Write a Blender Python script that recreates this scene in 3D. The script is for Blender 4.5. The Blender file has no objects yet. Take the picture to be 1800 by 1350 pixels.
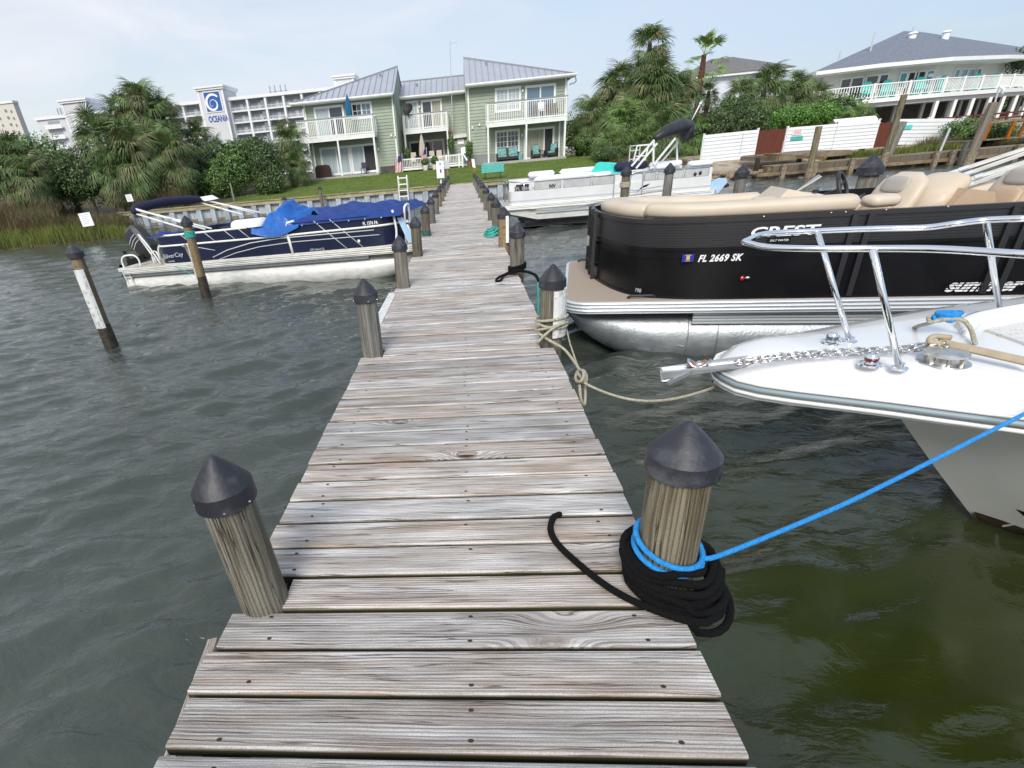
import bpy, math, random
import numpy as np
from mathutils import Vector, Matrix
R = math.radians
random.seed(7)
rng = np.random.default_rng(11)
SC = bpy.context.scene
C = SC.collection

# ------------------------------------------------------------------ camera
DECK = 0.80                      # dock top above the water, metres
CAMZ = DECK + 1.25               # eye height above the water
PITCH, ROLL, YAW = 0.478335, -0.0892, -0.102996
FPX, PPX, PPY = 905.96, 748.21, 755.54      # focal length and optical centre on the 1800 x 1350 picture (it is a cropped frame)
_f = Vector((math.sin(YAW)*math.cos(PITCH), math.cos(YAW)*math.cos(PITCH), -math.sin(PITCH)))
_r = Vector((math.cos(YAW), -math.sin(YAW), 0)); _u = _r.cross(_f)
_c, _s = math.cos(ROLL), math.sin(ROLL)
RT, UP, FW = _r*_c + _u*_s, _u*_c - _r*_s, _f
cam = bpy.data.cameras.new("camera"); camo = bpy.data.objects.new("camera", cam); C.objects.link(camo)
camo.matrix_world = Matrix(((RT.x, UP.x, -FW.x, 0), (RT.y, UP.y, -FW.y, 0), (RT.z, UP.z, -FW.z, CAMZ), (0, 0, 0, 1)))
cam.sensor_fit = 'HORIZONTAL'; cam.sensor_width = 36; cam.lens = FPX/1800*36
cam.shift_x = (900-PPX)/1800; cam.shift_y = (PPY-675)/1800
cam.clip_start = 0.05; cam.clip_end = 9000
SC.camera = camo

def _ray(px, py): return (px-PPX)/FPX*RT - (py-PPY)/FPX*UP + FW
CP = Vector((0, 0, CAMZ))
def onz(px, py, z): r = _ray(px, py); return CP + r*((z-CAMZ)/r.z)
def ony(px, py, Y): r = _ray(px, py); return CP + r*(Y/r.y)
def onp(px, py, p0, n): r = _ray(px, py); n = Vector(n); return CP + r*((Vector(p0)-CP).dot(n)/r.dot(n))

# ------------------------------------------------------------------ light
SC.view_settings.view_transform = 'Standard'; SC.view_settings.look = 'None'
SC.view_settings.exposure = 0.55; SC.view_settings.gamma = 1.0; SC.view_settings.use_curve_mapping = False
SUN_EL, SUN_AZ = 40.0, 190.0      # azimuth clockwise from +Y: the sun stands behind the camera to the left
w = bpy.data.worlds.new("World"); SC.world = w; w.use_nodes = True
nt = w.node_tree; nt.nodes.clear()
out = nt.nodes.new('ShaderNodeOutputWorld')
sky = nt.nodes.new('ShaderNodeTexSky'); sky.sky_type = 'NISHITA'; sky.sun_disc = False
sky.sun_elevation = R(SUN_EL); sky.sun_rotation = R(SUN_AZ); sky.air_density = 1.2; sky.dust_density = 2.0; sky.ozone_density = 1.5
bg1 = nt.nodes.new('ShaderNodeBackground'); bg1.inputs[1].default_value = 0.12
nt.links.new(sky.outputs[0], bg1.inputs[0])
bg2 = nt.nodes.new('ShaderNodeBackground'); bg2.inputs[1].default_value = 0.74
tc = nt.nodes.new('ShaderNodeTexCoord')
mp = nt.nodes.new('ShaderNodeMapping'); mp.inputs['Scale'].default_value = (1.0, 1.0, 4.5); mp.inputs['Rotation'].default_value = (0.10, 0.16, 0.5)
nz = nt.nodes.new('ShaderNodeTexNoise'); nz.inputs['Scale'].default_value = 2.6; nz.inputs['Detail'].default_value = 7; nz.inputs['Roughness'].default_value = 0.58; nz.inputs['Distortion'].default_value = 0.6
nt.links.new(tc.outputs['Generated'], mp.inputs[0]); nt.links.new(mp.outputs[0], nz.inputs[0])
rp = nt.nodes.new('ShaderNodeValToRGB'); rp.color_ramp.elements[0].position = 0.36; rp.color_ramp.elements[0].color = (0.58,)*3+(1,); rp.color_ramp.elements[1].position = 0.64; rp.color_ramp.elements[1].color = (1, 1, 1, 1)
nt.links.new(nz.outputs[0], rp.inputs[0])
# cloud colour: warm white in the thick parts, bluish where thin, brighter towards the west (left)
sx = nt.nodes.new('ShaderNodeSeparateXYZ'); nt.links.new(tc.outputs['Generated'], sx.inputs[0])
mr = nt.nodes.new('ShaderNodeMapRange'); mr.inputs[1].default_value = 0.62; mr.inputs[2].default_value = -0.62; mr.inputs[3].default_value = 0; mr.inputs[4].default_value = 1
nt.links.new(sx.outputs[0], mr.inputs[0])
cc = nt.nodes.new('ShaderNodeMixRGB'); cc.inputs[1].default_value = (0.60, 0.74, 0.95, 1); cc.inputs[2].default_value = (0.91, 0.94, 1.0, 1)
nt.links.new(mr.outputs[0], cc.inputs[0])
c2 = nt.nodes.new('ShaderNodeMixRGB'); c2.blend_type = 'MULTIPLY'; c2.inputs[0].default_value = 0.28
nt.links.new(cc.outputs[0], c2.inputs[1]); nt.links.new(nz.outputs[0], c2.inputs[2])
nt.links.new(c2.outputs[0], bg2.inputs[0])
mx = nt.nodes.new('ShaderNodeMixShader'); nt.links.new(rp.outputs[0], mx.inputs[0]); nt.links.new(bg1.outputs[0], mx.inputs[1]); nt.links.new(bg2.outputs[0], mx.inputs[2])
nt.links.new(mx.outputs[0], out.inputs[0])
sun = bpy.data.lights.new("sun", 'SUN'); sun.energy = 2.2; sun.angle = R(24); sun.color = (1.0, 0.95, 0.87)
so = bpy.data.objects.new("sun", sun); C.objects.link(so)
_d = Vector((math.sin(R(SUN_AZ))*math.cos(R(SUN_EL)), math.cos(R(SUN_AZ))*math.cos(R(SUN_EL)), math.sin(R(SUN_EL))))
so.rotation_euler = _d.to_track_quat('Z', 'Y').to_euler()

# ------------------------------------------------------------------ materials
MATS = {}
def mat(name, col, rough=0.6, metal=0.0, var=None, scale=6.0, st=(1, 1, 1), bump=0.0, bscale=None, spec=0.5, coat=0.0, detail=5, island=0.0, objrand=0.0, lo=0.35, hi=0.65, alpha=None, trans=0.0):
    m = bpy.data.materials.new(name); m.use_nodes = True; n = m.node_tree; b = n.nodes['Principled BSDF']
    b.inputs['Base Color'].default_value = (*col, 1); b.inputs['Roughness'].default_value = rough; b.inputs['Metallic'].default_value = metal
    b.inputs['Specular IOR Level'].default_value = spec; b.inputs['Coat Weight'].default_value = coat
    if trans: b.inputs['Subsurface Weight'].default_value = 0
    t = n.nodes.new('ShaderNodeTexCoord'); mpn = n.nodes.new('ShaderNodeMapping'); mpn.inputs['Scale'].default_value = st
    n.links.new(t.outputs['Object'], mpn.inputs[0])
    src = mpn.outputs[0]
    if objrand:
        oi = n.nodes.new('ShaderNodeObjectInfo'); ml = n.nodes.new('ShaderNodeMath'); ml.operation = 'MULTIPLY'; ml.inputs[1].default_value = 57.0
        n.links.new(oi.outputs['Random'], ml.inputs[0]); va = n.nodes.new('ShaderNodeVectorMath'); va.operation = 'ADD'
        n.links.new(src, va.inputs[0]); n.links.new(ml.outputs[0], va.inputs[1]); src = va.outputs[0]
    last = None
    if var is not None:
        nn = n.nodes.new('ShaderNodeTexNoise'); nn.inputs['Scale'].default_value = scale; nn.inputs['Detail'].default_value = detail
        n.links.new(src, nn.inputs[0])
        r = n.nodes.new('ShaderNodeValToRGB'); r.color_ramp.elements[0].position = lo; r.color_ramp.elements[1].position = hi
        r.color_ramp.elements[0].color = (*col, 1); r.color_ramp.elements[1].color = (*var, 1)
        n.links.new(nn.outputs[0], r.inputs[0]); last = r.outputs[0]
        n.links.new(last, b.inputs['Base Color'])
    if island or objrand:
        if island:
            g = n.nodes.new('ShaderNodeNewGeometry'); o = g.outputs['Random Per Island']; k = island
        else:
            g = n.nodes.new('ShaderNodeObjectInfo'); o = g.outputs['Random']; k = objrand
        mrr = n.nodes.new('ShaderNodeMapRange'); mrr.inputs[3].default_value = 1-k; mrr.inputs[4].default_value = 1+k
        n.links.new(o, mrr.inputs[0])
        hs = n.nodes.new('ShaderNodeHueSaturation'); hs.inputs['Color'].default_value = (*col, 1)
        if last: n.links.new(last, hs.inputs['Color'])
        n.links.new(mrr.outputs[0], hs.inputs['Value']); n.links.new(hs.outputs[0], b.inputs['Base Color'])
    if bump:
        n2 = n.nodes.new('ShaderNodeTexNoise'); n2.inputs['Scale'].default_value = bscale or scale*2; n2.inputs['Detail'].default_value = 6
        n.links.new(src, n2.inputs[0]); bp = n.nodes.new('ShaderNodeBump'); bp.inputs['Strength'].default_value = bump; bp.inputs['Distance'].default_value = 0.02
        n.links.new(n2.outputs[0], bp.inputs['Height']); n.links.new(bp.outputs[0], b.inputs['Normal'])
    MATS[name] = m
    return m

def plank_mat(name, tones, dark, along='x', grain=1.0, knots=True, mossy=False):
    """weathered board: long grain lines that bend round scattered knots, tone shifts from board to board"""
    m = bpy.data.materials.new(name); m.use_nodes = True; n = m.node_tree; b = n.nodes['Principled BSDF']; L = n.links.new
    def N(t, **k):
        x = n.nodes.new(t)
        for a, v in k.items(): setattr(x, a, v)
        return x
    def MA(op, a, b_=None, c=None):
        x = N('ShaderNodeMath', operation=op)
        for i, v in enumerate((a, b_, c)):
            if v is None: continue
            if isinstance(v, (int, float)): x.inputs[i].default_value = v
            else: L(v, x.inputs[i])
        return x.outputs[0]
    t = N('ShaderNodeTexCoord'); oi = N('ShaderNodeObjectInfo')
    s = N('ShaderNodeSeparateXYZ'); L(t.outputs['Object'], s.inputs[0])
    ax, ac, az = (s.outputs[0], s.outputs[1], s.outputs[2]) if along == 'x' else ((s.outputs[1], s.outputs[0], s.outputs[2]) if along == 'y' else (s.outputs[2], s.outputs[0], s.outputs[1]))
    rx = MA('MULTIPLY', oi.outputs['Random'], 91.0)
    X = MA('ADD', ax, rx)
    # knots
    cv = N('ShaderNodeCombineXYZ'); L(MA('MULTIPLY', X, 1.5), cv.inputs[0]); L(MA('MULTIPLY', ac, 5.5), cv.inputs[1]); L(rx, cv.inputs[2])
    vo = N('ShaderNodeTexVoronoi'); vo.inputs['Scale'].default_value = 1.0; vo.inputs['Randomness'].default_value = 1.0; L(cv.outputs[0], vo.inputs[0])
    d = vo.outputs['Distance']
    keep = N('ShaderNodeSeparateColor'); L(vo.outputs['Color'], keep.inputs[0])
    gate = MA('GREATER_THAN', keep.outputs[0], 0.52 if knots else 2.0)
    near = MA('MULTIPLY', gate, N('ShaderNodeMapRange').outputs[0])
    mr_ = near.node.inputs[1].links[0].from_node; mr_.interpolation_type = 'SMOOTHSTEP'
    mr_.inputs[1].default_value = 0.34; mr_.inputs[2].default_value = 0.03; L(d, mr_.inputs[0])
    # wobble of the grain
    cw = N('ShaderNodeCombineXYZ'); L(MA('MULTIPLY', X, 1.1), cw.inputs[0]); L(MA('MULTIPLY', ac, 7.0), cw.inputs[1]); L(rx, cw.inputs[2])
    wn = N('ShaderNodeTexNoise'); wn.inputs['Scale'].default_value = 1.6; wn.inputs['Detail'].default_value = 3; L(cw.outputs[0], wn.inputs[0])
    yy = MA('ADD', MA('ADD', ac, MA('MULTIPLY', wn.outputs[0], 0.022)), MA('MULTIPLY', near, 0.045))
    cg = N('ShaderNodeCombineXYZ'); L(MA('MULTIPLY', X, 1.3), cg.inputs[0]); L(MA('MULTIPLY', yy, 140.0*grain), cg.inputs[1]); L(MA('MULTIPLY', az, 30.0), cg.inputs[2])
    g1 = N('ShaderNodeTexNoise'); g1.inputs['Scale'].default_value = 1.0; g1.inputs['Detail'].default_value = 7; g1.inputs['Roughness'].default_value = 0.72; L(cg.outputs[0], g1.inputs[0])
    cb = N('ShaderNodeCombineXYZ'); L(MA('MULTIPLY', X, 1.8), cb.inputs[0]); L(MA('MULTIPLY', yy, 17.0), cb.inputs[1]); L(rx, cb.inputs[2])
    g2 = N('ShaderNodeTexNoise'); g2.inputs['Scale'].default_value = 1.3; g2.inputs['Detail'].default_value = 4; L(cb.outputs[0], g2.inputs[0])
    tone = N('ShaderNodeValToRGB'); e = tone.color_ramp.elements
    e[0].position = 0.30; e[0].color = (*tones[0], 1); e[1].position = 0.70; e[1].color = (*tones[2], 1); x = e.new(0.5); x.color = (*tones[1], 1)
    L(g2.outputs[0], tone.inputs[0])
    gr = N('ShaderNodeMapRange'); gr.inputs[1].default_value = 0.30; gr.inputs[2].default_value = 0.47; L(g1.outputs[0], gr.inputs[0])
    mxg = N('ShaderNodeMixRGB'); mxg.inputs[1].default_value = (*dark, 1); L(gr.outputs[0], mxg.inputs[0]); L(tone.outputs[0], mxg.inputs[2])
    # growth rings cut lengthwise: fine parallel lines, bolder on some boards
    ring = MA('SINE', MA('ADD', MA('MULTIPLY', yy, 620.0*grain), MA('MULTIPLY', g1.outputs[0], 9.0)))
    rgm = N('ShaderNodeMapRange'); rgm.inputs[1].default_value = -1.0; rgm.inputs[2].default_value = -0.1; L(ring, rgm.inputs[0])
    rfr = MA('FRACT', MA('MULTIPLY', oi.outputs['Random'], 41.7)); rgs = N('ShaderNodeMapRange'); rgs.inputs[3].default_value = 0.08; rgs.inputs[4].default_value = 0.60; L(rfr, rgs.inputs[0])
    rgf = MA('MAXIMUM', rgm.outputs[0], MA('SUBTRACT', 1.0, rgs.outputs[0]))
    mrg = N('ShaderNodeMixRGB'); mrg.inputs[1].default_value = (dark[0]*1.3, dark[1]*1.25, dark[2]*1.2, 1); L(rgf, mrg.inputs[0]); L(mxg.outputs[0], mrg.inputs[2])
    spk = N('ShaderNodeTexNoise'); spk.inputs['Scale'].default_value = 260; spk.inputs['Detail'].default_value = 2; L(t.outputs['Object'], spk.inputs[0])
    spm = N('ShaderNodeMapRange'); spm.inputs[1].default_value = 0.3; spm.inputs[2].default_value = 0.7; spm.inputs[3].default_value = 0.80; spm.inputs[4].default_value = 1.16; L(spk.outputs[0], spm.inputs[0])
    mxs = N('ShaderNodeMixRGB', blend_type='MULTIPLY'); mxs.inputs[0].default_value = 1.0; L(mrg.outputs[0], mxs.inputs[1]); L(spm.outputs[0], mxs.inputs[2]); mxg = mxs
    # drying cracks: hair lines that follow the grain
    cx_ = N('ShaderNodeCombineXYZ'); L(MA('MULTIPLY', X, 0.75), cx_.inputs[0]); L(MA('MULTIPLY', yy, 46.0*grain), cx_.inputs[1]); L(MA('ADD', rx, MA('MULTIPLY', az, 12.0)), cx_.inputs[2])
    g3 = N('ShaderNodeTexNoise'); g3.inputs['Scale'].default_value = 1.0; g3.inputs['Detail'].default_value = 4; L(cx_.outputs[0], g3.inputs[0])
    cr = N('ShaderNodeMapRange'); cr.inputs[1].default_value = 0.001; cr.inputs[2].default_value = 0.011; L(MA('ABSOLUTE', MA('SUBTRACT', g3.outputs[0], 0.47)), cr.inputs[0])
    cm = N('ShaderNodeMixRGB'); cm.inputs[1].default_value = (dark[0]*.55, dark[1]*.5, dark[2]*.5, 1); L(MA('MAXIMUM', cr.outputs[0], 0.30), cm.inputs[0]); L(mxg.outputs[0], cm.inputs[2]); mxg = cm
    kn = N('ShaderNodeMapRange'); kn.inputs[1].default_value = 0.055; kn.inputs[2].default_value = 0.10; L(d, kn.inputs[0])
    kn2 = MA('MAXIMUM', kn.outputs[0], MA('SUBTRACT', 1.0, gate))
    mk = N('ShaderNodeMixRGB'); mk.inputs[1].default_value = (0.06, 0.045, 0.035, 1); L(kn2, mk.inputs[0]); L(mxg.outputs[0], mk.inputs[2])
    hs = N('ShaderNodeHueSaturation'); L(mk.outputs[0], hs.inputs['Color'])
    if mossy:      # grime and algae on the sawn edges between the boards
        zm = N('ShaderNodeMapRange'); zm.inputs[1].default_value = -0.014; zm.inputs[2].default_value = -0.004; L(s.outputs[2], zm.inputs[0])
        mo = N('ShaderNodeMixRGB'); mo.inputs[1].default_value = (0.045, 0.042, 0.022, 1); L(zm.outputs[0], mo.inputs[0]); L(mk.outputs[0], mo.inputs[2]); L(mo.outputs[0], hs.inputs['Color'])
        # worn ends: damp darker blotches
        bn_ = N('ShaderNodeTexNoise'); bn_.inputs['Scale'].default_value = 3.5; bn_.inputs['Detail'].default_value = 5; L(cw.outputs[0], bn_.inputs[0])
        bm = N('ShaderNodeMapRange'); bm.inputs[1].default_value = 0.38; bm.inputs[2].default_value = 0.62; bm.inputs[3].default_value = 0.82; bm.inputs[4].default_value = 1.12; L(bn_.outputs[0], bm.inputs[0])
        ml2 = N('ShaderNodeMixRGB', blend_type='MULTIPLY'); ml2.inputs[0].default_value = 1; L(mo.outputs[0], ml2.inputs[1]); L(bm.outputs[0], ml2.inputs[2]); L(ml2.outputs[0], hs.inputs['Color'])
    rv = N('ShaderNodeMapRange'); rv.inputs[3].default_value = 0.80; rv.inputs[4].default_value = 1.14; L(oi.outputs['Random'], rv.inputs[0]); L(rv.outputs[0], hs.inputs['Value'])
    r2 = MA('FRACT', MA('MULTIPLY', oi.outputs['Random'], 17.3)); rs = N('ShaderNodeMapRange'); rs.inputs[3].default_value = 0.45; rs.inputs[4].default_value = 1.9; L(r2, rs.inputs[0]); L(rs.outputs[0], hs.inputs['Saturation'])
    L(hs.outputs[0], b.inputs['Base Color']); b.inputs['Roughness'].default_value = 0.82; b.inputs['Specular IOR Level'].default_value = 0.3
    bp = N('ShaderNodeBump'); bp.inputs['Strength'].default_value = 0.9; bp.inputs['Distance'].default_value = 0.006
    hh = MA('ADD', MA('ADD', g1.outputs[0], MA('MULTIPLY', kn2, 0.5)), MA('ADD', MA('MULTIPLY', cr.outputs[0], 0.6), MA('MULTIPLY', rgm.outputs[0], 0.25))); L(hh, bp.inputs['Height']); L(bp.outputs[0], b.inputs['Normal'])
    MATS[name] = m
    return m

# ------------------------------------------------------------------ mesh building
class MB:
    def __init__(s): s.v = []; s.f = []
    def add(s, vs, fs):
        o = len(s.v); s.v += [tuple(p) for p in vs]; s.f += [tuple(i+o for i in f) for f in fs]; return s
    def box(s, x0, x1, y0, y1, z0, z1):
        return s.add([(x0,y0,z0),(x1,y0,z0),(x1,y1,z0),(x0,y1,z0),(x0,y0,z1),(x1,y0,z1),(x1,y1,z1),(x0,y1,z1)],
                     [(0,3,2,1),(4,5,6,7),(0,1,5,4),(1,2,6,5),(2,3,7,6),(3,0,4,7)])
    def bar(s, p, q, w, h=None, up=(0, 0, 1)):
        """square bar from p to q, w across, h along 'up'"""
        p, q = Vector(p), Vector(q); h = h or w; d = (q-p).normalized(); u = Vector(up)
        if abs(d.dot(u)) > 0.99: u = Vector((0, 1, 0))
        a = d.cross(u).normalized()*w/2; b = a.cross(d).normalized()*h/2
        vs = [p-a-b, p+a-b, p+a+b, p-a+b, q-a-b, q+a-b, q+a+b, q-a+b]
        return s.add(vs, [(0,3,2,1),(4,5,6,7),(0,1,5,4),(1,2,6,5),(2,3,7,6),(3,0,4,7)])
    def tube(s, pts, r, n=8, closed=False, caps=True):
        pts = [Vector(p) for p in pts]; m = len(pts); rr = r if isinstance(r, (list, tuple)) else [r]*m
        rings = []; prev = None
        for i, p in enumerate(pts):
            if closed: t = pts[(i+1) % m]-pts[i-1]
            else: t = pts[min(i+1, m-1)]-pts[max(i-1, 0)]
            if t.length < 1e-9: t = Vector((0, 0, 1))
            t.normalize()
            if prev is None:
                a = t.orthogonal().normalized()
            else:
                a = prev - t*prev.dot(t)
                a = a.normalized() if a.length > 1e-6 else t.orthogonal().normalized()
            prev = a; b = t.cross(a)
            rings.append([p + (a*math.cos(2*math.pi*k/n)+b*math.sin(2*math.pi*k/n))*rr[i] for k in range(n)])
        return s.loft(rings, closed=closed, caps=caps)
    def loft(s, rings, closed=False, caps=True, ring_closed=True):
        n = len(rings[0]); m = len(rings); vs = [p for r in rings for p in r]; fs = []
        for i in range(m if closed else m-1):
            j = (i+1) % m
            for k in range(n if ring_closed else n-1):
                l = (k+1) % n; fs.append((i*n+k, i*n+l, j*n+l, j*n+k))
        if caps and not closed and ring_closed: fs.append(tuple(range(n-1, -1, -1))); fs.append(tuple((m-1)*n+k for k in range(n)))
        return s.add(vs, fs)
    def lathe(s, prof, c=(0, 0, 0), n=16, wob=0.0, seed=0):
        rd = random.Random(seed); c = Vector(c); ph = [1+rd.uniform(-wob, wob) for _ in range(n)]
        rings = [[c+Vector((r*ph[k]*math.cos(2*math.pi*k/n), r*ph[k]*math.sin(2*math.pi*k/n), z)) for k in range(n)] for r, z in prof]
        return s.loft(rings)
    def cyl(s, p, q, r0, r1=None, n=12): return s.tube([p, q], [r0, r1 if r1 is not None else r0], n)
    def prism(s, poly, z0, z1):
        n = len(poly); vs = [(x, y, z0) for x, y in poly]+[(x, y, z1) for x, y in poly]
        return s.add(vs, [tuple(range(n-1, -1, -1)), tuple(range(n, 2*n))]+[(i, (i+1) % n, n+(i+1) % n, n+i) for i in range(n)])
    def slab(s, pts, th):
        """polygon given by 3D points, thickened backwards along its normal"""
        P = [Vector(p) for p in pts]; nrm = (P[1]-P[0]).cross(P[2]-P[0]).normalized(); n = len(P)
        vs = P+[p-nrm*th for p in P]
        return s.add(vs, [tuple(range(n)), tuple(range(2*n-1, n-1, -1))]+[(i, n+i, n+(i+1) % n, (i+1) % n) for i in range(n)])
    def path_wall(s, pts, z0, z1, th=0.03, closed=False):
        """thin wall along a plan path; z0, z1 are numbers or lists"""
        P = [Vector((p[0], p[1], 0)) for p in pts]; m = len(P); rings = []
        for i, p in enumerate(P):
            t = (P[(i+1) % m]-P[i-1]) if closed else (P[min(i+1, m-1)]-P[max(i-1, 0)])
            t.normalize(); nn = Vector((-t.y, t.x, 0))*th/2
            a = z0[i] if isinstance(z0, (list, tuple)) else z0; b = z1[i] if isinstance(z1, (list, tuple)) else z1
            rings.append([p-nn+Vector((0,0,a)), p+nn+Vector((0,0,a)), p+nn+Vector((0,0,b)), p-nn+Vector((0,0,b))])
        return s.loft(rings, closed=closed)
    def ball(s, c, rx, ry=None, rz=None, n=12, m=8):
        ry = ry or rx; rz = rz or rx; c = Vector(c); rings = []
        for i in range(m+1):
            a = -math.pi/2+math.pi*i/m; a = max(min(a, 1.5), -1.5)
            rings.append([c+Vector((rx*math.cos(a)*math.cos(2*math.pi*k/n), ry*math.cos(a)*math.sin(2*math.pi*k/n), rz*math.sin(a))) for k in range(n)])
        return s.loft(rings)
    def blade(s, p, q, w, up=(0, 0, 1)):
        p, q = Vector(p), Vector(q); a = (q-p).cross(Vector(up)); a = a.normalized()*w/2 if a.length > 1e-6 else Vector((w/2, 0, 0))
        return s.add([p-a, p+a, q], [(0, 1, 2)])
    def xf(s, M): s.v = [tuple(M @ Vector(p)) for p in s.v]; return s

FR = {}       # world frame of every thing built from world measurements
def setp(o, label=None, cat=None, group=None, kind=None):
    for k, v in (('label', label), ('category', cat), ('group', group), ('kind', kind)):
        if v: o[k] = v
    return o
def T(name, label, cat, loc=(0, 0, 0), rz=0.0, pitch=0.0, group=None):
    o = bpy.data.objects.new(name, None); C.objects.link(o); o.empty_display_size = 0.1
    o.location = loc; o.rotation_euler = (0, -pitch, rz)
    FR[o] = Matrix.LocRotScale(Vector(loc), o.rotation_euler, None).inverted()
    return setp(o, label, cat, group)
def link(name, me, m, parent=None, **k):
    o = bpy.data.objects.new(name, me); C.objects.link(o)
    if parent is not None: o.parent = parent
    return setp(o, **k)
def P(name, mb, m, parent=None, world=False, smooth=False, **k):
    """one mesh object; world=True: the numbers are world metres and are taken into the parent's frame"""
    vs = mb.v
    if world and parent is not None:
        r = parent
        while r.parent is not None: r = r.parent
        M_ = FR[r]; vs = [tuple(M_ @ Vector(p)) for p in vs]
    me = bpy.data.meshes.new(name); me.from_pydata(vs, [], mb.f); me.update()
    me.materials.append(MATS[m] if isinstance(m, str) else m)
    if smooth:
        me.shade_smooth()
        if smooth is not True: me.set_sharp_from_angle(angle=R(smooth))
    return link(name, me, m, parent, **k)
def solo(name, mb, m, label, cat, loc=(0, 0, 0), smooth=False, group=None, kind=None):
    """a thing that is one mesh, its origin at loc, built from world metres"""
    vs = [tuple(Vector(p)-Vector(loc)) for p in mb.v]; mb.v = vs
    o = P(name, mb, m, None, smooth=smooth); o.location = loc
    return setp(o, label, cat, group, kind)
def copy_tree(o, loc, rz=None, label=None, scale=None, pitch=None, parent=None):
    r = o.copy(); C.objects.link(r); r.parent = parent
    if loc is not None: r.location = loc
    if rz is not None: r.rotation_euler = (0, pitch or 0, rz)
    if scale is not None: r.scale = (scale,)*3
    if label: r['label'] = label
    for ch in o.children:
        copy_tree(ch, None, parent=r)
    return r
def text(name, s, size, M_, m, parent, ext=0.002, shear=0.0, sx=1.0, bold=0.0, world=False, space=1.0):
    """flat lettering as thin mesh; M_ places the text's x (reading) and y (up) axes"""
    cu = bpy.data.curves.new(name, 'FONT'); cu.body = s; cu.size = size; cu.extrude = ext; cu.shear = shear; cu.offset = bold; cu.resolution_u = 3; cu.space_character = space
    o = bpy.data.objects.new(name, cu); C.objects.link(o)
    me = bpy.data.meshes.new_from_object(o.evaluated_get(bpy.context.evaluated_depsgraph_get()))
    bpy.data.objects.remove(o)
    me.transform(Matrix.Diagonal((sx, 1, 1, 1))); me.transform(M_)
    if world:
        r = parent
        while r.parent is not None: r = r.parent
        me.transform(FR[r])
    me.materials.clear(); me.materials.append(MATS[m]); me.name = name
    return link(name, me, m, parent)
def frame3(o, x, y):
    x = Vector(x).normalized(); y = Vector(y); z = x.cross(y).normalized(); y = z.cross(x)
    return Matrix(((x.x, y.x, z.x, o[0]), (x.y, y.y, z.y, o[1]), (x.z, y.z, z.z, o[2]), (0, 0, 0, 1)))
def lerp(a, b, t): return a+(b-a)*t
def curve(pts, n=8):
    """Catmull-Rom through the points"""
    P_ = [Vector(p) for p in pts]; P_ = [P_[0]*2-P_[1]]+P_+[P_[-1]*2-P_[-2]]; o = []
    for i in range(1, len(P_)-2):
        a, b, c, d = P_[i-1:i+3]
        for k in range(n):
            t = k/n; o.append(0.5*((2*b)+(c-a)*t+(2*a-5*b+4*c-d)*t*t+(3*b-a-3*c+d)*t**3))
    o.append(P_[-2]); return o

mat('white_paint', (0.80, 0.81, 0.80), 0.35, var=(0.70, 0.71, 0.69), scale=3, lo=0.45, hi=0.8)
mat('white_vinyl', (0.78, 0.80, 0.82), 0.4, var=(0.70, 0.72, 0.72), scale=2, lo=0.5, hi=0.8, objrand=0.05)
mat('gelcoat', (0.76, 0.76, 0.75), 0.18, var=(0.70, 0.70, 0.68), scale=5, spec=0.5, coat=0.4, lo=0.5, hi=0.9)
mat('cream_gel', (0.80, 0.80, 0.77), 0.22, var=(0.74, 0.74, 0.70), scale=3, coat=0.3)
mat('nonskid', (0.74, 0.74, 0.71), 0.8, var=(0.34, 0.31, 0.27), scale=55, bump=0.6, bscale=160, lo=0.60, hi=0.68)
mat('chrome', (0.85, 0.86, 0.88), 0.09, 1.0)
mat('steel', (0.62, 0.62, 0.60), 0.28, 1.0, var=(0.42, 0.36, 0.30), scale=30, lo=0.5, hi=0.75)
mat('alu', (0.66, 0.68, 0.71), 0.34, 0.85, var=(0.52, 0.54, 0.57), scale=5, bump=0.08, bscale=60)
mat('alu_dull', (0.40, 0.43, 0.46), 0.42, 0.75, var=(0.30, 0.325, 0.34), scale=9, bump=0.15, bscale=40)
mat('alu_white', (0.72, 0.72, 0.69), 0.4, 0.25, var=(0.52, 0.53, 0.49), scale=5, st=(1, 1, 3), bump=0.05, lo=.4, hi=.75, detail=8)
mat('alu_trim', (0.72, 0.76, 0.80), 0.3, 0.5)
mat('slime', (0.02, 0.10, 0.085), 0.7, var=(0.05, 0.07, 0.04), scale=14)
mat('black_gloss', (0.006, 0.006, 0.007), 0.25, var=(0.010, 0.010, 0.011), scale=3, spec=0.3)
mat('charcoal', (0.036, 0.036, 0.039), 0.36, 0.35, var=(0.042, 0.042, 0.045), scale=3)
mat('navy', (0.006, 0.011, 0.034), 0.3, spec=.4, var=(0.009, 0.015, 0.045), scale=2)
mat('navy_cloth', (0.012, 0.013, 0.045), 0.85, bump=0.3, bscale=9)
mat('blue_cloth', (0.005, 0.030, 0.17), 0.75, var=(0.007, 0.042, 0.23), scale=5, bump=0.4, bscale=8)
mat('bright_tarp', (0.006, 0.12, 0.46), 0.45, var=(0.005, 0.085, 0.36), scale=6, bump=0.5, bscale=9)
mat('vinyl_beige', (0.60, 0.515, 0.41), 0.45, var=(0.55, 0.465, 0.36), scale=3, bump=0.05, bscale=30)
mat('vinyl_tan', (0.50, 0.37, 0.25), 0.5, var=(0.46, 0.33, 0.22), scale=60)
mat('vinyl_cream', (0.74, 0.69, 0.60), 0.4)
mat('vinyl_grey', (0.40, 0.37, 0.33), 0.6)
mat('vinyl_white', (0.80, 0.82, 0.86), 0.45)
mat('carpet', (0.40, 0.33, 0.27), 0.9, var=(0.34, 0.275, 0.225), scale=30, st=(1, 12, 1), bump=0.3, bscale=50)
mat('black_rubber', (0.016, 0.017, 0.022), 0.5, var=(0.026, 0.026, 0.03), scale=8, bump=0.1, bscale=40)
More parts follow.
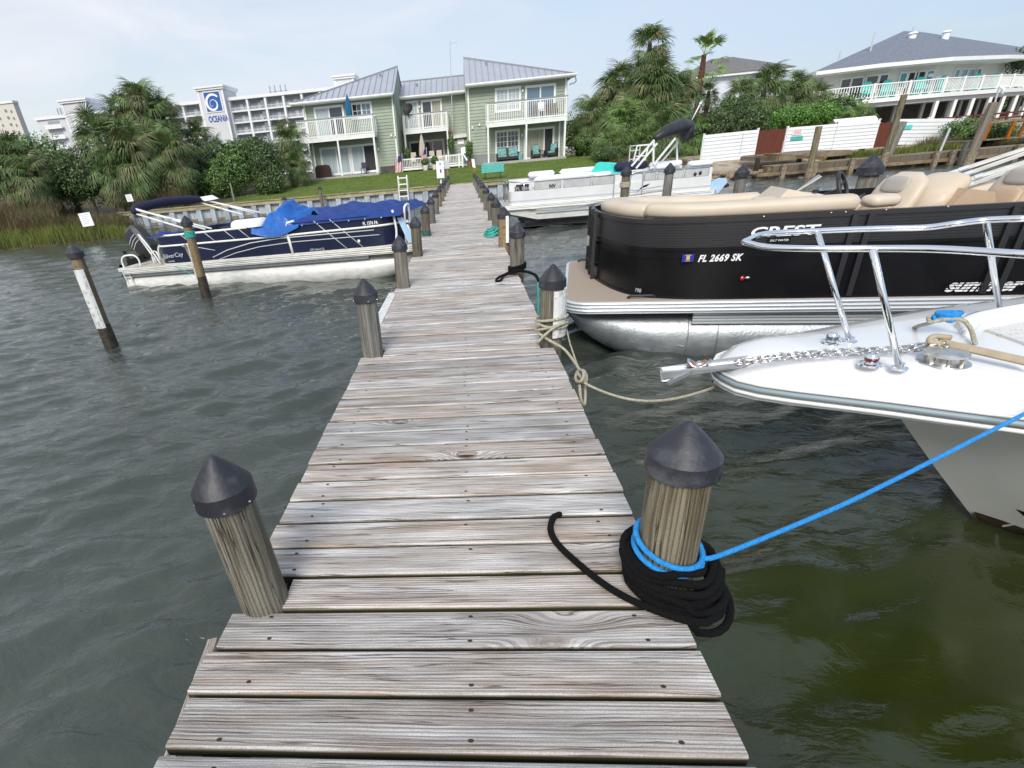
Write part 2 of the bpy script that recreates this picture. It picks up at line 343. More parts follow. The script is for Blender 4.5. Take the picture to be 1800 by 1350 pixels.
mat('cap_plastic', (0.020, 0.022, 0.030), 0.5, var=(0.085, 0.088, 0.10), scale=14, detail=9, bump=0.10, bscale=60, lo=0.50, hi=0.80, objrand=0.25)
mat('black_rope', (0.005, 0.005, 0.006), 0.9, spec=.2, bump=1.0, bscale=130)
mat('blue_rope', (0.010, 0.25, 0.72), 0.6, var=(0.02, 0.35, 0.85), scale=90, bump=0.7, bscale=220)
mat('cream_rope', (0.60, 0.56, 0.44), 0.85, var=(0.42, 0.38, 0.28), scale=70, bump=0.8, bscale=200)
mat('teal_rope', (0.04, 0.42, 0.36), 0.7, bump=0.5, bscale=120)
mat('teal_plastic', (0.05, 0.36, 0.34), 0.45, var=(0.07, 0.42, 0.39), scale=6)
mat('turquoise', (0.05, 0.55, 0.50), 0.55, var=(0.07, 0.62, 0.57), scale=5, bump=0.2)
mat('light_blue', (0.40, 0.58, 0.80), 0.5)
mat('brown_strap', (0.44, 0.36, 0.25), 0.7, var=(0.38, 0.30, 0.20), scale=20, bump=0.2)
mat('rust', (0.22, 0.09, 0.04), 0.8, var=(0.35, 0.17, 0.07), scale=20)
mat('red_lens', (0.35, 0.01, 0.01), 0.2, coat=0.5)
mat('letter_white', (0.82, 0.83, 0.85), 0.5)
mat('letter_grey', (0.50, 0.53, 0.56), 0.4)
mat('sticker_blue', (0.02, 0.02, 0.30), 0.5)
mat('sticker_gold', (0.65, 0.45, 0.10), 0.5)
plank_mat('dock_wood', [(0.44, 0.39, 0.35), (0.59, 0.56, 0.535), (0.70, 0.695, 0.685)], (0.185, 0.15, 0.13), mossy=True)
plank_mat('dock_wood_y', [(0.30, 0.265, 0.245), (0.46, 0.43, 0.41), (0.56, 0.54, 0.53)], (0.13, 0.105, 0.09), along='y')
plank_mat('old_wood', [(0.20, 0.165, 0.125), (0.28, 0.235, 0.18), (0.36, 0.31, 0.25)], (0.09, 0.07, 0.05))
plank_mat('pile_wood', [(0.13, 0.12, 0.095), (0.215, 0.20, 0.165), (0.31, 0.295, 0.25)], (0.045, 0.04, 0.032), along='z', grain=0.8, knots=False)
plank_mat('bench_wood', [(0.28, 0.10, 0.035), (0.36, 0.14, 0.055), (0.42, 0.18, 0.07)], (0.14, 0.05, 0.02))
plank_mat('beam_wood', [(0.12, 0.105, 0.085), (0.17, 0.15, 0.12), (0.22, 0.20, 0.16)], (0.05, 0.045, 0.035), along='y')
plank_mat('cap_wood', [(0.27, 0.25, 0.18), (0.35, 0.33, 0.25), (0.42, 0.40, 0.32)], (0.13, 0.12, 0.08))
mat('wet_wood', (0.025, 0.02, 0.014), 0.35, var=(0.05, 0.04, 0.025), scale=12, bump=0.6)
mat('barnacle', (0.30, 0.28, 0.22), 0.9, var=(0.16, 0.09, 0.04), scale=18, bump=0.9)
# ------------------------------------------------------------------ water
WALL_Y = 31.4; WX0, WX1 = -19.9, 10.9
def axis(breaks):
    o = []
    for a, b, d0, d1 in breaks:
        x = a
        while x < b-1e-6:
            o.append(x); x += lerp(d0, d1, (x-a)/(b-a))
    o.append(breaks[-1][1]); return np.array(sorted(set(np.round(o, 4))))
def grid_obj(name, X, Y, Z, m, smooth=True, keep=None, **k):
    nx, ny = len(X), len(Y); gx, gy = np.meshgrid(X, Y); co = np.stack([gx, gy, Z], -1).reshape(-1, 3)
    i = np.arange(ny-1)[:, None]*nx+np.arange(nx-1)[None]; q = np.stack([i, i+1, i+nx+1, i+nx], -1).reshape(-1, 4)
    if keep is not None: q = q[keep[:-1, :-1].reshape(-1)]
    me = bpy.data.meshes.new(name); me.vertices.add(len(co)); me.vertices.foreach_set('co', co.reshape(-1))
    me.loops.add(q.size); me.loops.foreach_set('vertex_index', q.reshape(-1)); me.polygons.add(len(q)); me.polygons.foreach_set('loop_start', np.arange(len(q))*4)
    me.update(calc_edges=True); me.validate()
    if smooth: me.shade_smooth()
    me.materials.append(MATS[m]); return link(name, me, m, None, **k)
def waves(X, Y):
    gx, gy = np.meshgrid(X, Y); zs, zm = np.zeros_like(gx), np.zeros_like(gx); r = np.random.default_rng(3)
    warp = 0.35*np.sin(gx*0.55+gy*0.31+1)+0.3*np.sin(gx*0.23-gy*0.6+2.2)+.12*np.sin(gx*2.1+gy*1.3)
    dens = np.gradient(Y)[:, None]
    for lam in np.geomspace(0.13, 1.5, 60):
        th = R(118)+r.normal(0, 0.40); k = 2*math.pi/lam; a = 0.0064*lam**0.80
        vis = np.clip((lam/np.maximum(dens, .02)-2.4)/2, 0, 1)
        ph = k*(gx*math.cos(th)+gy*math.sin(th))+r.uniform(0, 6.28)+warp*r.uniform(.6, 2.2)*(1+0.5/lam)
        s_ = np.sin(ph); w_ = a*vis*(1-2*np.abs(np.sin(ph/2))**1.6)         # sharp crests, flat troughs
        if lam < .36: zs += w_
        else: zm += a*.8*vis*(s_+.3*np.cos(2*ph))
    for lam in (2.6, 3.7, 5.5):
        th = R(118)+r.normal(0, 0.6); k = 2*math.pi/lam; zm += 0.003*np.sin(k*(gx*math.cos(th)+gy*math.sin(th))+r.uniform(0, 6))
    # gusts: livelier in the open water on the left, smooth undulation in the lee of the boats on the right
    amp = 0.90+0.18*np.sin(gx*0.5+1.0)*np.sin(gy*0.37)+0.10*np.sin(gx*1.3+gy*0.9)
    lee = 1/(1+np.exp(-(gx-0.4)*2.0))*1/(1+np.exp((gy-5.5)*1.3))
    zs = .020*np.tanh(zs*2.6/.020)*np.clip((gy+.8)/2.6, .6, 1)
    return zm*amp*1.05*(1-.10*lee)+zs*amp*(1-.62*lee)
mat('water', (0.02, 0.03, 0.02))
m = MATS['water']; n = m.node_tree; b = n.nodes['Principled BSDF']; b.inputs['Roughness'].default_value = 0.03; b.inputs['IOR'].default_value = 1.5; b.inputs['Specular IOR Level'].default_value = 0.5
t = n.nodes.new('ShaderNodeTexCoord')
a1 = n.nodes.new('ShaderNodeTexNoise'); a1.inputs['Scale'].default_value = 0.35; a1.inputs['Detail'].default_value = 4; n.links.new(t.outputs['Object'], a1.inputs[0])
s1 = n.nodes.new('ShaderNodeSeparateXYZ'); n.links.new(t.outputs['Object'], s1.inputs[0])
# shoaling: the bottom shows greener through the water on the right of the dock
mrw = n.nodes.new('ShaderNodeMapRange'); mrw.inputs[1].default_value = -0.6; mrw.inputs[2].default_value = 1.6; n.links.new(s1.outputs[0], mrw.inputs[0])
mry = n.nodes.new('ShaderNodeMapRange'); mry.inputs[1].default_value = 5.5; mry.inputs[2].default_value = 1.5; n.links.new(s1.outputs[1], mry.inputs[0])
mm = n.nodes.new('ShaderNodeMath'); mm.operation = 'MULTIPLY'; n.links.new(mrw.outputs[0], mm.inputs[0]); n.links.new(mry.outputs[0], mm.inputs[1])
r1 = n.nodes.new('ShaderNodeMixRGB'); r1.inputs[1].default_value = (0.060, 0.076, 0.064, 1); r1.inputs[2].default_value = (0.030, 0.041, 0.005, 1); n.links.new(mm.outputs[0], r1.inputs[0])
r2 = n.nodes.new('ShaderNodeMixRGB'); r2.blend_type = 'MULTIPLY'; r2.inputs[0].default_value = 0.6; n.links.new(r1.outputs[0], r2.inputs[1]); n.links.new(a1.outputs[0], r2.inputs[2])
n.links.new(r2.outputs[0], b.inputs['Base Color'])
mpw = n.nodes.new('ShaderNodeMapping'); mpw.inputs['Rotation'].default_value = (0, 0, R(28)); mpw.inputs['Scale'].default_value = (1, 2.0, 1); n.links.new(t.outputs['Object'], mpw.inputs[0])
n1 = n.nodes.new('ShaderNodeTexNoise'); n1.inputs['Scale'].default_value = 5.0; n1.inputs['Detail'].default_value = 5; n1.inputs['Roughness'].default_value = 0.55; n1.inputs['Distortion'].default_value = 0.5; n.links.new(mpw.outputs[0], n1.inputs[0])
b1 = n.nodes.new('ShaderNodeBump'); b1.inputs['Strength'].default_value = 0.7; b1.inputs['Distance'].default_value = 0.06; n.links.new(n1.outputs[0], b1.inputs['Height'])
n2 = n.nodes.new('ShaderNodeTexNoise'); n2.inputs['Scale'].default_value = 16; n2.inputs['Detail'].default_value = 3; n.links.new(mpw.outputs[0], n2.inputs[0])
b2 = n.nodes.new('ShaderNodeBump'); b2.inputs['Strength'].default_value = 0.3; b2.inputs['Distance'].default_value = 0.012; n.links.new(n2.outputs[0], b2.inputs['Height']); n.links.new(b1.outputs[0], b2.inputs['Normal'])
n.links.new(b2.outputs[0], b.inputs['Normal'])
for bb_, s0_ in ((b1, .42), (b2, .16)):
    ms = n.nodes.new('ShaderNodeMapRange'); ms.inputs[3].default_value = s0_; ms.inputs[4].default_value = s0_*.25; n.links.new(mm.outputs[0], ms.inputs[0]); n.links.new(ms.outputs[0], bb_.inputs['Strength'])
WXs = axis([(-4000, -400, 1800, 300), (-400, -30, 150, 4), (-30, -9, 0.45, 0.09), (-9, 7, 0.05, 0.05), (7, 26, 0.08, 0.35), (26, 400, 4, 150), (400, 4000, 300, 1800)])
WYs = axis([(-300, -4, 120, 2), (-4, 0.0, 0.6, 0.05), (0.0, 9, 0.035, 0.07), (9, 34, 0.07, 0.3), (34, 60, 2, 8), (60, 70, 5, 5)])
Zw = waves(WXs, WYs)
gx, gy = np.meshgrid(WXs, WYs)
fade = np.clip((30-np.abs(gx+2))/6, 0, 1)*np.clip((gy+3.5)/2, 0, 1)*np.clip((36-gy)/4, 0, 1)
grid_obj('water', WXs, WYs, Zw*fade, 'water', kind='structure')

# ------------------------------------------------------------------ ground
def shore_y(x):
    return np.interp(x, [-200, -60, -40, -30, -24, -21, -19, -17.9, -16.8, -15.7, -15.4, WX0+5, WX0+5.01], [0, 12, 17, 20, 22.6, 23.3, 23.0, 23.5, 24.1, 24.4, 25.0, 31, 31.5])
def hnoise(x, y): return 0.5*np.sin(x*0.9+y*0.5)+0.3*np.sin(x*2.1-y*1.7+1)+0.2*np.sin(x*4.7+y*3.9)
def ground_h(x, y):
    z = np.full(x.shape, -1.6)
    # left marsh bank: land west of the wall's end, low spit in front of it
    edge = np.interp(y, [-10, 10, 16, 20, 22.7, 23.4, 24.3, 25.5, 28.5, 31.4], [-90, -60, -40, -31, -24, -18, -15.6, -16.0, -18.3, -19.9])
    d = (edge-x)*0.6
    d = np.minimum(d, (y-np.interp(x, [-200, -60, -40, -30, -24, -21, -19, -17.9, -15], [0, 12, 17, 20, 22.8, 23.4, 23.1, 23.6, 24.2])))
    bank = np.where(d > 0, np.minimum(0.05+d*0.13, 0.95+0.03*d), -0.05+d*0.5)
    bank = np.maximum(bank+0.03*hnoise(x, y)*(d > 0), -1.6)
    left = (x < -15.0) & (y < 31.45) | (x < WX0)
    z = np.where(left, bank, z)
    lawn = 0.82+np.clip((y-31.5)/9.5, 0, 1)*0.66+np.clip((y-45)/60, 0, 1)*0.4
    z = np.where((y > WALL_Y+0.05) & (x >= WX0) & (x <= WX1), lawn, z)
    # right: natural beach rising to the fence line
    d2 = y-np.interp(x, [10.9, 12.5, 15, 40, 300], [31.0, 30.8, 31.2, 31.5, 31.5])
    rs = np.where(d2 > 0, np.minimum(0.02+d2*0.2, 0.72)+np.clip((d2-4)/12, 0, 1)*0.6, d2*0.35)
    z = np.where(x > WX1, np.maximum(rs+0.02*hnoise(x*2, y*2), -1.6), z)
    return np.where(y > 60, np.maximum(z, 1.6), z)
GX = axis([(-4000, -200, 1500, 200), (-200, -36, 60, 1.2), (-36, -14, 0.35, 0.35), (-14, 12, 1.0, 0.6), (12, 34, 0.4, 0.6), (34, 200, 2, 60), (200, 4000, 200, 1500)])
GX = np.array(sorted(set(list(GX)+[WX0-0.02, WX0+0.0, WX1, WX1+0.02])))
GY = axis([(-300, -5, 100, 20), (-5, 18, 2, 1), (18, 38, 0.35, 0.4), (38, 60, 0.8, 2), (60, 400, 10, 90), (400, 5000, 300, 2500)])
GY = np.array(sorted(set(list(GY)+[WALL_Y+0.04, WALL_Y+0.06])))
gx, gy = np.meshgrid(GX, GY)
mat('ground', (0.07, 0.12, 0.018), 0.95)
m = MATS['ground']; n = m.node_tree; b = n.nodes['Principled BSDF']; t = n.nodes.new('ShaderNodeTexCoord'); L = n.links.new
g1 = n.nodes.new('ShaderNodeTexNoise'); g1.inputs['Scale'].default_value = 1.3; g1.inputs['Detail'].default_value = 8; g1.inputs['Roughness'].default_value = .7; L(t.outputs['Object'], g1.inputs[0])
ra = n.nodes.new('ShaderNodeValToRGB'); e = ra.color_ramp.elements; e[0].position = .34; e[0].color = (0.055, 0.105, 0.012, 1); e[1].position = .7; e[1].color = (0.15, 0.20, 0.03, 1); L(g1.outputs[0], ra.inputs[0])
sand = n.nodes.new('ShaderNodeValToRGB'); e = sand.color_ramp.elements; e[0].position = .3; e[0].color = (0.16, 0.12, 0.08, 1); e[1].position = .62; e[1].color = (0.44, 0.38, 0.29, 1); L(g1.outputs[0], sand.inputs[0])
mud = n.nodes.new('ShaderNodeValToRGB'); e = mud.color_ramp.elements; e[0].position = .3; e[0].color = (0.035, 0.028, 0.012, 1); e[1].position = .7; e[1].color = (0.09, 0.07, 0.03, 1); L(g1.outputs[0], mud.inputs[0])
sp = n.nodes.new('ShaderNodeSeparateXYZ'); L(t.outputs['Object'], sp.inputs[0])
k1 = n.nodes.new('ShaderNodeMapRange'); k1.inputs[1].default_value = 10.2; k1.inputs[2].default_value = 11.2; L(sp.outputs[0], k1.inputs[0])
k2 = n.nodes.new('ShaderNodeMapRange'); k2.inputs[1].default_value = -12.4; k2.inputs[2].default_value = -14.5; L(sp.outputs[0], k2.inputs[0])
q1 = n.nodes.new('ShaderNodeMixRGB'); L(k1.outputs[0], q1.inputs[0]); L(ra.outputs[0], q1.inputs[1]); L(sand.outputs[0], q1.inputs[2])
q2 = n.nodes.new('ShaderNodeMixRGB'); L(k2.outputs[0], q2.inputs[0]); L(q1.outputs[0], q2.inputs[1]); L(mud.outputs[0], q2.inputs[2]); L(q2.outputs[0], b.inputs['Base Color'])
g9 = n.nodes.new('ShaderNodeTexNoise'); g9.inputs['Scale'].default_value = 22; g9.inputs['Detail'].default_value = 4; L(t.outputs['Object'], g9.inputs[0])
bb = n.nodes.new('ShaderNodeBump'); bb.inputs['Strength'].default_value = 0.9; bb.inputs['Distance'].default_value = 0.06; L(g9.outputs[0], bb.inputs['Height']); L(bb.outputs[0], b.inputs['Normal'])
grid_obj('ground', GX, GY, ground_h(gx, gy), 'ground', smooth=False, kind='structure')
def gz(x, y): return float(ground_h(np.array([[x]], float), np.array([[y]], float))[0, 0])

# ------------------------------------------------------------------ seawall
mat('sheet_pile', (0.42, 0.46, 0.50), 0.5, var=(0.27, 0.31, 0.36), scale=2.2, st=(3, 3, .6), objrand=0.16, bump=0.2, bscale=14)
mat('sheet_stain', (0.26, 0.20, 0.12), 0.8, var=(0.14, 0.12, 0.08), scale=9, bump=0.5)
sw = T('seawall', 'long vinyl sheet-pile seawall with a wooden cap holding up the green lawn', 'seawall', (-4.5, WALL_Y, 0))
pw = 0.41; x = WX0; i = 0
proto = {}
for kx in (0, 1):
    mb = MB()
    if kx: mb.add([(0, 0, -1.2), (.07, -.17, -1.2), (.34, -.17, -1.2), (.41, 0, -1.2), (0, 0, .70), (.07, -.17, .70), (.34, -.17, .70), (.41, 0, .70)], [(0, 1, 5, 4), (1, 2, 6, 5), (2, 3, 7, 6)]); mb.box(.19, .215, -.178, -.168, -1.2, .70)
    else: mb.add([(0, 0, -1.2), (.41, 0, -1.2), (0, 0, .70), (.41, 0, .70)], [(0, 1, 3, 2)]); mb.box(.19, .22, -.015, .002, -1.2, .70)
    me = bpy.data.meshes.new('wall_panel'); me.from_pydata(mb.v, [], mb.f); me.materials.append(MATS['sheet_pile']); proto[kx] = me
while x < WX1-.05:
    o = link('wall_panel', proto[i % 2], None, sw); o.location = (x+4.5, -0.02, 0); x += pw; i += 1
P('stain_band', MB().box(WX0, WX1, WALL_Y-.0395, WALL_Y-.0235, -1.2, 0.14), 'sheet_stain', sw, world=True)
P('back_board', MB().box(WX0, WX1, WALL_Y-.012, WALL_Y+.03, -1.2, .70), 'sheet_stain', sw, world=True)
xx = WX0-.2
while xx < WX1:
    ln = min(3.6, WX1+.1-xx); P('cap_board', MB().box(xx+.004, xx+ln-.004, WALL_Y-.26, WALL_Y+.16, .80, .845+random.uniform(0, .006)), 'cap_wood', sw, world=True); xx += ln
P('waler', MB().box(WX0-.1, WX1, WALL_Y-.215, WALL_Y-.19, .62, .798), 'cap_wood', sw, world=True)
P('return_panel', MB().box(WX0-.03, WX0-.002, WALL_Y-.2, WALL_Y+2.5, -1, .79), 'sheet_pile', sw, world=True)

# ------------------------------------------------------------------ dock
mat('worn_white0', (0.62, 0.61, 0.58), 0.8, var=(0.45, 0.43, 0.40), scale=60)
dk = T('dock', 'long narrow weathered grey plank dock running from the foreground to the lawn', 'dock', (0, 15, DECK))
PL = [1.225, 3.66, 5.94, 8.13, 10.38, 12.5, 14.7, 17.1, 19.4, 21.7, 24.0, 26.3, 28.6]
PR = [1.31, 3.71, 6.30, 8.42, 10.45, 12.2, 14.75, 17.4, 19.8, 22.1, 24.4, 26.7, 28.9]
XL, XR = -0.722, 0.592
def plank(x0, x1, wd, th=.037):
    c = .005; mb = MB(); h = wd/2
    prof = [(-h, -th), (-h, -c), (-h+c, 0), (h-c, 0), (h, -c), (h, -th)]
    mb.loft([[(x0, a, bz) for a, bz in prof], [(x1, a, bz) for a, bz in prof]][::-1]); return mb
y = .731-.1525*14; pitch = 0.1525; k = 0; nails = MB()
while y < WALL_Y+.1:
    wd = 0.1345+random.uniform(-.004, .003); yc = y+wd/2
    x0 = -0.802+random.uniform(-.006, .006); x1 = 0.597+random.uniform(-.006, .006)
    if 0.95 < yc < 1.09: x0 -= .018
    if 4.15 < yc < 5.6: x0 = -.772
    for q in PL:
        if abs(yc-q) < .095: x0 = XL+.078
    for q in PR:
        if abs(yc-q) < .10: x1 = XR-.082
    zt = random.uniform(-.0035, .0015) if y > 1 else random.uniform(-.002, 0)
    o = P('plank', plank(x0, x1, wd), 'dock_wood', dk); o.location = (0, yc-15, zt); o.rotation_euler = (random.uniform(-.008, .008), 0, random.uniform(-.0022, .0022))
    for nx in (-.66, -.03, .47):
        for sgn in (-1, 1):
            cx = nx+random.uniform(-.015, .015); cy = yc-15+sgn*.042+random.uniform(-.006, .006); zz = zt+.0012; r_ = .0052
            if x0+.02 < cx < x1-.02 and y < 14 and random.random() < .62: nails.add([(cx+r_*math.cos(a)*1.5, cy+r_*math.sin(a), zz) for a in np.linspace(0, 2*math.pi, 7)[:-1]], [(0, 1, 2, 3, 4, 5)])
    y += pitch+random.uniform(-.0015, .0015); k += 1
rd = random.Random(77)
for cx, cy, s_ in ((.12, 1.93, .010), (-.30, 2.42, .010), (-.12, 3.1, .012), (.30, 2.85, .009), (.18, 4.6, .014), (-.35, 5.2, .014)):
    mb = MB(); k_ = 11; zz = DECK+.0022
    mb.add([(cx+s_*(1+rd.uniform(-.5, .7))*1.5*math.cos(a), cy+s_*(1+rd.uniform(-.4, .5))*.55*math.sin(a), zz) for a in np.linspace(0, 2*math.pi, k_+1)[:-1]], [tuple(range(k_))])
    P('white_splat', mb, 'worn_white0', dk, world=True)
mat('nail_rust', (0.035, 0.022, 0.015), 0.8)
P('nails', nails, 'nail_rust', dk, kind='stuff')
for xs in (-.70, -.03, .50):
    P('stringer', MB().box(xs-.02, xs+.02, -1.3, WALL_Y, DECK-.24, DECK-.043), 'beam_wood', dk, world=True)
for q in PL: P('cross_beam', MB().box(-.80, .66, q-.14, q-.10, DECK-.42, DECK-.243), 'beam_wood', dk, world=True)
# loose fender board slanting down along the left edge, and the white rub board further on
P('fender_board', MB().slab([(-.905, .70, .60), (-.86, .70, .62), (-.835, 1.10, .765), (-.87, 1.10, .755)], .028), 'dock_wood_y', dk, world=True)
mat('worn_white', (0.66, 0.67, 0.66), 0.6, var=(0.30, 0.28, 0.25), scale=16, st=(1, 4, 1), lo=.5, hi=.72, bump=.3)
P('rub_board', MB().box(-.862, -.778, 4.05, 5.72, .745, .796), 'worn_white', dk, world=True, label='white-painted rub board along the left edge')

# ------------------------------------------------------------------ pilings
def post_mb(r, z0, z1, seed=0):
    mb = MB(); nz_ = 7
    return mb.lathe([(r*(1.06-.10*t+.006*math.sin(t*9+seed)), lerp(z0, z1, t)) for t in [i/nz_ for i in range(nz_+1)]], n=18, wob=.018, seed=seed)
def cap_mb(r, z, h=.100, sk=.054):
    return MB().lathe([(r*.97, z-sk), (r*1.045, z-sk), (r*1.03, z-sk*.5), (r*1.022, z-.0015), (r*1.0, z+.0015), (r*.57, z+h*.52), (r*.17, z+h*.92), (r*.08, z+h*.98), (r*.012, z+h)], n=28)
def piling(x, y, label, r=.090, top=1.255, z0=-1.4, base=None, name='piling', capr=None, lean=(0, 0), group=None, caph=.100, wood='pile_wood', seed=None, zlo=0):
    t_ = T(name, label, 'piling', (x, y, zlo), group=group)
    sd = seed if seed is not None else int(abs(x*31+y*17)*7) % 97
    P('post', post_mb(r, z0-zlo, top-zlo, sd), wood, t_, smooth=60)
    P('cap', cap_mb(capr or r*1.09, top+.005-zlo, caph), 'cap_plastic', t_, smooth=22)
    P('waterline_band', MB().lathe([(r*1.085, -.5-zlo), (r*1.10, .05-zlo), (r*1.07, .22-zlo)], n=18, wob=.02, seed=sd), 'wet_wood', t_, smooth=60)
    t_.rotation_euler = (lean[0], lean[1], 0); return t_
GRP = 'capped pilings along the dock'
labL = ['nearest left piling, big dark cone cap, standing beside the open water', 'second left piling, black cone cap, at the start of the white rub board',
 'third left piling, black cap, at the far end of the white rub board', 'fourth left piling, beside the bow of the blue pontoon boat',
 'fifth left piling, grey cap and green slime at its foot', 'sixth left piling, dark cap, just past the blue pontoon boat', 'seventh left piling, in the middle of the receding left row',
 'eighth left piling, small dark cap in the receding left row', 'ninth left piling, in front of the corrugated seawall', 'fourth left piling from the lawn end of the dock',
 'third left piling from the lawn end of the dock', 'second left piling from the lawn end of the dock', 'last left piling, right before the seawall']
labR = ['nearest right piling, big black cone cap, wrapped in coiled black rope', 'second right piling, white board nailed on, cream rope round it',
 'third right piling, black strap tied round its foot', 'fourth right piling, dark, with a white vertical strip', 'fifth right piling, beside the bundle of teal rope',
 'sixth right piling, dark cap, in front of the white pontoon bow', 'seventh right piling, beside the white pontoon boat bow', 'eighth right piling, just past the white pontoon bow',
 'ninth right piling, in the receding right row', 'fourth right piling from the lawn end of the dock', 'third right piling from the lawn end of the dock', 'second right piling from the lawn end of the dock', 'last right piling, right before the seawall']
pil = {}
for i, q in enumerate(PL): pil['L%d' % i] = piling(XL+(.05 if i == 0 else 0), q, labL[i], lean=(0, -.055 if i == 0 else 0), group=GRP, r=[.079, .080, .079, .079][i] if i < 4 else .079)
for i, q in enumerate(PR): pil['R%d' % i] = piling(XR+.004, q, labR[i], group=GRP, r=[.090, .084, .083, .088][i] if i < 4 else .080, wood='pile_wood' if i != 3 else 'old_wood')
# white boards on two of them
def arc(r, a0, a1, n=6): return [(r*math.cos(R(lerp(a0, a1, i/n))), r*math.sin(R(lerp(a0, a1, i/n)))) for i in range(n+1)]
bo = MB().path_wall(arc(.096, -92, -5, 5), .86, 1.19, .014)
P('white_board', bo, 'worn_white', pil['R1'], label='white vinyl board nailed to the water side')
nb = MB()
for a in (-86, -45, -12):
    for z in (.89, 1.0, 1.15): nb.ball((.104*math.cos(R(a)), .104*math.sin(R(a)), z), .006, n=6, m=4)
P('board_nails', nb, 'steel', pil['R1'])
P('white_strip', MB().box(.02, .065, -.115, -.10, .86, 1.24), 'white_paint', pil['R3'])
nb = MB()
for a in (-160, -70, -20): nb.ball((.0905*math.cos(R(a)), .0905*math.sin(R(a)), 1.215), .004, n=6, m=4)
for k_ in ('L0', 'R0', 'L1'): 
    o = P('cap_screws', nb, 'steel', pil[k_])
# green slime collar
P('slime_collar', MB().lathe([(.0835, .80), (.0845, .86), (.082, .90)], n=18), 'slime', pil['L4'])

# open-water piles
def pole(x, y, top, label, r=.10, band=.55, lean=(0, 0), white=None, wood='pile_wood', capped=True, name='mooring_pile'):
    t_ = T(name, label, 'mooring pile', (x, y, 0)); sd = int(abs(x*13+y*7)) % 89
    P('post', post_mb(r, -1.4, top, sd), wood, t_, smooth=60)
    P('wet_foot', MB().lathe([(r*1.1, -.6), (r*1.16, -.02), (r*1.13, band*.6), (r*1.08, band)], n=18, wob=.04, seed=sd), 'wet_wood', t_, smooth=60)
    if capped: P('cap', cap_mb(r*1.25, top-.02, r*1.35, r*.8), 'cap_plastic', t_, smooth=22)
    if white: P('white_board', MB().path_wall(arc(r*1.13, white[2], white[3], 5), white[0], white[1], .014), 'worn_white', t_)
    t_.rotation_euler = (lean[0], lean[1], 0); return t_
lp = pole(-5.25, 7.0, 1.36, 'lone capped mooring pile with white board, standing in open water far left', r=.085, band=.34, white=(.3, 1.12, -120, -40), lean=(0, -.02), wood='old_wood')
mpile = pole(-5.2, 10.1, 1.42, 'capped mooring pile with teal rope wraps in front of the blue pontoon boat', r=.085, band=.4, white=(.3, 1.0, -175, -120), lean=(0, 0), wood='old_wood')
mb = MB()
for i in range(5): mb.tube([(.095*math.cos(a), .095*math.sin(a), 1.14+i*.022+.004*math.sin(a*2+i)) for a in np.linspace(0, 2*math.pi, 14)[:-1]], .011, 6, closed=True)
P('teal_wraps', mb, 'teal_rope', mpile, smooth=True)
mb = MB(); mb.bar((-.13, -.05, 1.02), (-.02, -.02, .35), .05, .03); P('splint_board', mb, 'old_wood', mpile)
pole(3.95, 14.2, 1.47, 'black-capped mooring pile with rope wrapped round it, left one in front of the white pontoon', r=.10, band=.4)
pole(5.33, 15.25, 1.40, 'black-capped mooring pile, right one in front of the white pontoon stern', r=.11, band=.4)
pole(5.72, 12.2, 1.36, 'black-capped mooring pile behind the beige cushions of the black pontoon', r=.11, band=.4)
pole(7.0, 10.4, 1.38, 'thick capped mooring pile right of the steering wheel of the black pontoon', r=.15, band=.4, wood='pile_wood')
mb = MB()
for i in range(4): mb.tube([(3.95+.115*math.cos(a), 14.2+.115*math.sin(a), 1.12+i*.03) for a in np.linspace(0, 2*math.pi, 12)[:-1]], .016, 6, closed=True)
solo('rope_wraps', mb, 'cream_rope', 'pale rope wound round the mooring pile before the white pontoon', 'rope', (3.95, 14.2, 1.1), smooth=True)
# ------------------------------------------------------------------ boats
def NP(t, px, py, y):
    """point seen at px, py on the boat's own plane y = const, in the boat's frame"""
    Mi = FR[t]; Mw = Mi.inverted(); p0 = Mw @ Vector((0, y, 0)); n_ = Mw.to_3x3() @ Vector((0, 1, 0))
    return Mi @ onp(px, py, p0, n_)
def rrect(x0, x1, y0, y1, r, n=6):
    o = []
    for cx, cy, a in ((x0+r, y0+r, 180), (x1-r, y0+r, 270), (x1-r, y1-r, 0), (x0+r, y1-r, 90)):
        for i in range(n+1): o.append((cx+r*math.cos(R(a+90*i/n)), cy+r*math.sin(R(a+90*i/n))))
    return o
def pad(path, w, h, z0, k=10, e=2.6, taper=.07):
    """upholstered roll following a plan path; squarish-round section, domed ends"""
    P_ = curve([(p[0], p[1], p[2] if len(p) > 2 else 0) for p in path], 6); mb = MB(); rings = []; m = len(P_)
    L_ = [0]
    for i in range(1, m): L_.append(L_[-1]+(P_[i]-P_[i-1]).length)
    for i, p in enumerate(P_):
        t = (P_[min(i+1, m-1)]-P_[max(i-1, 0)]); t.z = 0; t.normalize(); nn = Vector((-t.y, t.x, 0))
        d = min(L_[i], L_[-1]-L_[i]); s_ = math.sqrt(max(0.03, 1-(1-min(d/taper, 1))**2))
        ring = []
        for j in range(k*2):
            a = 2*math.pi*j/(k*2); ca, sa = math.cos(a), math.sin(a)
            ring.append(p+nn*(w/2*s_*math.copysign(abs(ca)**(2/e), ca))+Vector((0, 0, z0+h/2+h/2*s_*math.copysign(abs(sa)**(2/e), sa))))
        rings.append(ring)
    return mb.loft(rings)
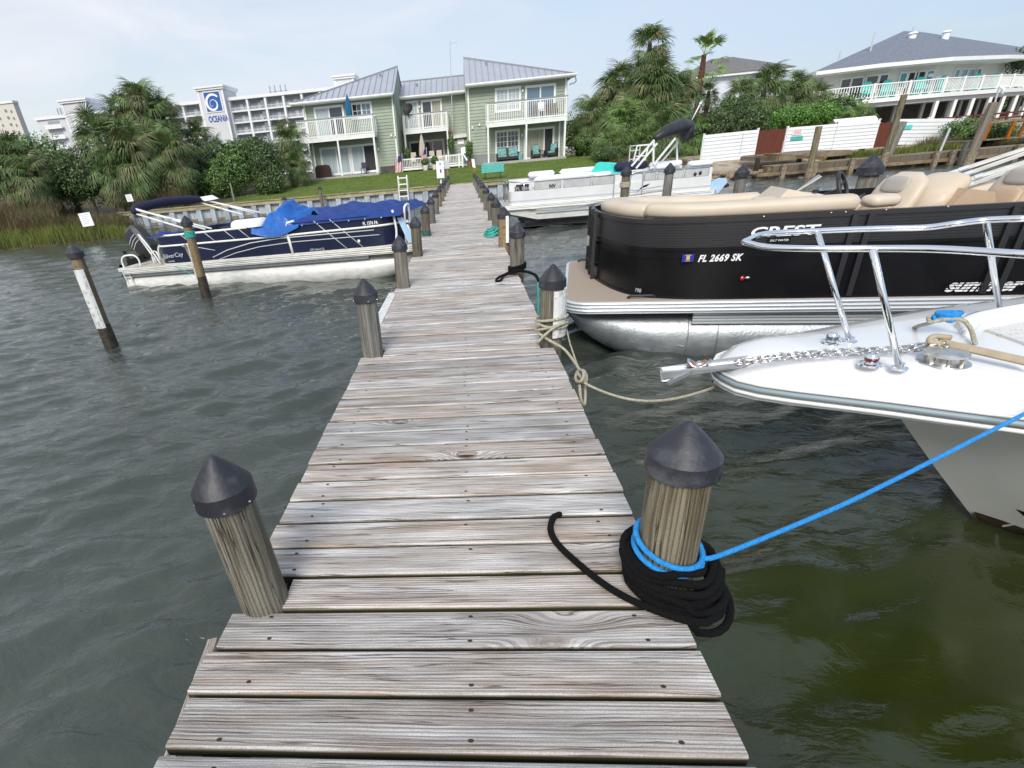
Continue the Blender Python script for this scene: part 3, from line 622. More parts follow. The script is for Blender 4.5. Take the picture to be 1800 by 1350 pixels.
def hull_tubes(t, L, W, bow, r, zc, ys, m, nose=1.35, rise=1.0, keel=.02):
    for y in ys:
        rings = []; N_ = 24; S = []
        for i in range(9):                                   # nose cone: the belly sweeps up to the top line
            q = i/8; x = nose*q; s_ = max(.04, math.sin(q*math.pi/2)**.62)
            S.append((x, r*s_, zc+(r-r*s_)*rise))
        S += [(L*.5, r, zc), (L-.05, r, zc), (L-.05, r*.9, zc)]
        for x, rr, z in S:
            xx = x if bow == 'L' else L-x
            rings.append([(xx, y+rr*math.cos(2*math.pi*k/N_), z+rr*math.sin(2*math.pi*k/N_)) for k in range(N_)])
        tb = P('float_tube', MB().loft(rings), m, t, smooth=50)
        for x in (nose*1.0, nose+.28, nose+2.0, nose+3.8):
            xx = x if bow == 'L' else L-x
            mb = MB().tube([(xx, y+(r+.002)*math.cos(a), zc+(r+.002)*math.sin(a)) for a in np.linspace(0, 2*math.pi, 25)[:-1]], .006, 5, closed=True)
            P('weld_seam', mb, m, tb, smooth=True)
def deck(t, L, W, r, m, mtrim, ridges=3):
    ol = rrect(0, L, 0, W, r); P('deck', MB().prism(ol, -.035, 0), m, t)
    mb = MB().path_wall(rrect(-.012, L+.012, -.012, W+.012, r+.01), -.125, -.004, .022, closed=True)
    P('deck_trim', mb, mtrim, t)
    mb = MB()
    for i in range(ridges): mb.tube([(x, y, -.022-i*.036) for x, y in rrect(-.026, L+.026, -.026, W+.026, r+.02)], .011, 6, closed=True)
    P('trim_ridge', mb, mtrim, t, smooth=True)
# ---- black pontoon
bk = T('pontoon_boat', 'black-sided pontoon boat with beige cushions, moored right of the dock', 'pontoon boat', (1.05, 5.60, .60), R(-11))
Lb, Wb = 7.0, 2.42
deck(bk, Lb, Wb, .22, 'carpet', 'alu_trim')
hull_tubes(bk, Lb, Wb, 'L', .33, -.46, (.36, Wb-.36), 'alu_dull', nose=1.25, rise=.9)
mb = MB()
for i in range(4): mb.bar((1.27, .07, -.155-i*.03), (6.9, .07, -.155-i*.03), .05, .022)
P('hull_skirt', mb, 'alu_trim', bk)
mb = MB(); mb.box(.2, 6.9, .3, Wb-.3, -.2, -.128); P('cross_channels', mb, 'alu_dull', bk)
mb = MB(); mb.slab([(.40, .150, -.335), (1.22, .022, -.50), (1.22, .060, -.47), (.42, .175, -.315)], .015); P('spray_strake', mb, 'alu_dull', bk)
fpath = curve([(.27, 2.10, 0), (.27, 1.55, 0), (.36, 1.05, 0), (.55, .50, 0), (.80, .19, 0), (1.25, .06, 0), (1.9, .045, 0)], 5)+[Vector((x, .045, 0)) for x in (2.6, 3.4, 4.4, 5.6, 6.6)]
fp = [(p.x, p.y) for p in fpath]
fence = P('fence_panel', MB().path_wall(fp, .02, .47, .03), 'black_gloss', bk, smooth=40)
P('upper_fence_panel', MB().path_wall(fp, .50, .735, .026), 'charcoal', bk, smooth=40, label='charcoal ribbed upper panel')
mb = MB()
for i in range(9): mb.path_wall(fp, .515+i*.0245, .525+i*.0245, .036)
P('panel_ribs', mb, 'charcoal', bk, smooth=40)
for nm, z0, z1, th in (('top_rail', .725, .765, .055), ('middle_rail', .470, .50, .05), ('lower_rail', .395, .41, .042), ('bottom_rail', 0, .028, .06)):
    P(nm, MB().path_wall(fp, z0, z1, th), 'black_gloss' if nm != 'top_rail' else 'charcoal', bk, smooth=40)
for x in (2.42, 2.54, 3.55, 3.66, 5.2): P('fence_post', MB().box(x, x+.045, -.002, .045, .02, .74), 'charcoal', bk)
mb = MB(); mb.path_wall([(.62, 2.36), (6.6, 2.36)], .02, .74, .03); mb.path_wall([(.27, 2.1), (.40, 2.32), (.62, 2.36)], .02, .74, .03); P('far_fence_panel', mb, 'black_gloss', bk)
mb = MB()
for x, y in ((.25, 1.75), (.28, 1.4), (.30, 1.12)): mb.box(x-.035, x, y-.02, y+.02, 0, .78)
for z in (.16, .42, .72): mb.bar((.245, 1.75, z), (.29, 1.12, z), .03)
P('gate', mb, 'charcoal', bk)
P('gate_latch', MB().box(.205, .235, 1.36, 1.44, .36, .47), 'alu', bk)
mb = MB()
for x, z in ((1.02, .755), (1.72, .757), (2.25, .76), (2.36, .76), (2.66, .76), (3.1, .76), (3.75, .76), (4.6, .76)): mb.ball((x, .016 if x > 1.3 else .10, z), .008, n=6, m=4)
P('snap_studs', mb, 'alu', bk)
mb = MB().ball((1.64, .0, .205), .022, .014, .022); P('docking_light', mb, 'red_lens', bk); P('light_bezel', MB().ball((1.685, .0, .21), .022, .01, .012), 'alu', bk)
P('deck_cleat', MB().tube([(.62, .10, .012), (.66, .10, .03), (.86, .11, .03), (.90, .11, .012)], .014, 8), 'black_rubber', bk, smooth=True)
P('far_cleat', MB().tube([(.12, 2.26, .012), (.15, 2.26, .03), (.32, 2.26, .03), (.35, 2.26, .012)], .014, 8), 'black_rubber', bk, smooth=True)
a = NP(bk, 1198, 461, .02)
P('registration_sticker', MB().box(a.x, a.x+.105, .018, .026, a.z+.002, a.z+.075), 'sticker_blue', bk)
P('sticker_print', MB().box(a.x+.037, a.x+.068, .014, .019, a.z+.022, a.z+.058).box(a.x+.025, a.x+.08, .014, .019, a.z+.062, a.z+.068).box(a.x+.03, a.x+.075, .014, .019, a.z+.009, a.z+.014), 'sticker_gold', bk)
a = NP(bk, 1226, 461, .02); text('registration_number', 'FL 2669 SK', .088, frame3((a.x, .0235, a.z+.004), (1, 0, 0), (0, 0, 1)), 'letter_white', bk, shear=.28, sx=.86, bold=.0028, space=1.08)
a = NP(bk, 1316, 416, .02); text('maker_name', 'CREST', .118, frame3((a.x, .010, a.z-.002), (1, 0, 0), (0, 0, 1)), 'letter_white', bk, shear=.12, sx=1.62, bold=.003)
a = NP(bk, 1352, 424, .02); P('name_badge', MB().box(a.x-.015, a.x+.17, .008, .014, a.z-.014, a.z+.026), 'black_gloss', bk); text('small_badge_lettering', 'SALT WATER', .026, frame3((a.x, .007, a.z-.002), (1, 0, 0), (0, 0, 1)), 'letter_white', bk, ext=.001, shear=.2)
a = NP(bk, 1660, 513, .02); text('model_lettering', 'summer', .150, frame3((a.x, .027, a.z+.004), (1, 0, 0), (0, 0, 1)), 'letter_white', bk, shear=.45, sx=1.05, bold=.0055)
mb = MB()
for i in range(3): mb.box(a.x-.02, a.x+.62, .0225, .0240, a.z+.016+i*.024, a.z+.022+i*.024)
P('lettering_stripes', mb, 'black_gloss', bk)
a = NP(bk, 1790, 518, .02); text('trailing_mark', 'Z', .18, frame3((a.x+.02, .027, a.z), (1, 0, 0), (0, 0, 1)), 'letter_white', bk, shear=.5)
text('bow_number', '190', .06, frame3((.70, .225, .045), (.62, -.78, 0), (0, 0, 1)), 'letter_grey', bk)
# upholstery
P('bow_cushion', pad([(2.32, 2.22, -.10), (1.8, 2.2, -.10), (1.2, 2.18, -.08), (.75, 2.04, -.05), (.52, 1.7, -.02), (.50, 1.2, 0), (.66, .72, .0), (.85, .5, 0)], .28, .16, .725), 'vinyl_beige', bk, smooth=True, label='long far-side cushion curling round the bow')
P('side_cushion', pad([(.78, .50), (1.05, .27), (1.5, .20), (2.1, .19), (2.52, .19)], .27, .135, .755, e=3.2), 'vinyl_beige', bk, smooth=True)
P('armrest_pad', pad([(2.56, .22), (2.68, .24), (2.84, .27)], .22, .11, .76), 'vinyl_beige', bk, smooth=True)
P('seat_base', MB().prism([(.75, .62), (1.2, .42), (3.2, .40), (3.2, .95), (1.3, 1.0), (1.0, 1.25), (1.0, 1.95), (3.9, 1.95), (3.9, 2.3), (.8, 2.3), (.5, 1.9), (.5, 1.2)], .03, .42), 'vinyl_cream', bk)
P('helm_cushion', pad([(2.0, 1.62), (2.2, 1.60), (2.45, 1.62)], .34, .18, .60), 'vinyl_beige', bk, smooth=True)
con = P('helm_console', MB().loft([[(2.2, 1.35, .02), (2.85, 1.35, .02), (2.85, 2.1, .02), (2.2, 2.1, .02)], [(2.15, 1.35, .68), (2.9, 1.35, .60), (2.9, 2.1, .60), (2.15, 2.1, .68)], [(2.32, 1.42, .86), (2.80, 1.42, .74), (2.80, 2.02, .74), (2.32, 2.02, .86)]]), 'vinyl_beige', bk)
mat('tinted_screen', (0.55, 0.52, 0.50), 0.25, coat=.5)
P('windscreen', MB().slab([(2.36, 1.45, .80), (2.62, 1.45, .97), (2.70, 1.75, .97), (2.52, 1.75, .80)], .012), 'tinted_screen', con)
P('console_lid', pad([(2.45, 1.62, .0), (2.65, 1.62, -.03), (2.85, 1.62, -.09)], .34, .06, .76), 'vinyl_cream', con, smooth=True)
P('cup_holder', MB().cyl((2.62, 1.50, .80), (2.62, 1.50, .83), .03), 'black_rubber', con)
P('control_box', MB().box(2.95, 3.9, 1.75, 2.25, .40, .66), 'charcoal', bk)
c_ = NP(bk, 1482, 334, 1.6); ax = Vector((.80, -.45, .37)).normalized(); u_ = ax.cross(Vector((0, 0, 1))).normalized(); v_ = ax.cross(u_)
wheel = P('steering_wheel', MB().tube([c_+(u_*math.cos(a)+v_*math.sin(a))*.19 for a in np.linspace(0, 2*math.pi, 25)[:-1]], .02, 8, closed=True), 'black_rubber', bk, smooth=True)
mb = MB()
for a in (90, 210, 330): mb.tube([c_-ax*.05, c_+(u_*math.cos(R(a))+v_*math.sin(R(a)))*.18], .012, 6)
mb.cyl(c_-ax*.22, c_-ax*.03, .035, .04); P('wheel_spokes', mb, 'black_rubber', wheel)
P('throttle', MB().tube([(2.98, 1.4, .6), (3.0, 1.4, .74), (3.06, 1.4, .76)], .018, 6), 'charcoal', bk)
def helm_chair(x, y, rz, nm='captain_chair'):
    M_ = Matrix.Translation((x, y, 0)) @ Matrix.Rotation(rz, 4, 'Z')
    def back(w, th, zz, h, lean, tag, m_, xo=0, par=None, **k):
        rings = []
        for i in range(9):
            q = i/8; ww = w*(.80+.28*math.sin(q*math.pi)**.6)*(.55 if i in (0, 8) else 1); z = zz+h*q; cx = xo+lean*q
            tt = th*(.35 if i in (0, 8) else (.8 if i in (1, 7) else 1))
            rings.append([M_ @ Vector((cx+tt*math.copysign(abs(math.cos(a))**.7, math.cos(a)), ww/2*math.copysign(abs(math.sin(a))**.7, math.sin(a)), z)) for a in np.linspace(0, 2*math.pi, 15)[:-1]])
        return P(tag, MB().loft(rings), m_, par or bk, smooth=True, **k)
    b_ = back(.56, .085, .42, .56, .26, nm, 'vinyl_beige')
    back(.36, .03, .50, .30, .14, 'tan_insert', 'vinyl_tan', -.065, b_); back(.30, .03, .80, .15, .065, 'grey_headrest', 'vinyl_grey', .105, b_)
    P('chair_seat', pad([tuple(M_ @ Vector(p)) for p in ((-.45, 0, 0), (-.2, 0, 0), (.08, 0, 0))], .5, .14, .38), 'vinyl_cream', b_, smooth=True)
    for s_ in (-1, 1): P('armrest', pad([tuple(M_ @ Vector(p)) for p in ((-.32, s_*.30, 0), (-.1, s_*.30, 0), (.12, s_*.30, 0))], .09, .09, .60), 'vinyl_beige', b_, smooth=True)
    P('pedestal', MB().cyl(M_ @ Vector((-.15, 0, 0)), M_ @ Vector((-.15, 0, .4)), .06), 'alu', b_)
helm_chair(2.98, .95, R(12)); helm_chair(4.0, 1.0, R(8), 'second_captain_chair')
P('lounge_backrest', pad([(3.22, .75, -.08), (3.42, .9, .06), (3.56, 1.0, .12)], .42, .2, .66), 'vinyl_beige', bk, smooth=True)
P('lounge_side', MB().slab([(3.25, .55, .45), (3.85, .55, .45), (3.70, .55, .80), (3.5, .55, .84)], .5), 'vinyl_tan', bk)
P('stern_cushion', pad([(3.9, 2.18), (5.2, 2.18), (6.3, 2.18)], .32, .20, .56), 'vinyl_beige', bk, smooth=True)
P('stern_bench', MB().box(4.2, 6.5, 1.7, 2.3, .03, .5), 'vinyl_cream', bk)
P('stern_side_cushion', pad([(5.2, .22), (5.8, .22), (6.5, .22)], .3, .18, .77), 'vinyl_beige', bk, smooth=True)
mb = MB()
for (p, q, y) in (((1572, 336), (1800, 262), 2.36), ((1588, 345), (1800, 270), 2.30), ((1625, 340), (1800, 285), 2.05), ((1640, 348), (1760, 305), 2.0)):
    a = NP(bk, *p, y); b_ = NP(bk, *q, y); a2 = a-(b_-a)*.05; cb_ = P('canopy_bow', MB().bar(a2, a+(b_-a)*1.5, .035, .035), 'alu_white', bk)
    a3 = a+(b_-a)*.55; P('slide_clamp', MB().tube([a3-(b_-a)*.04, a3+(b_-a)*.04], .026, 8), 'letter_grey', cb_)
a = NP(bk, 1775, 292, 2.2)
P('folded_canopy', MB().tube(curve([a+Vector((.1, 0, 0)), a+Vector((.5, .05, .06)), a+Vector((1.2, 0, .12)), a+Vector((1.9, 0, .18))], 4), [.03, .05, .09, .10, .11]+[.12]*4+[.11]*3+[.08], 10), 'navy_cloth', bk, smooth=True)
P('outboard_motor', MB().loft([[(6.9+a_*s_, 1.21+b_*s_, z) for a_, b_ in ((-.12, -.2), (.32, -.17), (.4, 0), (.32, .17), (-.12, .2))] for z, s_ in ((-.7, .3), (.1, .5), (.2, 1), (.75, 1), (.88, .7))]), 'black_gloss', bk, smooth=40)

# ---- blue pontoon
bl = T('pontoon_boat', 'navy blue pontoon boat with royal blue cover and folded canopy, left of the dock', 'pontoon boat', (-8.05, 11.86, .40), R(-10.8), R(1.9))
Ln, Wn = 7.25, 2.42
mat('deck_tan', (0.50, 0.44, 0.36), 0.8, var=(0.44, 0.38, 0.30), scale=9)
deck(bl, Ln, Wn, .25, 'deck_tan', 'alu_white')
hull_tubes(bl, Ln, Wn, 'R', .31, -.43, (.35, Wn-.35), 'alu_white', nose=1.35, rise=.85)
P('hull_skirt', MB().box(.3, 6.2, .045, .065, -.20, -.128), 'alu_dull', bl)
P('tube_slime', MB().tube([(Ln-.75, .33, -.60), (Ln-1.4, .33, -.725), (Ln-3.2, .33, -.735)], [.10, .13, .13], 10), 'slime', bl, smooth=True)
np_ = curve([(1.12, .55, 0), (1.14, .28, 0), (1.35, .10, 0), (1.8, .06, 0)], 4)+[Vector((x, .06, 0)) for x in (2.6, 3.6, 4.6, 5.6, 6.2)]+curve([(6.3, .06, 0), (6.62, .12, 0), (6.84, .35, 0), (6.92, .7, 0)], 4)
fp = [(p.x, p.y) for p in np_]
P('fence_panel', MB().path_wall(fp, .02, .60, .03), 'navy', bl, smooth=40)
mb = MB().path_wall([(1.3, 2.34), (6.6, 2.34)], .02, .6, .03); mb.path_wall([(1.12, .55), (1.12, 1.9), (1.3, 2.34)], .02, .6, .03); P('far_fence_panel', mb, 'navy', bl)
def side_tube(name, pts, r, m='white_paint', y=.035, par=bl): return P(name, MB().tube([(x, y, z) for x, z in pts], r, 8), m, par, smooth=True)
P('middle_rail', MB().tube([(x, y-.03 if x > 1.2 else y, .40-.02*(1-abs(x-4)/3)) for x, y in fp], .021, 8), 'white_paint', bl, smooth=True)
P('top_rail', MB().tube([(x, y-.005, .605) for x, y in fp if 1.0 < x < 4.35], .022, 8), 'white_paint', bl, smooth=True)
P('bottom_rail', MB().path_wall(fp, 0, .025, .06), 'alu_white', bl)
side_tube('gate_hoop', [(4.55, -.1), (4.50, .38), (4.50, .52), (4.56, .62), (4.72, .64)], .022)
side_tube('lower_hoop', [(4.55, .02), (4.52, .4)], .02)
side_tube('curved_stripe', [(2.6, .08), (3.0, .20), (3.6, .30), (4.3, .34), (5.2, .335), (6.4, .33)], .012, 'letter_grey')
side_tube('lower_stripe', [(2.75, .03), (3.2, .13), (3.8, .21), (4.6, .245), (5.6, .24), (6.5, .235)], .009, 'letter_grey')
side_tube('rear_stripe', [(1.9, .36), (2.35, .30), (2.7, .22)], .009, 'letter_grey')
for i, x in enumerate((5.15, 5.50)): side_tube('slanted_stripe', [(x, .58), (x+.42, .40), (x+.68, .03)] if 0 else [(x, .60), (x+.62, .03)], .009, 'letter_grey')
for i, x in enumerate((1.95, 2.55, 3.05, 3.4)): side_tube('window_strut', [(x, .60), (x+.22, .40)], .008, 'letter_grey')
a = NP(bl, 638, 396, .04); text('registration_number', 'FL 1376 PA', .085, frame3((a.x, .042, a.z), (1, 0, 0), (0, 0, 1)), 'letter_white', bl, sx=.72, bold=.002, space=1.1)
a = NP(bl, 289, 458, .04); text('maker_name', 'SilverCay', .13, frame3((a.x, .036, a.z+.035), (1, 0, .05), (0, 0, 1)), 'letter_grey', bl, sx=1.1, shear=.1)
text('small_model_lettering', 'CRUISER', .045, frame3((a.x+.1, .036, a.z-.045), (1, 0, 0), (0, 0, 1)), 'letter_grey', bl)
a = NP(bl, 545, 441, .04); text('model_lettering', '220 Island CL', .06, frame3((a.x, .042, a.z), (1, 0, 0), (0, 0, 1)), 'letter_grey', bl)
P('side_light', MB().ball((6.05, .03, .15), .03, .015, .03), 'letter_white', bl)
# cover over the bow half, tarp, seats
def cloth(xs, ys, zf, m, name, par, th=0, **k):
    mb = MB(); nx, ny = len(xs), len(ys)
    for y in ys:
        for x in xs: mb.v.append((x, y, zf(x, y)))
    mb.f = [(j*nx+i, j*nx+i+1, (j+1)*nx+i+1, (j+1)*nx+i) for j in range(ny-1) for i in range(nx-1)]
    return P(name, mb, m, par, smooth=True, **k)
def fold(x, y): return .018*math.sin(x*9+y*5)+.014*math.sin(x*17-y*11+1)+.01*math.sin(x*4.1+y*23)
def cov(x, y):
    e_ = min((y+.0)/.16, (2.42-y)/.16, (7.0-x)/.2, 1); e_ = max(e_, 0)
    ridge = .13*math.exp(-((x-6.0)/1.1)**2)*math.sin(min(max(y/2.42, 0), 1)*math.pi)+.11*math.exp(-((x-5.2)/.35)**2)*math.exp(-((y-1.9)/.6)**2)
    return .53+.10*e_**.5+ridge*e_+fold(x, y)*e_
cloth(np.linspace(4.6, 6.98, 40), np.linspace(.005, 2.40, 34), cov, 'blue_cloth', 'bow_cover', bl)
cloth(np.linspace(2.2, 4.75, 36), np.linspace(1.35, 2.42, 18), lambda x, y: .62+.12*math.exp(-((x-4.0)/.7)**2)+fold(x, y)*1.3, 'blue_cloth', 'stern_cover', bl)
cloth(np.linspace(.98, 1.75, 16), np.linspace(.03, .62, 12), lambda x, y: .60+.075*math.sin(max(min((x-.98)/.77, 1), 0)*math.pi)*math.sin(max(min((y-.03)/.59, 1), 0)*math.pi)+.02*math.sin(x*14+y*9), 'blue_cloth', 'motor_corner_cover', bl)
cloth(np.linspace(1.7, 3.1, 22), np.linspace(.25, .75, 10), lambda x, y: .57+.05*math.sin(x*5)+fold(x, y), 'navy_cloth', 'dark_seat_cover', bl)
def tarp(x, y):
    dx, dy = (x-4.32)/.60, (y-.75)/.95; h = max(0, 1-(abs(dx)**1.6+abs(dy)**1.8)); z = .56+.36*h**.75*(1+.18*math.sin(x*13+y*3))+.05*math.sin(x*21-y*6)*(.3+h)+.03*math.sin(y*15+x*7)
    if y < .03: z = .60-(.03-y)*3.4*(.55+.45*math.sin((x-3.75)/.95*math.pi)) + .0
    return z
cloth(np.linspace(3.72, 4.82, 34), [-.035, -.02, -.01, .0, .015, .03]+list(np.linspace(.06, 1.7, 26)), tarp, 'bright_tarp', 'bright_tarp', bl, label='bright blue crumpled tarpaulin over the helm')
P('white_seat', pad([(2.95, .62), (3.3, .62), (3.72, .62)], .5, .28, .46), 'vinyl_white', bl, smooth=True)
P('seat_row', MB().box(1.4, 6.6, 1.75, 2.3, .03, .5), 'vinyl_white', bl); P('near_seat_row', MB().box(1.4, 6.6, .12, .55, .03, .48), 'vinyl_white', bl)
# folded canopy leaning over the stern
n0, n1 = NP(bl, 372, 402, .10), NP(bl, 236, 368, .10); f0, f1 = NP(bl, 458, 374, 2.30), NP(bl, 352, 350, 2.30)
mb = MB()
for (a, b_) in ((n0, n1), (f0, f1)):
    for k_, (o0, o1) in enumerate(((0, 0), (-.16, .02), (-.50, -.10))):
        p = a+Vector((o0, 0, -.0)); q_ = b_+Vector((0, 0, o1*.9)); mb = MB().tube([p, q_], .02, 8)
        cb_ = P('canopy_bow', mb, 'white_paint', bl, smooth=True); P('slide_clamp', MB().tube([lerp(p, q_, .5), lerp(p, q_, .54)], .03, 8), 'letter_grey', cb_)
mb = MB().tube(curve([n1+Vector((.05, .0, -.08)), n1+Vector((-.04, .1, .0)), lerp(n1, f1, .35)+Vector((0, 0, .05)), lerp(n1, f1, .7)+Vector((0, 0, .03)), f1+Vector((0, .03, 0))], 5), [.05, .07, .085, .09, .09, .10, .10, .10, .10, .095]+[.10]*8+[.09, .07, .05], 12)
P('folded_canopy', mb, 'navy_cloth', bl, smooth=True)
P('canopy_end', MB().slab([f1+Vector((.05, 0, .05)), f1+Vector((.38, 0, .06)), f1+Vector((.55, 0, -.04)), f1+Vector((.15, 0, -.06))], .06), 'vinyl_white', bl)
# stern: swim platform rails, ladder, outboard
def hoop(p0, p1, h, r=.019, name='boarding_hoop', tilt=(0, 0, 0)):
    p0, p1 = Vector(p0), Vector(p1); tl = Vector(tilt); up_ = Vector((0, 0, h))
    return P(name, MB().tube(curve([p0, p0+up_*.6+tl*.6, p0.lerp(p1, .18)+up_*.94+tl, p0.lerp(p1, .5)+up_+tl, p0.lerp(p1, .82)+up_*.94+tl, p1+up_*.6+tl*.6, p1], 4), r, 8), 'white_paint', bl, smooth=True)
hoop((.10, .10, 0), (.52, .16, 0), .27); hoop((.62, .5, 0), (1.0, .28, 0), .28); hoop((.60, .62, 0), (1.05, .22, 0), .66, name='stern_rail', tilt=(-.30, 0, 0)); hoop((.62, .75, 0), (.75, 1.3, 0), .4)
mb = MB()
for x, y in ((.02, .08), (.20, .05)): mb.bar((x, y, .02), (x+.20, y, -.86), .05, .03)
for z in (-.2, -.42, -.64): mb.bar((.06-z*.22, .06, z), (.24-z*.22, .05, z), .035, .02)
P('boarding_ladder', mb, 'alu_white', bl)
P('swim_platform_frame', MB().box(-.02, .4, .02, .7, -.06, .012), 'alu_white', bl)
mot = P('outboard_motor', MB().loft([[(Vector((-.02, 1.1, .34))+Matrix.Rotation(R(-32), 3, 'Y') @ Vector((x*s_, y*s_, z))) for x, y in ((-.26, -.10), (-.18, -.19), (.16, -.20), (.25, -.12), (.25, .12), (.16, .20), (-.18, .19), (-.26, .10))] for z, s_ in ((-.22, .55), (-.12, .95), (.1, 1), (.34, .98), (.46, .85), (.52, .5))]), 'charcoal', bl, smooth=30)
mb = MB()
for i in range(3): mb.tube([Vector((-.02, 1.1, .34))+Matrix.Rotation(R(-32), 3, 'Y') @ Vector((x, -.202, z+.03*math.sin(x*9))) for x, z in ((-.17, .1+i*.075), (0, .13+i*.075), (.15, .1+i*.075))], .010, 6)
P('cowling_stripe', mb, 'letter_grey', mot)
OD = Vector((-.05, 0, 0)); mb = MB(); mb.bar((-.05, 1.05, .10), (-.5, .95, .0), .24, .16); mb.bar((-.3, .98, .04), (-.72, .92, -.14), .12, .09); mb.bar((-.46, .92, .03), (-.52, .90, .30), .12, .03); mb.bar((-.54, .92, -.05), (-.42, .90, -.36), .18, .03)
P('lower_unit', mb, 'black_gloss', mot)
mb = MB()
for a in (0, 120, 240):
    o_ = Vector((-.76, .92, -.15)); d_ = Vector((.1, math.cos(R(a)), math.sin(R(a)))); mb.slab([o_, o_+d_*.10+Vector((.04, .02, .04)), o_+d_*.17, o_+d_*.12+Vector((-.04, -.02, -.04))], .012)
P('propeller', mb, 'black_gloss', mot)
# bow gate and ladder
mb = MB(); y0 = .15
for pts in ([(6.93, .35, 0), (6.98, .30, .55), (7.0, .32, .68), (7.0, .55, .70), (6.99, .60, .6), (6.95, .6, 0)], [(6.80, .12, .65), (6.84, .10, .3), (6.80, .08, .02)], [(7.02, .25, .35), (7.10, .30, .1), (7.16, .35, 0)], [(7.0, .32, .4), (7.03, .55, .35)], [(6.98, .3, .2), (7.05, .6, .15)]): mb.tube(curve(pts, 3), .022, 8)
P('bow_ladder', mb, 'white_paint', bl, smooth=True)
P('ladder_step', MB().slab([(6.86, .16, .50), (6.96, .20, .50), (7.14, .30, .02), (7.02, .2, .02)], .03), 'light_blue', bl)
mb = MB()
for i in range(6): mb.ball((4.9+i*.34, -.005, .545), .012, n=6, m=4)
P('cover_snaps', mb, 'letter_white', bl)

# ---- white pontoon
wt = T('pontoon_boat', 'white pontoon boat with white seats and grey side windows, far right slip by the lawn', 'pontoon boat', (1.22, 16.6, .70), R(0.5))
Lw, Ww = 6.0, 2.4
deck(wt, Lw, Ww, .2, 'vinyl_grey', 'alu_white', 2)
for y in (.36, Ww-.36):
    P('float_tube', MB().loft([[(x, y+a_, z+b_) for a_, b_ in ((-.3, zt), (.3, zt), (.3, zb), (.1, zb-.06), (-.1, zb-.06), (-.3, zb))] for x, z, zt, zb in ((-.02, 0, -.14, -.17), (.15, 0, -.14, -.24), (.95, 0, -.14, -.43), (5.9, 0, -.14, -.43))]), 'alu_white', wt)
P('hull_skirt', MB().box(.9, 5.9, .015, .05, -.26, -.13), 'alu_trim', wt)
P('dark_belly', MB().box(.6, 5.9, .2, Ww-.2, -.62, -.40), 'black_rubber', wt, label='dark lift bunks beneath the hull')
P('lift_beam', MB().box(.4, 6.2, .2, .35, -.64, -.52), 'black_rubber', wt)
mat('offwhite_panel', (0.72, 0.73, 0.73), 0.35, var=(0.66, 0.67, 0.68), scale=3)
mat('side_window', (0.42, 0.44, 0.44), 0.4, var=(0.52, 0.54, 0.54), scale=6)
fp = [(p.x, p.y) for p in curve([(.16, .75, 0), (.16, .3, 0), (.26, .12, 0), (.5, .07, 0)], 4)]+[(x, .07) for x in (1, 2, 3, 4, 5, 5.8)]
P('fence_panel', MB().path_wall(fp, .05, .36, .03), 'offwhite_panel', wt, smooth=40)
P('side_stripe', MB().path_wall(fp, .085, .12, .045), 'letter_grey', wt); P('bottom_rail', MB().path_wall(fp, -.0, .045, .06), 'white_paint', wt)
P('lower_bulwark', MB().path_wall([(-.01, .0), (5.9, 0)], -.12, .0, .05), 'white_paint', wt)
for x0, x1 in ((.85, 1.6), (1.68, 2.45), (2.50, 3.08), (3.95, 4.25), (4.3, 5.0), (5.05, 5.7)):
    P('side_window', MB().box(x0, x1, .06, .08, .37, .58), 'side_window', wt)
    P('window_trim', MB().tube([(x0, .055, .365), (x0, .055, .59), (x1, .055, .59), (x1, .055, .365)], .014, 6), 'alu', wt)
P('upper_panel', MB().path_wall([(.80, .09), (5.8, .09)], .36, .60, .02), 'offwhite_panel', wt); P('far_fence_panel', MB().path_wall([(.3, 2.33), (5.8, 2.33)], .05, .6, .03), 'offwhite_panel', wt)
mb = MB()
for pts in ([(.16, .75, .3), (.16, .72, .62), (.2, .2, .62), (.5, .09, .60), (.82, .09, .6), (5.8, .09, .6)], [(.12, 1.6, 0), (.14, 1.6, .6), (.16, .75, .61)], [(.3, .1, .36), (.3, .1, .6)], [(.55, .08, .36), (.55, .08, .6)]): mb.tube(pts, .020, 8)
P('top_rail', mb, 'alu', wt, smooth=True)
for x0 in (3.1, 3.55, 3.90): P('gate_rail', MB().tube(curve([(x0, .05, -.02), (x0, .05, .5), (x0-.04 if x0 != 3.55 else x0+.1, .05, .6), (x0-.22 if x0 != 3.55 else x0+.3, .05, .61)], 4), .018, 8), 'alu', wt, smooth=True)
for x0, x1, y, z in ((.9, 1.75, 2.1, .62), (1.9, 3.1, 2.1, .62), (.85, 2.6, .25, .55), (2.5, 3.05, .28, .52), (4.25, 4.8, .3, .60), (4.7, 5.7, 2.1, .60), (5.2, 5.85, .3, .60)):
    P('white_seat', pad([(x0, y), ((x0+x1)/2, y), (x1, y)], .42, .17, z), 'vinyl_white', wt, smooth=True)
P('seat_base', MB().box(.7, 5.8, .15, 2.3, .02, .5), 'offwhite_panel', wt)
P('bow_locker', MB().box(.36, .72, .2, .6, .36, .52), 'black_rubber', wt)
a = NP(wt, 907, 335, .06); text('registration_number', 'FL 3864 HM', .13, frame3((a.x, .05, a.z+.0), (1, 0, 0), (0, 0, 1)), 'letter_grey', wt, sx=.95); text('registration_suffix', 'NV', .13, frame3((a.x+.95, .05, a.z), (1, 0, 0), (0, 0, 1)), 'black_gloss', wt, bold=.004)
a = NP(wt, 1118, 339, .06)
P('swoosh', MB().slab([(a.x, .048, a.z), (a.x+.15, .048, a.z+.12), (a.x+.28, .048, a.z+.15), (a.x+.36, .048, a.z+.22), (a.x+.15, .048, a.z+.17)], .006), 'navy', wt)
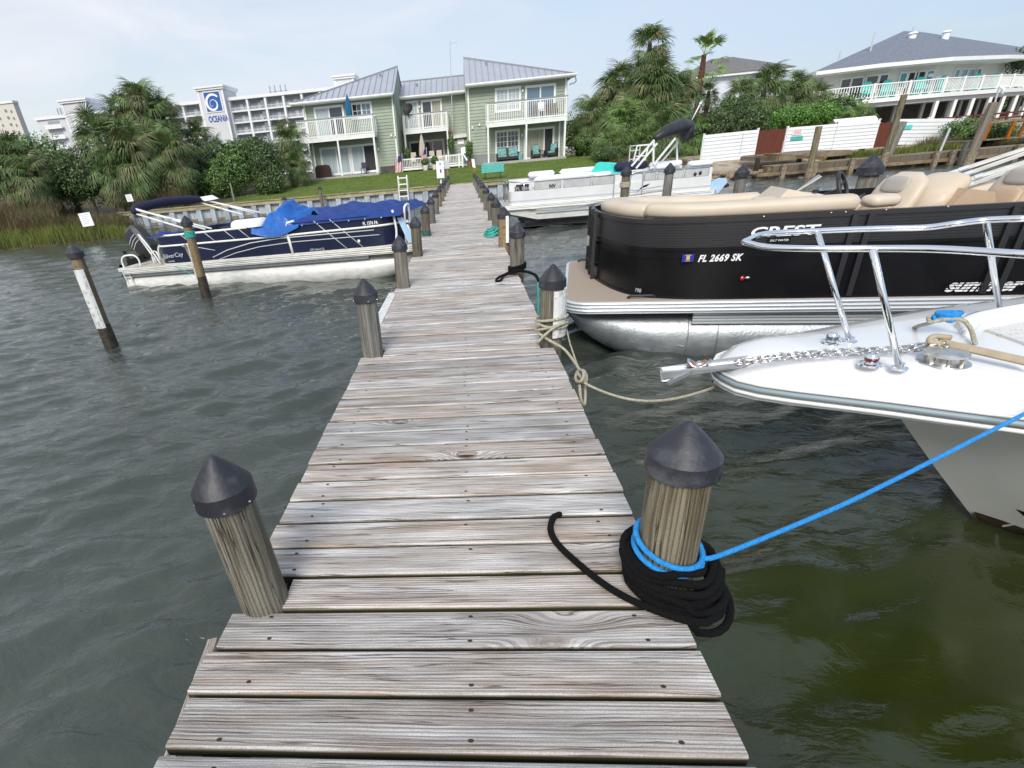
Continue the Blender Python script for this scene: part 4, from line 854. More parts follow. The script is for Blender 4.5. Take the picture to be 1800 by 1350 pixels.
P('swoosh_line', MB().tube(curve([(a.x-.4, .05, a.z+.15), (a.x, .05, a.z+.08), (a.x+.5, .05, a.z+.12), (a.x+1.0, .05, a.z+.17)], 5), .012, 6), 'letter_grey', wt)
mb = MB()
for px, py in ((1222, 300), (1231, 298)): a = NP(wt, px, py+6, .05); mb.ball((a.x, .05, a.z), .045, .02, .05)
P('stern_speakers', mb, 'black_rubber', wt)
P('wheel_cover', MB().ball((3.78, .45, .45), .17, .1, .17), 'black_rubber', wt, smooth=True); P('black_seat_cover', pad([(3.45, 1.5), (3.9, 1.4), (4.35, 1.5)], .6, .24, .62), 'navy_cloth', wt, smooth=True)
P('outboard_motor', MB().loft([[(6.05+x*s_-(z*.3), 1.2+y*s_, z) for x, y in ((-.15, -.15), (.2, -.15), (.28, 0), (.2, .15), (-.15, .15))] for z, s_ in ((-.5, .3), (-.1, .5), (0, 1), (.35, 1), (.42, .6))]), 'vinyl_white', wt, smooth=40)
P('motor_bracket', MB().slab([(5.75, .15, .3), (5.95, .15, .1), (6.25, .15, .25), (6.3, .15, .15), (6.1, .15, -.12), (5.75, .15, -.1)], .5), 'light_blue', wt)
P('propeller', MB().ball((6.35, .4, .05), .14, .06, .06), 'black_rubber', wt)
mb = MB()
for (p, q_, y) in (((1110, 292), (1150, 246), .1), ((1118, 296), (1155, 252), .1), ((1143, 297), (1187, 243), .1), ((1150, 300), (1192, 250), 2.0), ((1148, 296), (1149, 248), .1), ((1190, 298), (1190, 245), 2.1)):
    a = NP(wt, *p, y); b_ = NP(wt, *q_, y); P('canopy_bow', MB().bar(a, b_, .045, .045), 'white_paint', wt)
a = NP(wt, 1120, 256, 2.2); 
for dx in (0, .35): mb.bar(a+Vector((dx, 0, 0)), a+Vector((dx-.1, 0, -.6)), .035)
mb.bar(a, a+Vector((.45, 0, 0)), .04); mb.bar(a+Vector((0, 0, -.3)), a+Vector((.3, 0, -.3)), .03)
P('canopy_frame', mb, 'white_paint', wt)
a = NP(wt, 1152, 243, .5); b_ = NP(wt, 1212, 222, 1.9)
P('folded_canopy', MB().tube([a, lerp(a, b_, .3)+Vector((0, 0, .08)), lerp(a, b_, .7)+Vector((0, 0, .10)), b_], [.08, .17, .20, .17], 10), 'black_rubber', wt, smooth=True)
P('canopy_boot', MB().ball(b_+Vector((-.05, 0, -.12)), .2, .3, .26), 'black_rubber', wt, smooth=True)
a = b_+Vector((.02, 0, .1)); P('stern_light_pole', MB().tube([a, a+Vector((.2, 0, .45))], .018, 6).ball(a+Vector((.21, 0, .47)), .04), 'white_paint', wt, smooth=True)
fl = MB(); mbv = []
a = NP(wt, 1004, 330, 1.6)
def lob(x, y): return 0
o_ = Vector((wt.location.x+2.62, wt.location.y+1.5, 1.15))
fl = T('foam_float', 'turquoise foam float mat sticking up out of the white pontoon boat', 'pool float', o_)
P('float_mat', MB().slab([o_+Vector(p) for p in ((.0, 0, .05), (.28, .0, .44), (.36, 0, .47), (.9, .1, .40), (1.15, .1, .30), (1.2, .1, .02), (.9, 0, -.1), (.3, 0, -.15))][::-1], .06), 'turquoise', fl, world=True)
P('folded_end', MB().slab([o_+Vector(p) for p in ((.5, -.6, -.10), (.55, -.6, .14), (.7, -.6, .16), (1.05, -.62, .12), (1.1, -.6, -.35), (.6, -.6, -.35))][::-1], .3), 'turquoise', fl, world=True)
mb = MB().tube(curve([(.02, .2, -.06), (.8, -.04, -.13), (1.8, -.05, -.16), (2.6, -.04, -.10), (3.5, 0, .02), (4.6, .02, .10)], 5), .010, 6); P('side_line', mb, 'cream_rope', wt, smooth=True)

# ---- white centre-console bow on the right
th = R(-8); o0 = Vector((1.35, 2.78, 0))
wb = T('motorboat', 'white centre-console motorboat, pointed bow with steel rail and anchor, near right', 'motorboat', o0, th)
def G(px, py, z): return FR[wb] @ onz(px, py, z)
def half(s_): return float(np.interp(s_, [0, .02, .06, .14, .27, .6, .9, 1.3, 2.0, 3.0, 6.2], [0.01, .10, .19, .26, .325, .46, .60, .78, 1.0, 1.16, 1.16]))
SS = [0, .02, .06, .14, .27, .42, .6, .8, 1.0, 1.3, 1.65, 2.0, 2.5, 3.0, 4.0, 5.2, 6.2]
def zr(s_): return .885+.035*min(s_, 1.5)/1.5+.01*max(0, s_-1.5)
def sect(s_, y):  return Vector((s_, y, 0))
# upper deck moulding
rings = []
for s_ in SS:
    b_ = half(s_); z = zr(s_); ins = min(.17, b_*.38); c1 = b_-ins*.25; c2 = b_-ins; up_ = .125*min(1, (s_+.03)/.22)
    prof = [(b_, z), (b_-.004, z+.03*min(1, s_*8+.3)), (c1-.02*min(1, s_*5), z+up_*.75), (c2, z+up_), (c2-.05*min(1, b_*3), z+up_+.014), (0, z+up_+.02)]
    ring = [(s_, -y, zz) for y, zz in prof]+[(s_, y, zz) for y, zz in prof[-2::-1]]
    rings.append(ring)
P('foredeck', MB().loft(rings, ring_closed=False, caps=False), 'gelcoat', wb, smooth=32)
# flare shelf under the rail, then the hull
SH = [0, .02, .06, .14, .27, .42, .6, .8, .92]
rings = [[(s_, -half(s_), zr(s_)), (s_, -half(s_)*.96, zr(s_)-.055), (s_, 0, zr(s_)-.07-.12*s_), (s_, half(s_)*.96, zr(s_)-.055), (s_, half(s_), zr(s_))] for s_ in SH+[6.2]]
P('bow_shelf', MB().loft(rings, ring_closed=False, caps=False), 'gelcoat', wb, smooth=25)
def keel(s_): return float(np.interp(s_, [.80, .92, 1.06, 1.23, 1.45, 1.58, 1.85, 2.4, 3.2, 6.2], [.82, .67, .50, .30, .05, -.08, -.27, -.40, -.45, -.42]))
rings = []
for s_ in (.80, .92, 1.06, 1.23, 1.45, 1.58, 1.85, 2.4, 3.2, 4.5, 6.2):
    k_ = keel(s_); zt_ = zr(s_)-.05; w_ = (half(s_)-.05)*min(1, (s_-.78)*1.6) if s_ < 1.4 else half(s_)-.05
    zc_ = lerp(k_, zt_, .42) if s_ < 2 else .02; bc = w_*min(.86, .34+.25*(s_-.8))
    rings.append([(s_, -w_, zt_), (s_, -lerp(bc, w_, .55), lerp(zc_, zt_, .5)), (s_, -bc, zc_), (s_, -bc*.45, lerp(k_, zc_, .5)), (s_, 0, k_), (s_, bc*.45, lerp(k_, zc_, .5)), (s_, bc, zc_), (s_, lerp(bc, w_, .55), lerp(zc_, zt_, .5)), (s_, w_, zt_)])
P('hull', MB().loft(rings, ring_closed=False, caps=False), 'cream_gel', wb, smooth=32)
P('transom', MB().slab([rings[-1][i] for i in (0, 2, 4, 6, 8)], .03), 'cream_gel', wb)
# dark boot stripe and weedy bottom line
def hull_y(s_, z):
    import bisect
    rs = None
    for a_, b_ in zip(rings, rings[1:]):
        if a_[0][0] <= s_ <= b_[0][0]:
            q = (s_-a_[0][0])/(b_[0][0]-a_[0][0]); rs = [(lerp(u_[1], v_[1], q), lerp(u_[2], v_[2], q)) for u_, v_ in zip(a_, b_)][:5]; break
    for (ya, za), (yb, zb) in zip(rs, rs[1:]):
        if zb <= z <= za: return lerp(ya, yb, (za-z)/(za-zb+1e-9))
    return rs[-1][0]
mb = MB(); st_ = [(1.56, .205, .125), (1.60, .205, .125), (1.8, .205, .12), (2.2, .205, .12), (3, .205, .12), (4.4, .205, .12), (6.1, .205, .12)]
rg = [[(s_, hull_y(s_, a_)-.004, a_), (s_, hull_y(s_, b_)-.004, b_)] for s_, a_, b_ in st_]
rg[0] = [(1.49, hull_y(1.49, .205)-.003, .205), (1.58, hull_y(1.58, .13)-.003, .13)]
P('boot_stripe', mb.loft(rg, ring_closed=False, caps=False), 'black_gloss', wb)
mb = MB(); rg = [[(s_, hull_y(s_, .055+.01*math.sin(s_*30))-.004, .055+.01*math.sin(s_*30)), (s_, hull_y(s_, -.06)-.004, -.06)] for s_ in np.linspace(1.47, 6.1, 60)]
P('weed_line', mb.loft(rg, ring_closed=False, caps=False), 'wet_wood', wb)
mat('rub_grey', (0.24, 0.30, 0.33), 0.45)
for nm, off, r_, m_ in (('rub_rail', .004, .016, 'rub_grey'), ('rail_lip', -.028, .011, 'gelcoat'), ('upper_lip', .03, .009, 'gelcoat')):
    pts = [(s_, -half(s_)-.003, zr(s_)+off) for s_ in SS[::-1]]+[(s_, half(s_)+.003, zr(s_)+off) for s_ in SS[1:]]
    P(nm, MB().tube(pts, r_, 8), m_, wb, smooth=True)
# raised centre of the deck: recessed nonskid well with rounded coaming
P('nonskid_panel', MB().prism([(1.28, -.12), (1.75, -.34), (2.4, -.55), (3.0, -.6), (3.0, .6), (2.4, .55), (1.7, .34), (1.26, .12)], zr(1.6)+.135, zr(1.6)+.152), 'nonskid', wb)
mb = MB().tube(curve([(1.16, .08, 1.055), (1.30, .28, 1.065), (1.7, .46, 1.075), (2.4, .72, 1.085), (3.0, .8, 1.09)], 5), [.03]*3+[.045]*18, 8); P('far_coaming', mb, 'gelcoat', wb, smooth=True)
zt = 1.045
sb = []
def stanchion(base, top, name='rail_stanchion'):
    o_ = P(name, MB().cyl(base, top, .0130, n=12), 'chrome', wb, smooth=True); P('base_flange', MB().lathe([(.034, 0), (.032, .008), (.018, .014), (.016, .03)], c=base-Vector((0, 0, .004)), n=16), 'chrome', o_, smooth=40)
zR = 1.58
nr = [G(1308, 425, zR), G(1345, 434, zR), G(1420, 437, zR), G(1533, 437, zR), G(1650, 438, zR+.005), G(1800, 447, zR+.01)]
fr = [G(1308, 425, zR), G(1345, 411, zR), G(1437, 406, zR), G(1540, 402, zR), G(1625, 400, zR), G(1680, 393, zR+.02), G(1730, 387, zR+.03), G(1800, 384, zR+.04)]
nr2 = curve([nr[0], nr[1], nr[2], nr[3], nr[4], nr[5]], 6); fr2 = curve(fr, 6)
d1 = nr2[-1]-nr2[-2]; d2 = fr2[-1]-fr2[-2]
loop = [fr2[-1]+Vector((2.2, .35, 0)), fr2[-1]+Vector((1, .16, 0))]+fr2[::-1]+nr2[1:]+[nr2[-1]+Vector((1, -.3, 0)), nr2[-1]+Vector((2.2, -.45, 0))]
P('bow_rail', MB().tube(loop, .0140, 12), 'chrome', wb, smooth=True)
stanchion(G(1581, 647, zt), G(1534, 438, zR)); stanchion(G(1494, 600, zt), G(1437, 407, zR)); stanchion(G(1757, 547, 1.075), G(1733, 387, zR+.03))
stanchion(Vector((1.9, -.82, 1.03)), nr2[-1]+Vector((1, -.3, 0))); stanchion(Vector((3.0, .95, 1.03)), fr2[-1]+Vector((1, .16, 0)))
# navigation light, second light, fuel/locker cap
mat('dark_lens', (0.10, 0.012, 0.014), 0.15, coat=.5); mat('green_lens', (0.05, 0.10, 0.12), 0.15, coat=.5)
def nav(px, py, lens):
    b_ = G(px, py, zt); o_ = P('navigation_light', MB().lathe([(.045, 0), (.043, .010), (.028, .014), (.027, .018), (.026, .042), (.020, .052), (.004, .056)], c=b_-Vector((0, 0, .003)), n=20), 'chrome', wb, smooth=40)
    P('light_lens', MB().lathe([(.0275, .019), (.0275, .036)], c=b_, n=20), lens, o_, smooth=True)
nav(1529, 641, 'dark_lens'); nav(1461, 602, 'green_lens')
b_ = G(1658, 636, zt+.0)
o_ = P('deck_hatch', MB().lathe([(.098, 0), (.095, .008), (.062, .010), (.060, .038), (.078, .040), (.080, .052), (.074, .058), (.01, .060)], c=b_-Vector((0, 0, .004)), n=28), 'steel', wb, smooth=40)
mb = MB()
for a in (20, 75, 130, 200, 255, 310): mb.cyl(b_+Vector((.066*math.cos(R(a)), .066*math.sin(R(a)), .004)), b_+Vector((.066*math.cos(R(a)), .066*math.sin(R(a)), .040)), .009, n=8)
P('hatch_bolts', mb, 'steel', o_)
# anchor roller, anchor, chain, strap
A0 = G(1165, 655, .90); A1 = G(1325, 634, .985)
ax_ = (A1-A0).normalized(); sd = Vector((0, 0, 1)).cross(ax_).normalized()
roll = P('anchor_roller', MB().slab([A0+Vector((0, .035, .0)), A0+Vector((0, -.035, .0)), A1+Vector((.12, -.04, .0)), A1+Vector((.12, .04, .0))][::-1], .010), 'alu', wb)
mb = MB()
for s_ in (-1, 1): mb.slab([A0+sd*s_*.036+Vector((0, 0, -.022)), A0+sd*s_*.036+Vector((-.02, 0, .018)), A1+sd*s_*.042+Vector((0, 0, .018)), A1+sd*s_*.042+Vector((-.03, 0, -.014))], .008)
P('roller_cheeks', mb, 'alu', roll)
P('fluke', MB().slab([A0+Vector((-.01, -.03, -.045)), A0+Vector((-.01, .03, -.012)), A0+Vector((.09, .03, -.008)), A0+Vector((.10, -.035, -.012)), A0+Vector((.04, -.04, -.05))], .010), 'alu', roll)
P('anchor_shank', MB().bar(A0+Vector((.16, -.05, .045)), A0+Vector((.02, -.06, -.04)), .022, .02), 'alu_dull', roll)
k0 = A0+Vector((.17, 0, .04))
for i in range(3):
    mb = MB().tube([k0+Vector((.035*math.cos(a)*(1+.3*i), .03*math.sin(a)-.01*i, .012*i+.018*math.sin(a*2+i))) for a in np.linspace(0, 2*math.pi, 12)[:-1]], .008, 6, closed=True); P('shackle_lashing', mb, 'rust' if i % 2 else 'steel', roll, smooth=True)
chain = T('anchor_chain', 'rusty galvanised anchor chain lying along the white foredeck', 'chain', FR[wb].inverted() @ G(1400, 620, 1.07))
def link_mesh():
    pts = []
    for a in np.linspace(0, 2*math.pi, 13)[:-1]: pts.append((.0125*math.copysign(1, math.cos(a))*1+.009*math.cos(a), .0105*math.sin(a), 0))
    mb = MB().tube(pts, .0042, 6, closed=True); me = bpy.data.meshes.new('chain_link'); me.from_pydata(mb.v, [], mb.f); me.shade_smooth(); me.materials.append(MATS['steel']); return me
lm = link_mesh(); cps = curve([G(1285, 636, 1.03), G(1345, 628, 1.06), G(1400, 622, 1.075), G(1480, 617, 1.08), G(1570, 612, 1.085), G(1640, 604, 1.10), G(1662, 602, 1.115)], 30)
Wm = FR[wb].inverted(); cps = [Wm @ p for p in cps]
for strand, off in ((0, 0), (1, .020)):
    acc = 0; last = cps[0]; n_ = 0
    for p, q_ in zip(cps, cps[1:]):
        acc += (q_-p).length
        if acc >= .030:
            acc = 0; o_ = link('chain_link', lm, None, chain); d_ = (q_-p).normalized()
            rot = d_.to_track_quat('X', 'Z').to_matrix().to_4x4() @ Matrix.Rotation(R(90 if n_ % 2 else 8)+random.uniform(-.3, .3), 4, 'X')
            o_.matrix_local = FR[chain] @ Matrix.Translation(q_+Vector((0, -off, random.uniform(-.002, .003)-.008*strand))) @ rot; n_ += 1
a, b_ = G(1650, 603, 1.10), G(1815, 640, 1.09)
P('tie_down_strap', MB().slab([a+Vector((0, .02, .02)), a+Vector((0, -.035, 0)), b_+Vector((0, -.045, 0)), b_+Vector((0, .02, .02))], .010), 'brown_strap', wb)
P('strap_loop', MB().tube(curve([a+Vector((.01, -.02, .0)), a+Vector((-.045, -.01, .01)), a+Vector((-.02, .01, .03)), a+Vector((.04, 0, .025))], 4), .013, 8), 'brown_strap', wb, smooth=True)
P('deck_slot', MB().box(1.30, 1.60, -.42, -.38, 1.058, 1.064), 'vinyl_grey', wb)
# mooring line knot of blue and cream rope at the far edge
def knot(name, c0, r_, m_, lab, n_=5, sc=1.0, seed=1):
    rd = random.Random(seed); pts = []
    for i in range(n_*7):
        a = i*2*math.pi/7; pts.append(Vector(c0)+Vector((.052*sc*math.cos(a)+rd.uniform(-.008, .008), .03*sc*math.sin(a)+rd.uniform(-.006, .006), .020*sc+.016*sc*math.sin(a*.5+i)+rd.uniform(-.004, .004))))
    return MB().tube(curve(pts, 3), r_, 6)
kc = onz(1664, 562, 1.13); solo('blue_lashing', knot('k', kc, .010, 'blue_rope', '', 4, 1.0, 3), 'blue_rope', 'bundle of bright blue cord knotted on the cream line over the bow', 'rope', kc, smooth=True)
ln = MB().tube(curve([onz(1597, 584, .99), onz(1612, 574, 1.07), onz(1635, 568, 1.12), onz(1655, 562, 1.14), onz(1690, 562, 1.14), onz(1706, 578, 1.10), onz(1714, 604, 1.07)], 6), .010, 8)
ln.tube(curve([onz(1634, 567, 1.13), onz(1632, 558, 1.14), onz(1645, 556, 1.145), onz(1656, 562, 1.14)], 5), .009, 8)
P('bow_line', ln, 'cream_rope', wb, world=True, smooth=True)
# helm further aft (outside the frame)
P('cockpit_sole', MB().box(2.9, 6.1, -.95, .95, .25, .30), 'nonskid', wb); P('helm_console', MB().loft([[(3.9, -.35, .3), (4.8, -.35, .3), (4.8, .35, .3), (3.9, .35, .3)], [(4.1, -.33, 1.35), (4.6, -.33, 1.25), (4.6, .33, 1.25), (4.1, .33, 1.35)]]), 'gelcoat', wb)

# ------------------------------------------------------------------ ropes on the pilings
px_, py_ = XR+.004, 1.31
co = T('rope_coil', 'heavy black mooring rope coiled and hanging round the nearest right piling', 'rope', (px_, py_, .9))
rd = random.Random(5)
for i in range(9):
    q = i/8; pts = []
    for a in np.linspace(0, 2*math.pi, 37)[:-1]:
        c_a, s_a = math.cos(a), math.sin(a)                 # a = -90 deg faces the camera; the loops sag on the near side, off the dock's edge
        front = max(0, -s_a)**1.15
        rr = .112+.012*(i % 3)+front*(.006+.070*q); lx = .012*q+.025*front*q
        z = .900-.006*i-front*(.004+.082*q)-.012*abs(c_a)+.006*math.sin(3*a+i)-.035*q*max(0, c_a)
        rr += .006*math.sin(2*a+i*2.1)+.004*math.sin(5*a+i*1.3); z += .006*math.sin(2*a+i*1.7)+.004*math.sin(4*a+i)
        x = lx+rr*c_a; y = rr*s_a*(1.0 if s_a > 0 else .92)
        if x < .0: z = max(z, .822+.012*((i+1) % 3))
        pts.append((px_+x, py_+y, z))
    P('rope_turn', MB().tube(pts, .0122, 8, closed=True), 'black_rope', co, world=True, smooth=True)
P('rope_tail', MB().tube(curve([onz(986, 904, .772), onz(981, 905, .808), onz(972, 911, .822), onz(968, 932, .816), onz(980, 956, .815), onz(1010, 985, .815), onz(1055, 1022, .815), onz(1100, 1050, .817), onz(1150, 1072, .825), onz(1205, 1090, .826), onz(1245, 1092, .80), onz(1262, 1062, .80), onz(1268, 1000, .84)], 6), .0120, 8), 'black_rope', co, world=True, smooth=True)
br = T('mooring_line', 'bright blue mooring line from the near right piling up to the white bow', 'rope', (px_, py_, 1.0))
lp_ = []
for i, (z0_, r_) in enumerate(((.936, .099), (.905, .101))):
    mb = MB().tube([(px_+r_*math.cos(a), py_+r_*math.sin(a), z0_-.024*math.cos(a+.4)*(1 if i == 0 else .6)+.01*math.sin(a)) for a in np.linspace(0, 2*math.pi, 33)[:-1]], .0088, 8, closed=True); P('rope_turn', mb, 'blue_rope', br, world=True, smooth=True)
e0 = ony(1283, 973, 1.28); e1 = ony(1545, 857, 1.60); e2 = ony(1800, 728, 1.93)
P('taut_line', MB().tube(curve([(px_+.085, py_-.045, .908), lerp(Vector((px_+.085, py_-.045, .908)), e0, .7), lerp(e0, e1, .5)+Vector((0, 0, -.004)), e1, e2, e2+(e2-e1)*1.2], 8), .0082, 8), 'blue_rope', br, world=True, smooth=True)
# cream line round the second right piling
px2, py2 = XR+.004, 3.71
cl = T('cream_mooring_line', 'cream mooring line from the second right piling sagging to the white bow', 'rope', (px2, py2, .9))
for i, (z0_, tl) in enumerate(((.985, .02), (.955, -.02), (.925, .035))):
    P('rope_turn', MB().tube([(px2+.112*math.cos(a), py2+.112*math.sin(a), z0_+tl*math.cos(a+.8)) for a in np.linspace(0, 2*math.pi, 29)[:-1]], .0095, 8, closed=True), 'cream_rope', cl, world=True, smooth=True)
P('crossing_strand', MB().tube(curve([(px2+.06, py2-.12, .975), (px2-.03, py2-.135, .93), (px2-.10, py2-.13, .86), (px2-.105, py2-.10, .83)], 5), .0095, 8), 'cream_rope', cl, world=True, smooth=True)
P('down_strand', MB().tube(curve([(px2-.10, py2-.09, .90), (px2-.03, py2-.14, .86), (px2+.05, py2-.24, .83), (px2+.09, py2-.42, .80), (px2+.10, py2-.56, .79)], 6), .0095, 8), 'cream_rope', cl, world=True, smooth=True)
kk = Vector((px2+.085, 3.08, .78)); 
for i in range(4):
    P('knot_turn', MB().tube([kk+Vector((.02*math.sin(a)+.012*i, (.07+.01*i)*math.cos(a)+.03*i, -.015*i+.03*math.sin(a))) for a in np.linspace(0, 2*math.pi, 16)[:-1]], .0095, 6, closed=True), 'cream_rope', cl, world=True, smooth=True)
P('hanging_loop', MB().tube(curve([kk+Vector((0, .06, 0)), kk+Vector((.035, .0, -.06)), kk+Vector((.03, -.06, -.17)), kk+Vector((0, -.08, -.12)), kk+Vector((-.005, -.02, -.02))], 6), .0095, 8), 'cream_rope', cl, world=True, smooth=True)
w0 = Vector((px2+.10, 3.02, .76)); w3 = onz(1262, 678, .80); 
P('sagging_line', MB().tube([w0.lerp(w3, q)+Vector((0, 0, -.11*math.sin(q*math.pi)**.9-.0*q)) for q in np.linspace(0, 1, 25)], .0085, 8), 'cream_rope', cl, world=True, smooth=True)
P('back_line', MB().tube([(px2+.10, py2+.05, .95), (px2+.13, py2-.05, .80), (px2+.10, 3.12, .77)], .006, 6), 'cream_rope', cl, world=True, smooth=True)
# black strap on the third right piling
px3, py3 = XR+.004, 6.30
ks = T('black_strap_rope', 'short black rope tied round the third right piling, its loop on the planks', 'rope', (px3, py3, .85))
mb = MB()
for z_ in (.85, .87, .89): mb.tube([(px3+.096*math.cos(a), py3+.096*math.sin(a), z_+.02*math.cos(a)) for a in np.linspace(0, 2*math.pi, 20)[:-1]], .014, 6, closed=True)
P('strap_turns', mb, 'black_rope', ks, world=True, smooth=True)
P('strap_loop', MB().tube(curve([(px3-.04, py3-.12, .86), (px3-.14, py3-.16, .835), (px3-.24, py3-.26, .815), (px3-.27, py3-.42, .812), (px3-.22, py3-.40, .814), (px3-.17, py3-.24, .83), (px3-.06, py3-.2, .85), (px3+.04, py3-.16, .87)], 5), .013, 6), 'black_rope', ks, world=True, smooth=True)
P('strap_end', MB().tube(curve([(px3-.08, py3-.14, .86), (px3+.08, py3-.20, .85), (px3+.16, py3-.36, .84), (px3+.17, py3-.62, .83)], 5), .017, 6), 'black_rope', ks, world=True, smooth=True)
P('hanging_cord', MB().tube([(px3+.165, py3-.60, .83), (px3+.17, py3-.62, .5), (px3+.17, py3-.60, .15)], .010, 6), 'teal_rope', ks, world=True)
# teal bundle
tb = T('teal_rope_bundle', 'loose bundle of teal rope on the planks beside the dark right piling', 'rope', (.5, 9.6, .82))
for i in range(7):
    c_ = Vector((.47, 9.75, .82)); P('rope_loop', MB().tube([c_+Vector((.11*math.cos(a)*(1-.06*i)+.03*(i % 3)-.02, .30*math.sin(a)*(1-.08*i), .012*i+.05*max(0, math.cos(a))*(i/6))) for a in np.linspace(0, 2*math.pi, 20)[:-1]], .011, 6, closed=True), 'teal_rope', tb, world=True, smooth=True)
# thin line drooping from the blue pontoon to the mooring pile
solo('slack_line', MB().tube(curve([(-5.2, 10.0, 1.15), (-5.28, 10.2, .75), (-5.45, 10.6, .32), (-5.9, 11.1, .30), (-6.6, 11.6, .45)], 6), .007, 6), 'teal_rope', 'thin slack line drooping between teal-wrapped mooring pile and blue pontoon', 'rope', (-5.2, 10.0, 1.15), smooth=True)
# ------------------------------------------------------------------ green condominium house
mat('siding_green', (0.33, 0.38, 0.31), 0.7, var=(0.275, 0.325, 0.255), scale=1.6, detail=8)
mat('trim_white', (0.76, 0.77, 0.76), 0.5)
mat('roof_metal', (0.46, 0.48, 0.535), 0.38, 0.35, var=(0.42, 0.44, 0.49), scale=1.1)
mat('seam_metal', (0.30, 0.32, 0.36), 0.4, 0.4)
mat('glass_dark', (0.035, 0.045, 0.060), 0.06, spec=0.8)
mat('glass_blue', (0.10, 0.17, 0.24), 0.06, spec=0.8)
mat('glass_teal', (0.03, 0.26, 0.30), 0.1, spec=0.8)
mat('curtain', (0.46, 0.52, 0.54), 0.8, var=(0.30, 0.37, 0.40), scale=9, st=(4, 1, .05))
mat('curtain_beige', (0.42, 0.41, 0.34), 0.8, var=(0.24, 0.24, 0.19), scale=8, st=(4, 1, .05))
mat('foundation', (0.11, 0.10, 0.095), 0.9, var=(0.07, 0.065, 0.06), scale=3, bump=.3)
mat('grey_skirt', (0.24, 0.24, 0.25), 0.8)
mat('concrete', (0.42, 0.41, 0.38), 0.85, var=(0.34, 0.33, 0.30), scale=2)
mat('screen_black', (0.02, 0.02, 0.023), 0.6)
mat('wicker', (0.018, 0.018, 0.022), 0.6)
mat('aqua_cushion', (0.10, 0.30, 0.29), 0.8, var=(0.45, 0.52, 0.50), scale=14, lo=.55, hi=.62)
mat('umbrella_blue', (0.008, 0.09, 0.20), 0.75, var=(0.01, 0.12, 0.26), scale=4, st=(6, 6, .4))
mat('umbrella_beige', (0.52, 0.46, 0.39), 0.8, var=(0.44, 0.38, 0.32), scale=4, st=(6, 6, .4))
mat('maroon', (0.05, 0.018, 0.016), 0.7); mat('flag_red', (0.42, 0.03, 0.04), 0.7); mat('flag_blue', (0.015, 0.02, 0.10), 0.7)
mat('terracotta', (0.25, 0.10, 0.05), 0.8)
hs = T('condo_building', 'sage green two-storey condo building with grey metal roofs and white balconies', 'building', (-2, 44, 1.5))
def H(name, mb, m, par=hs, smooth=False, **k): return P(name, mb, m, par, world=True, smooth=smooth, **k)
def siding(x0, x1, Y, z0, z1, h=.20, name='wall', m='siding_green', par=None, top=None, back=.12):
    """lapped boards facing the camera, each course standing out over the one below"""
    mb = MB(); z = z0
    while z < z1-.01:
        zz = min(z+h, z1); mb.add([(x0, Y-.036, z), (x1, Y-.036, z), (x1, Y-.002, zz), (x0, Y-.002, zz), (x0, Y, z), (x1, Y, z)], [(0, 1, 2, 3), (0, 4, 5, 1)]); z = zz
    mb.box(x0, x1, Y+.001, Y+back, z0, z1)
    return H(name, mb, m, par or hs)
def side_wall(x, poly_yz, name='side_wall', sgn=1):
    """lapped boards on a wall facing sideways; poly_yz gives its outline"""
    zs = [p[1] for p in poly_yz]; z0, z1 = min(zs), max(zs); mb = MB(); z = z0
    def span(z_):
        c = []
        for (a, b_) in zip(poly_yz, poly_yz[1:]+poly_yz[:1]):
            if (a[1]-z_)*(b_[1]-z_) <= 0 and abs(a[1]-b_[1]) > 1e-6: c.append(lerp(a[0], b_[0], (z_-a[1])/(b_[1]-a[1])))
        return (min(c), max(c)) if c else None
    while z < z1-.02:
        zz = min(z+.165, z1-.001); a = span(z+.001); b_ = span(zz-.001)
        if a and b_: mb.add([(x+sgn*.022, a[0], z), (x+sgn*.022, a[1], z), (x+sgn*.002, b_[1], zz), (x+sgn*.002, b_[0], zz)], [(0, 1, 2, 3)])
        z = zz
    mb.slab([(x, p[0], p[1]) for p in poly_yz][::sgn], .1)
    return H(name, mb, 'siding_green')
def window(x0, x1, z0, z1, Y, panes=((0, 1),), cols=0, rows=0, m='glass_dark', name='window', t_=.09, par=None, mats=None, sill=True, trim='trim_white'):
    par = par or hs; mb = MB(); f0, f1 = Y-.075, Y-.005
    mb.box(x0-t_, x1+t_, f0, f1, z1, z1+t_); mb.box(x0-t_, x1+t_, f0, f1, z0-t_, z0); mb.box(x0-t_, x0, f0, f1, z0, z1); mb.box(x1, x1+t_, f0, f1, z0, z1)
    fr_ = P(name, mb, trim, par, world=True)
    n_ = len(panes)
    for i, (a, b_) in enumerate(panes):
        xa, xb = lerp(x0, x1, a), lerp(x0, x1, b_)
        P('pane', MB().box(xa+.03, xb-.03, Y-.040, Y-.028, z0+.03, z1-.03), (mats or [m]*n_)[i], fr_, world=True)
        sb_ = MB(); s0, s1 = Y-.062, Y-.022
        sb_.box(xa, xb, s0, s1, z0, z0+.05); sb_.box(xa, xb, s0, s1, z1-.05, z1); sb_.box(xa, xa+.045, s0, s1, z0+.05, z1-.05); sb_.box(xb-.045, xb, s0, s1, z0+.05, z1-.05)
        for c in range(1, cols): xc = lerp(xa, xb, c/cols); sb_.box(xc-.014, xc+.014, Y-.050, Y-.041, z0+.05, z1-.05)
        for r_ in range(1, rows): zc = lerp(z0, z1, r_/rows); sb_.box(xa+.045, xb-.045, Y-.053, Y-.0405, zc-.014, zc+.014)
        P('sash', sb_, trim, fr_, world=True)
    return fr_
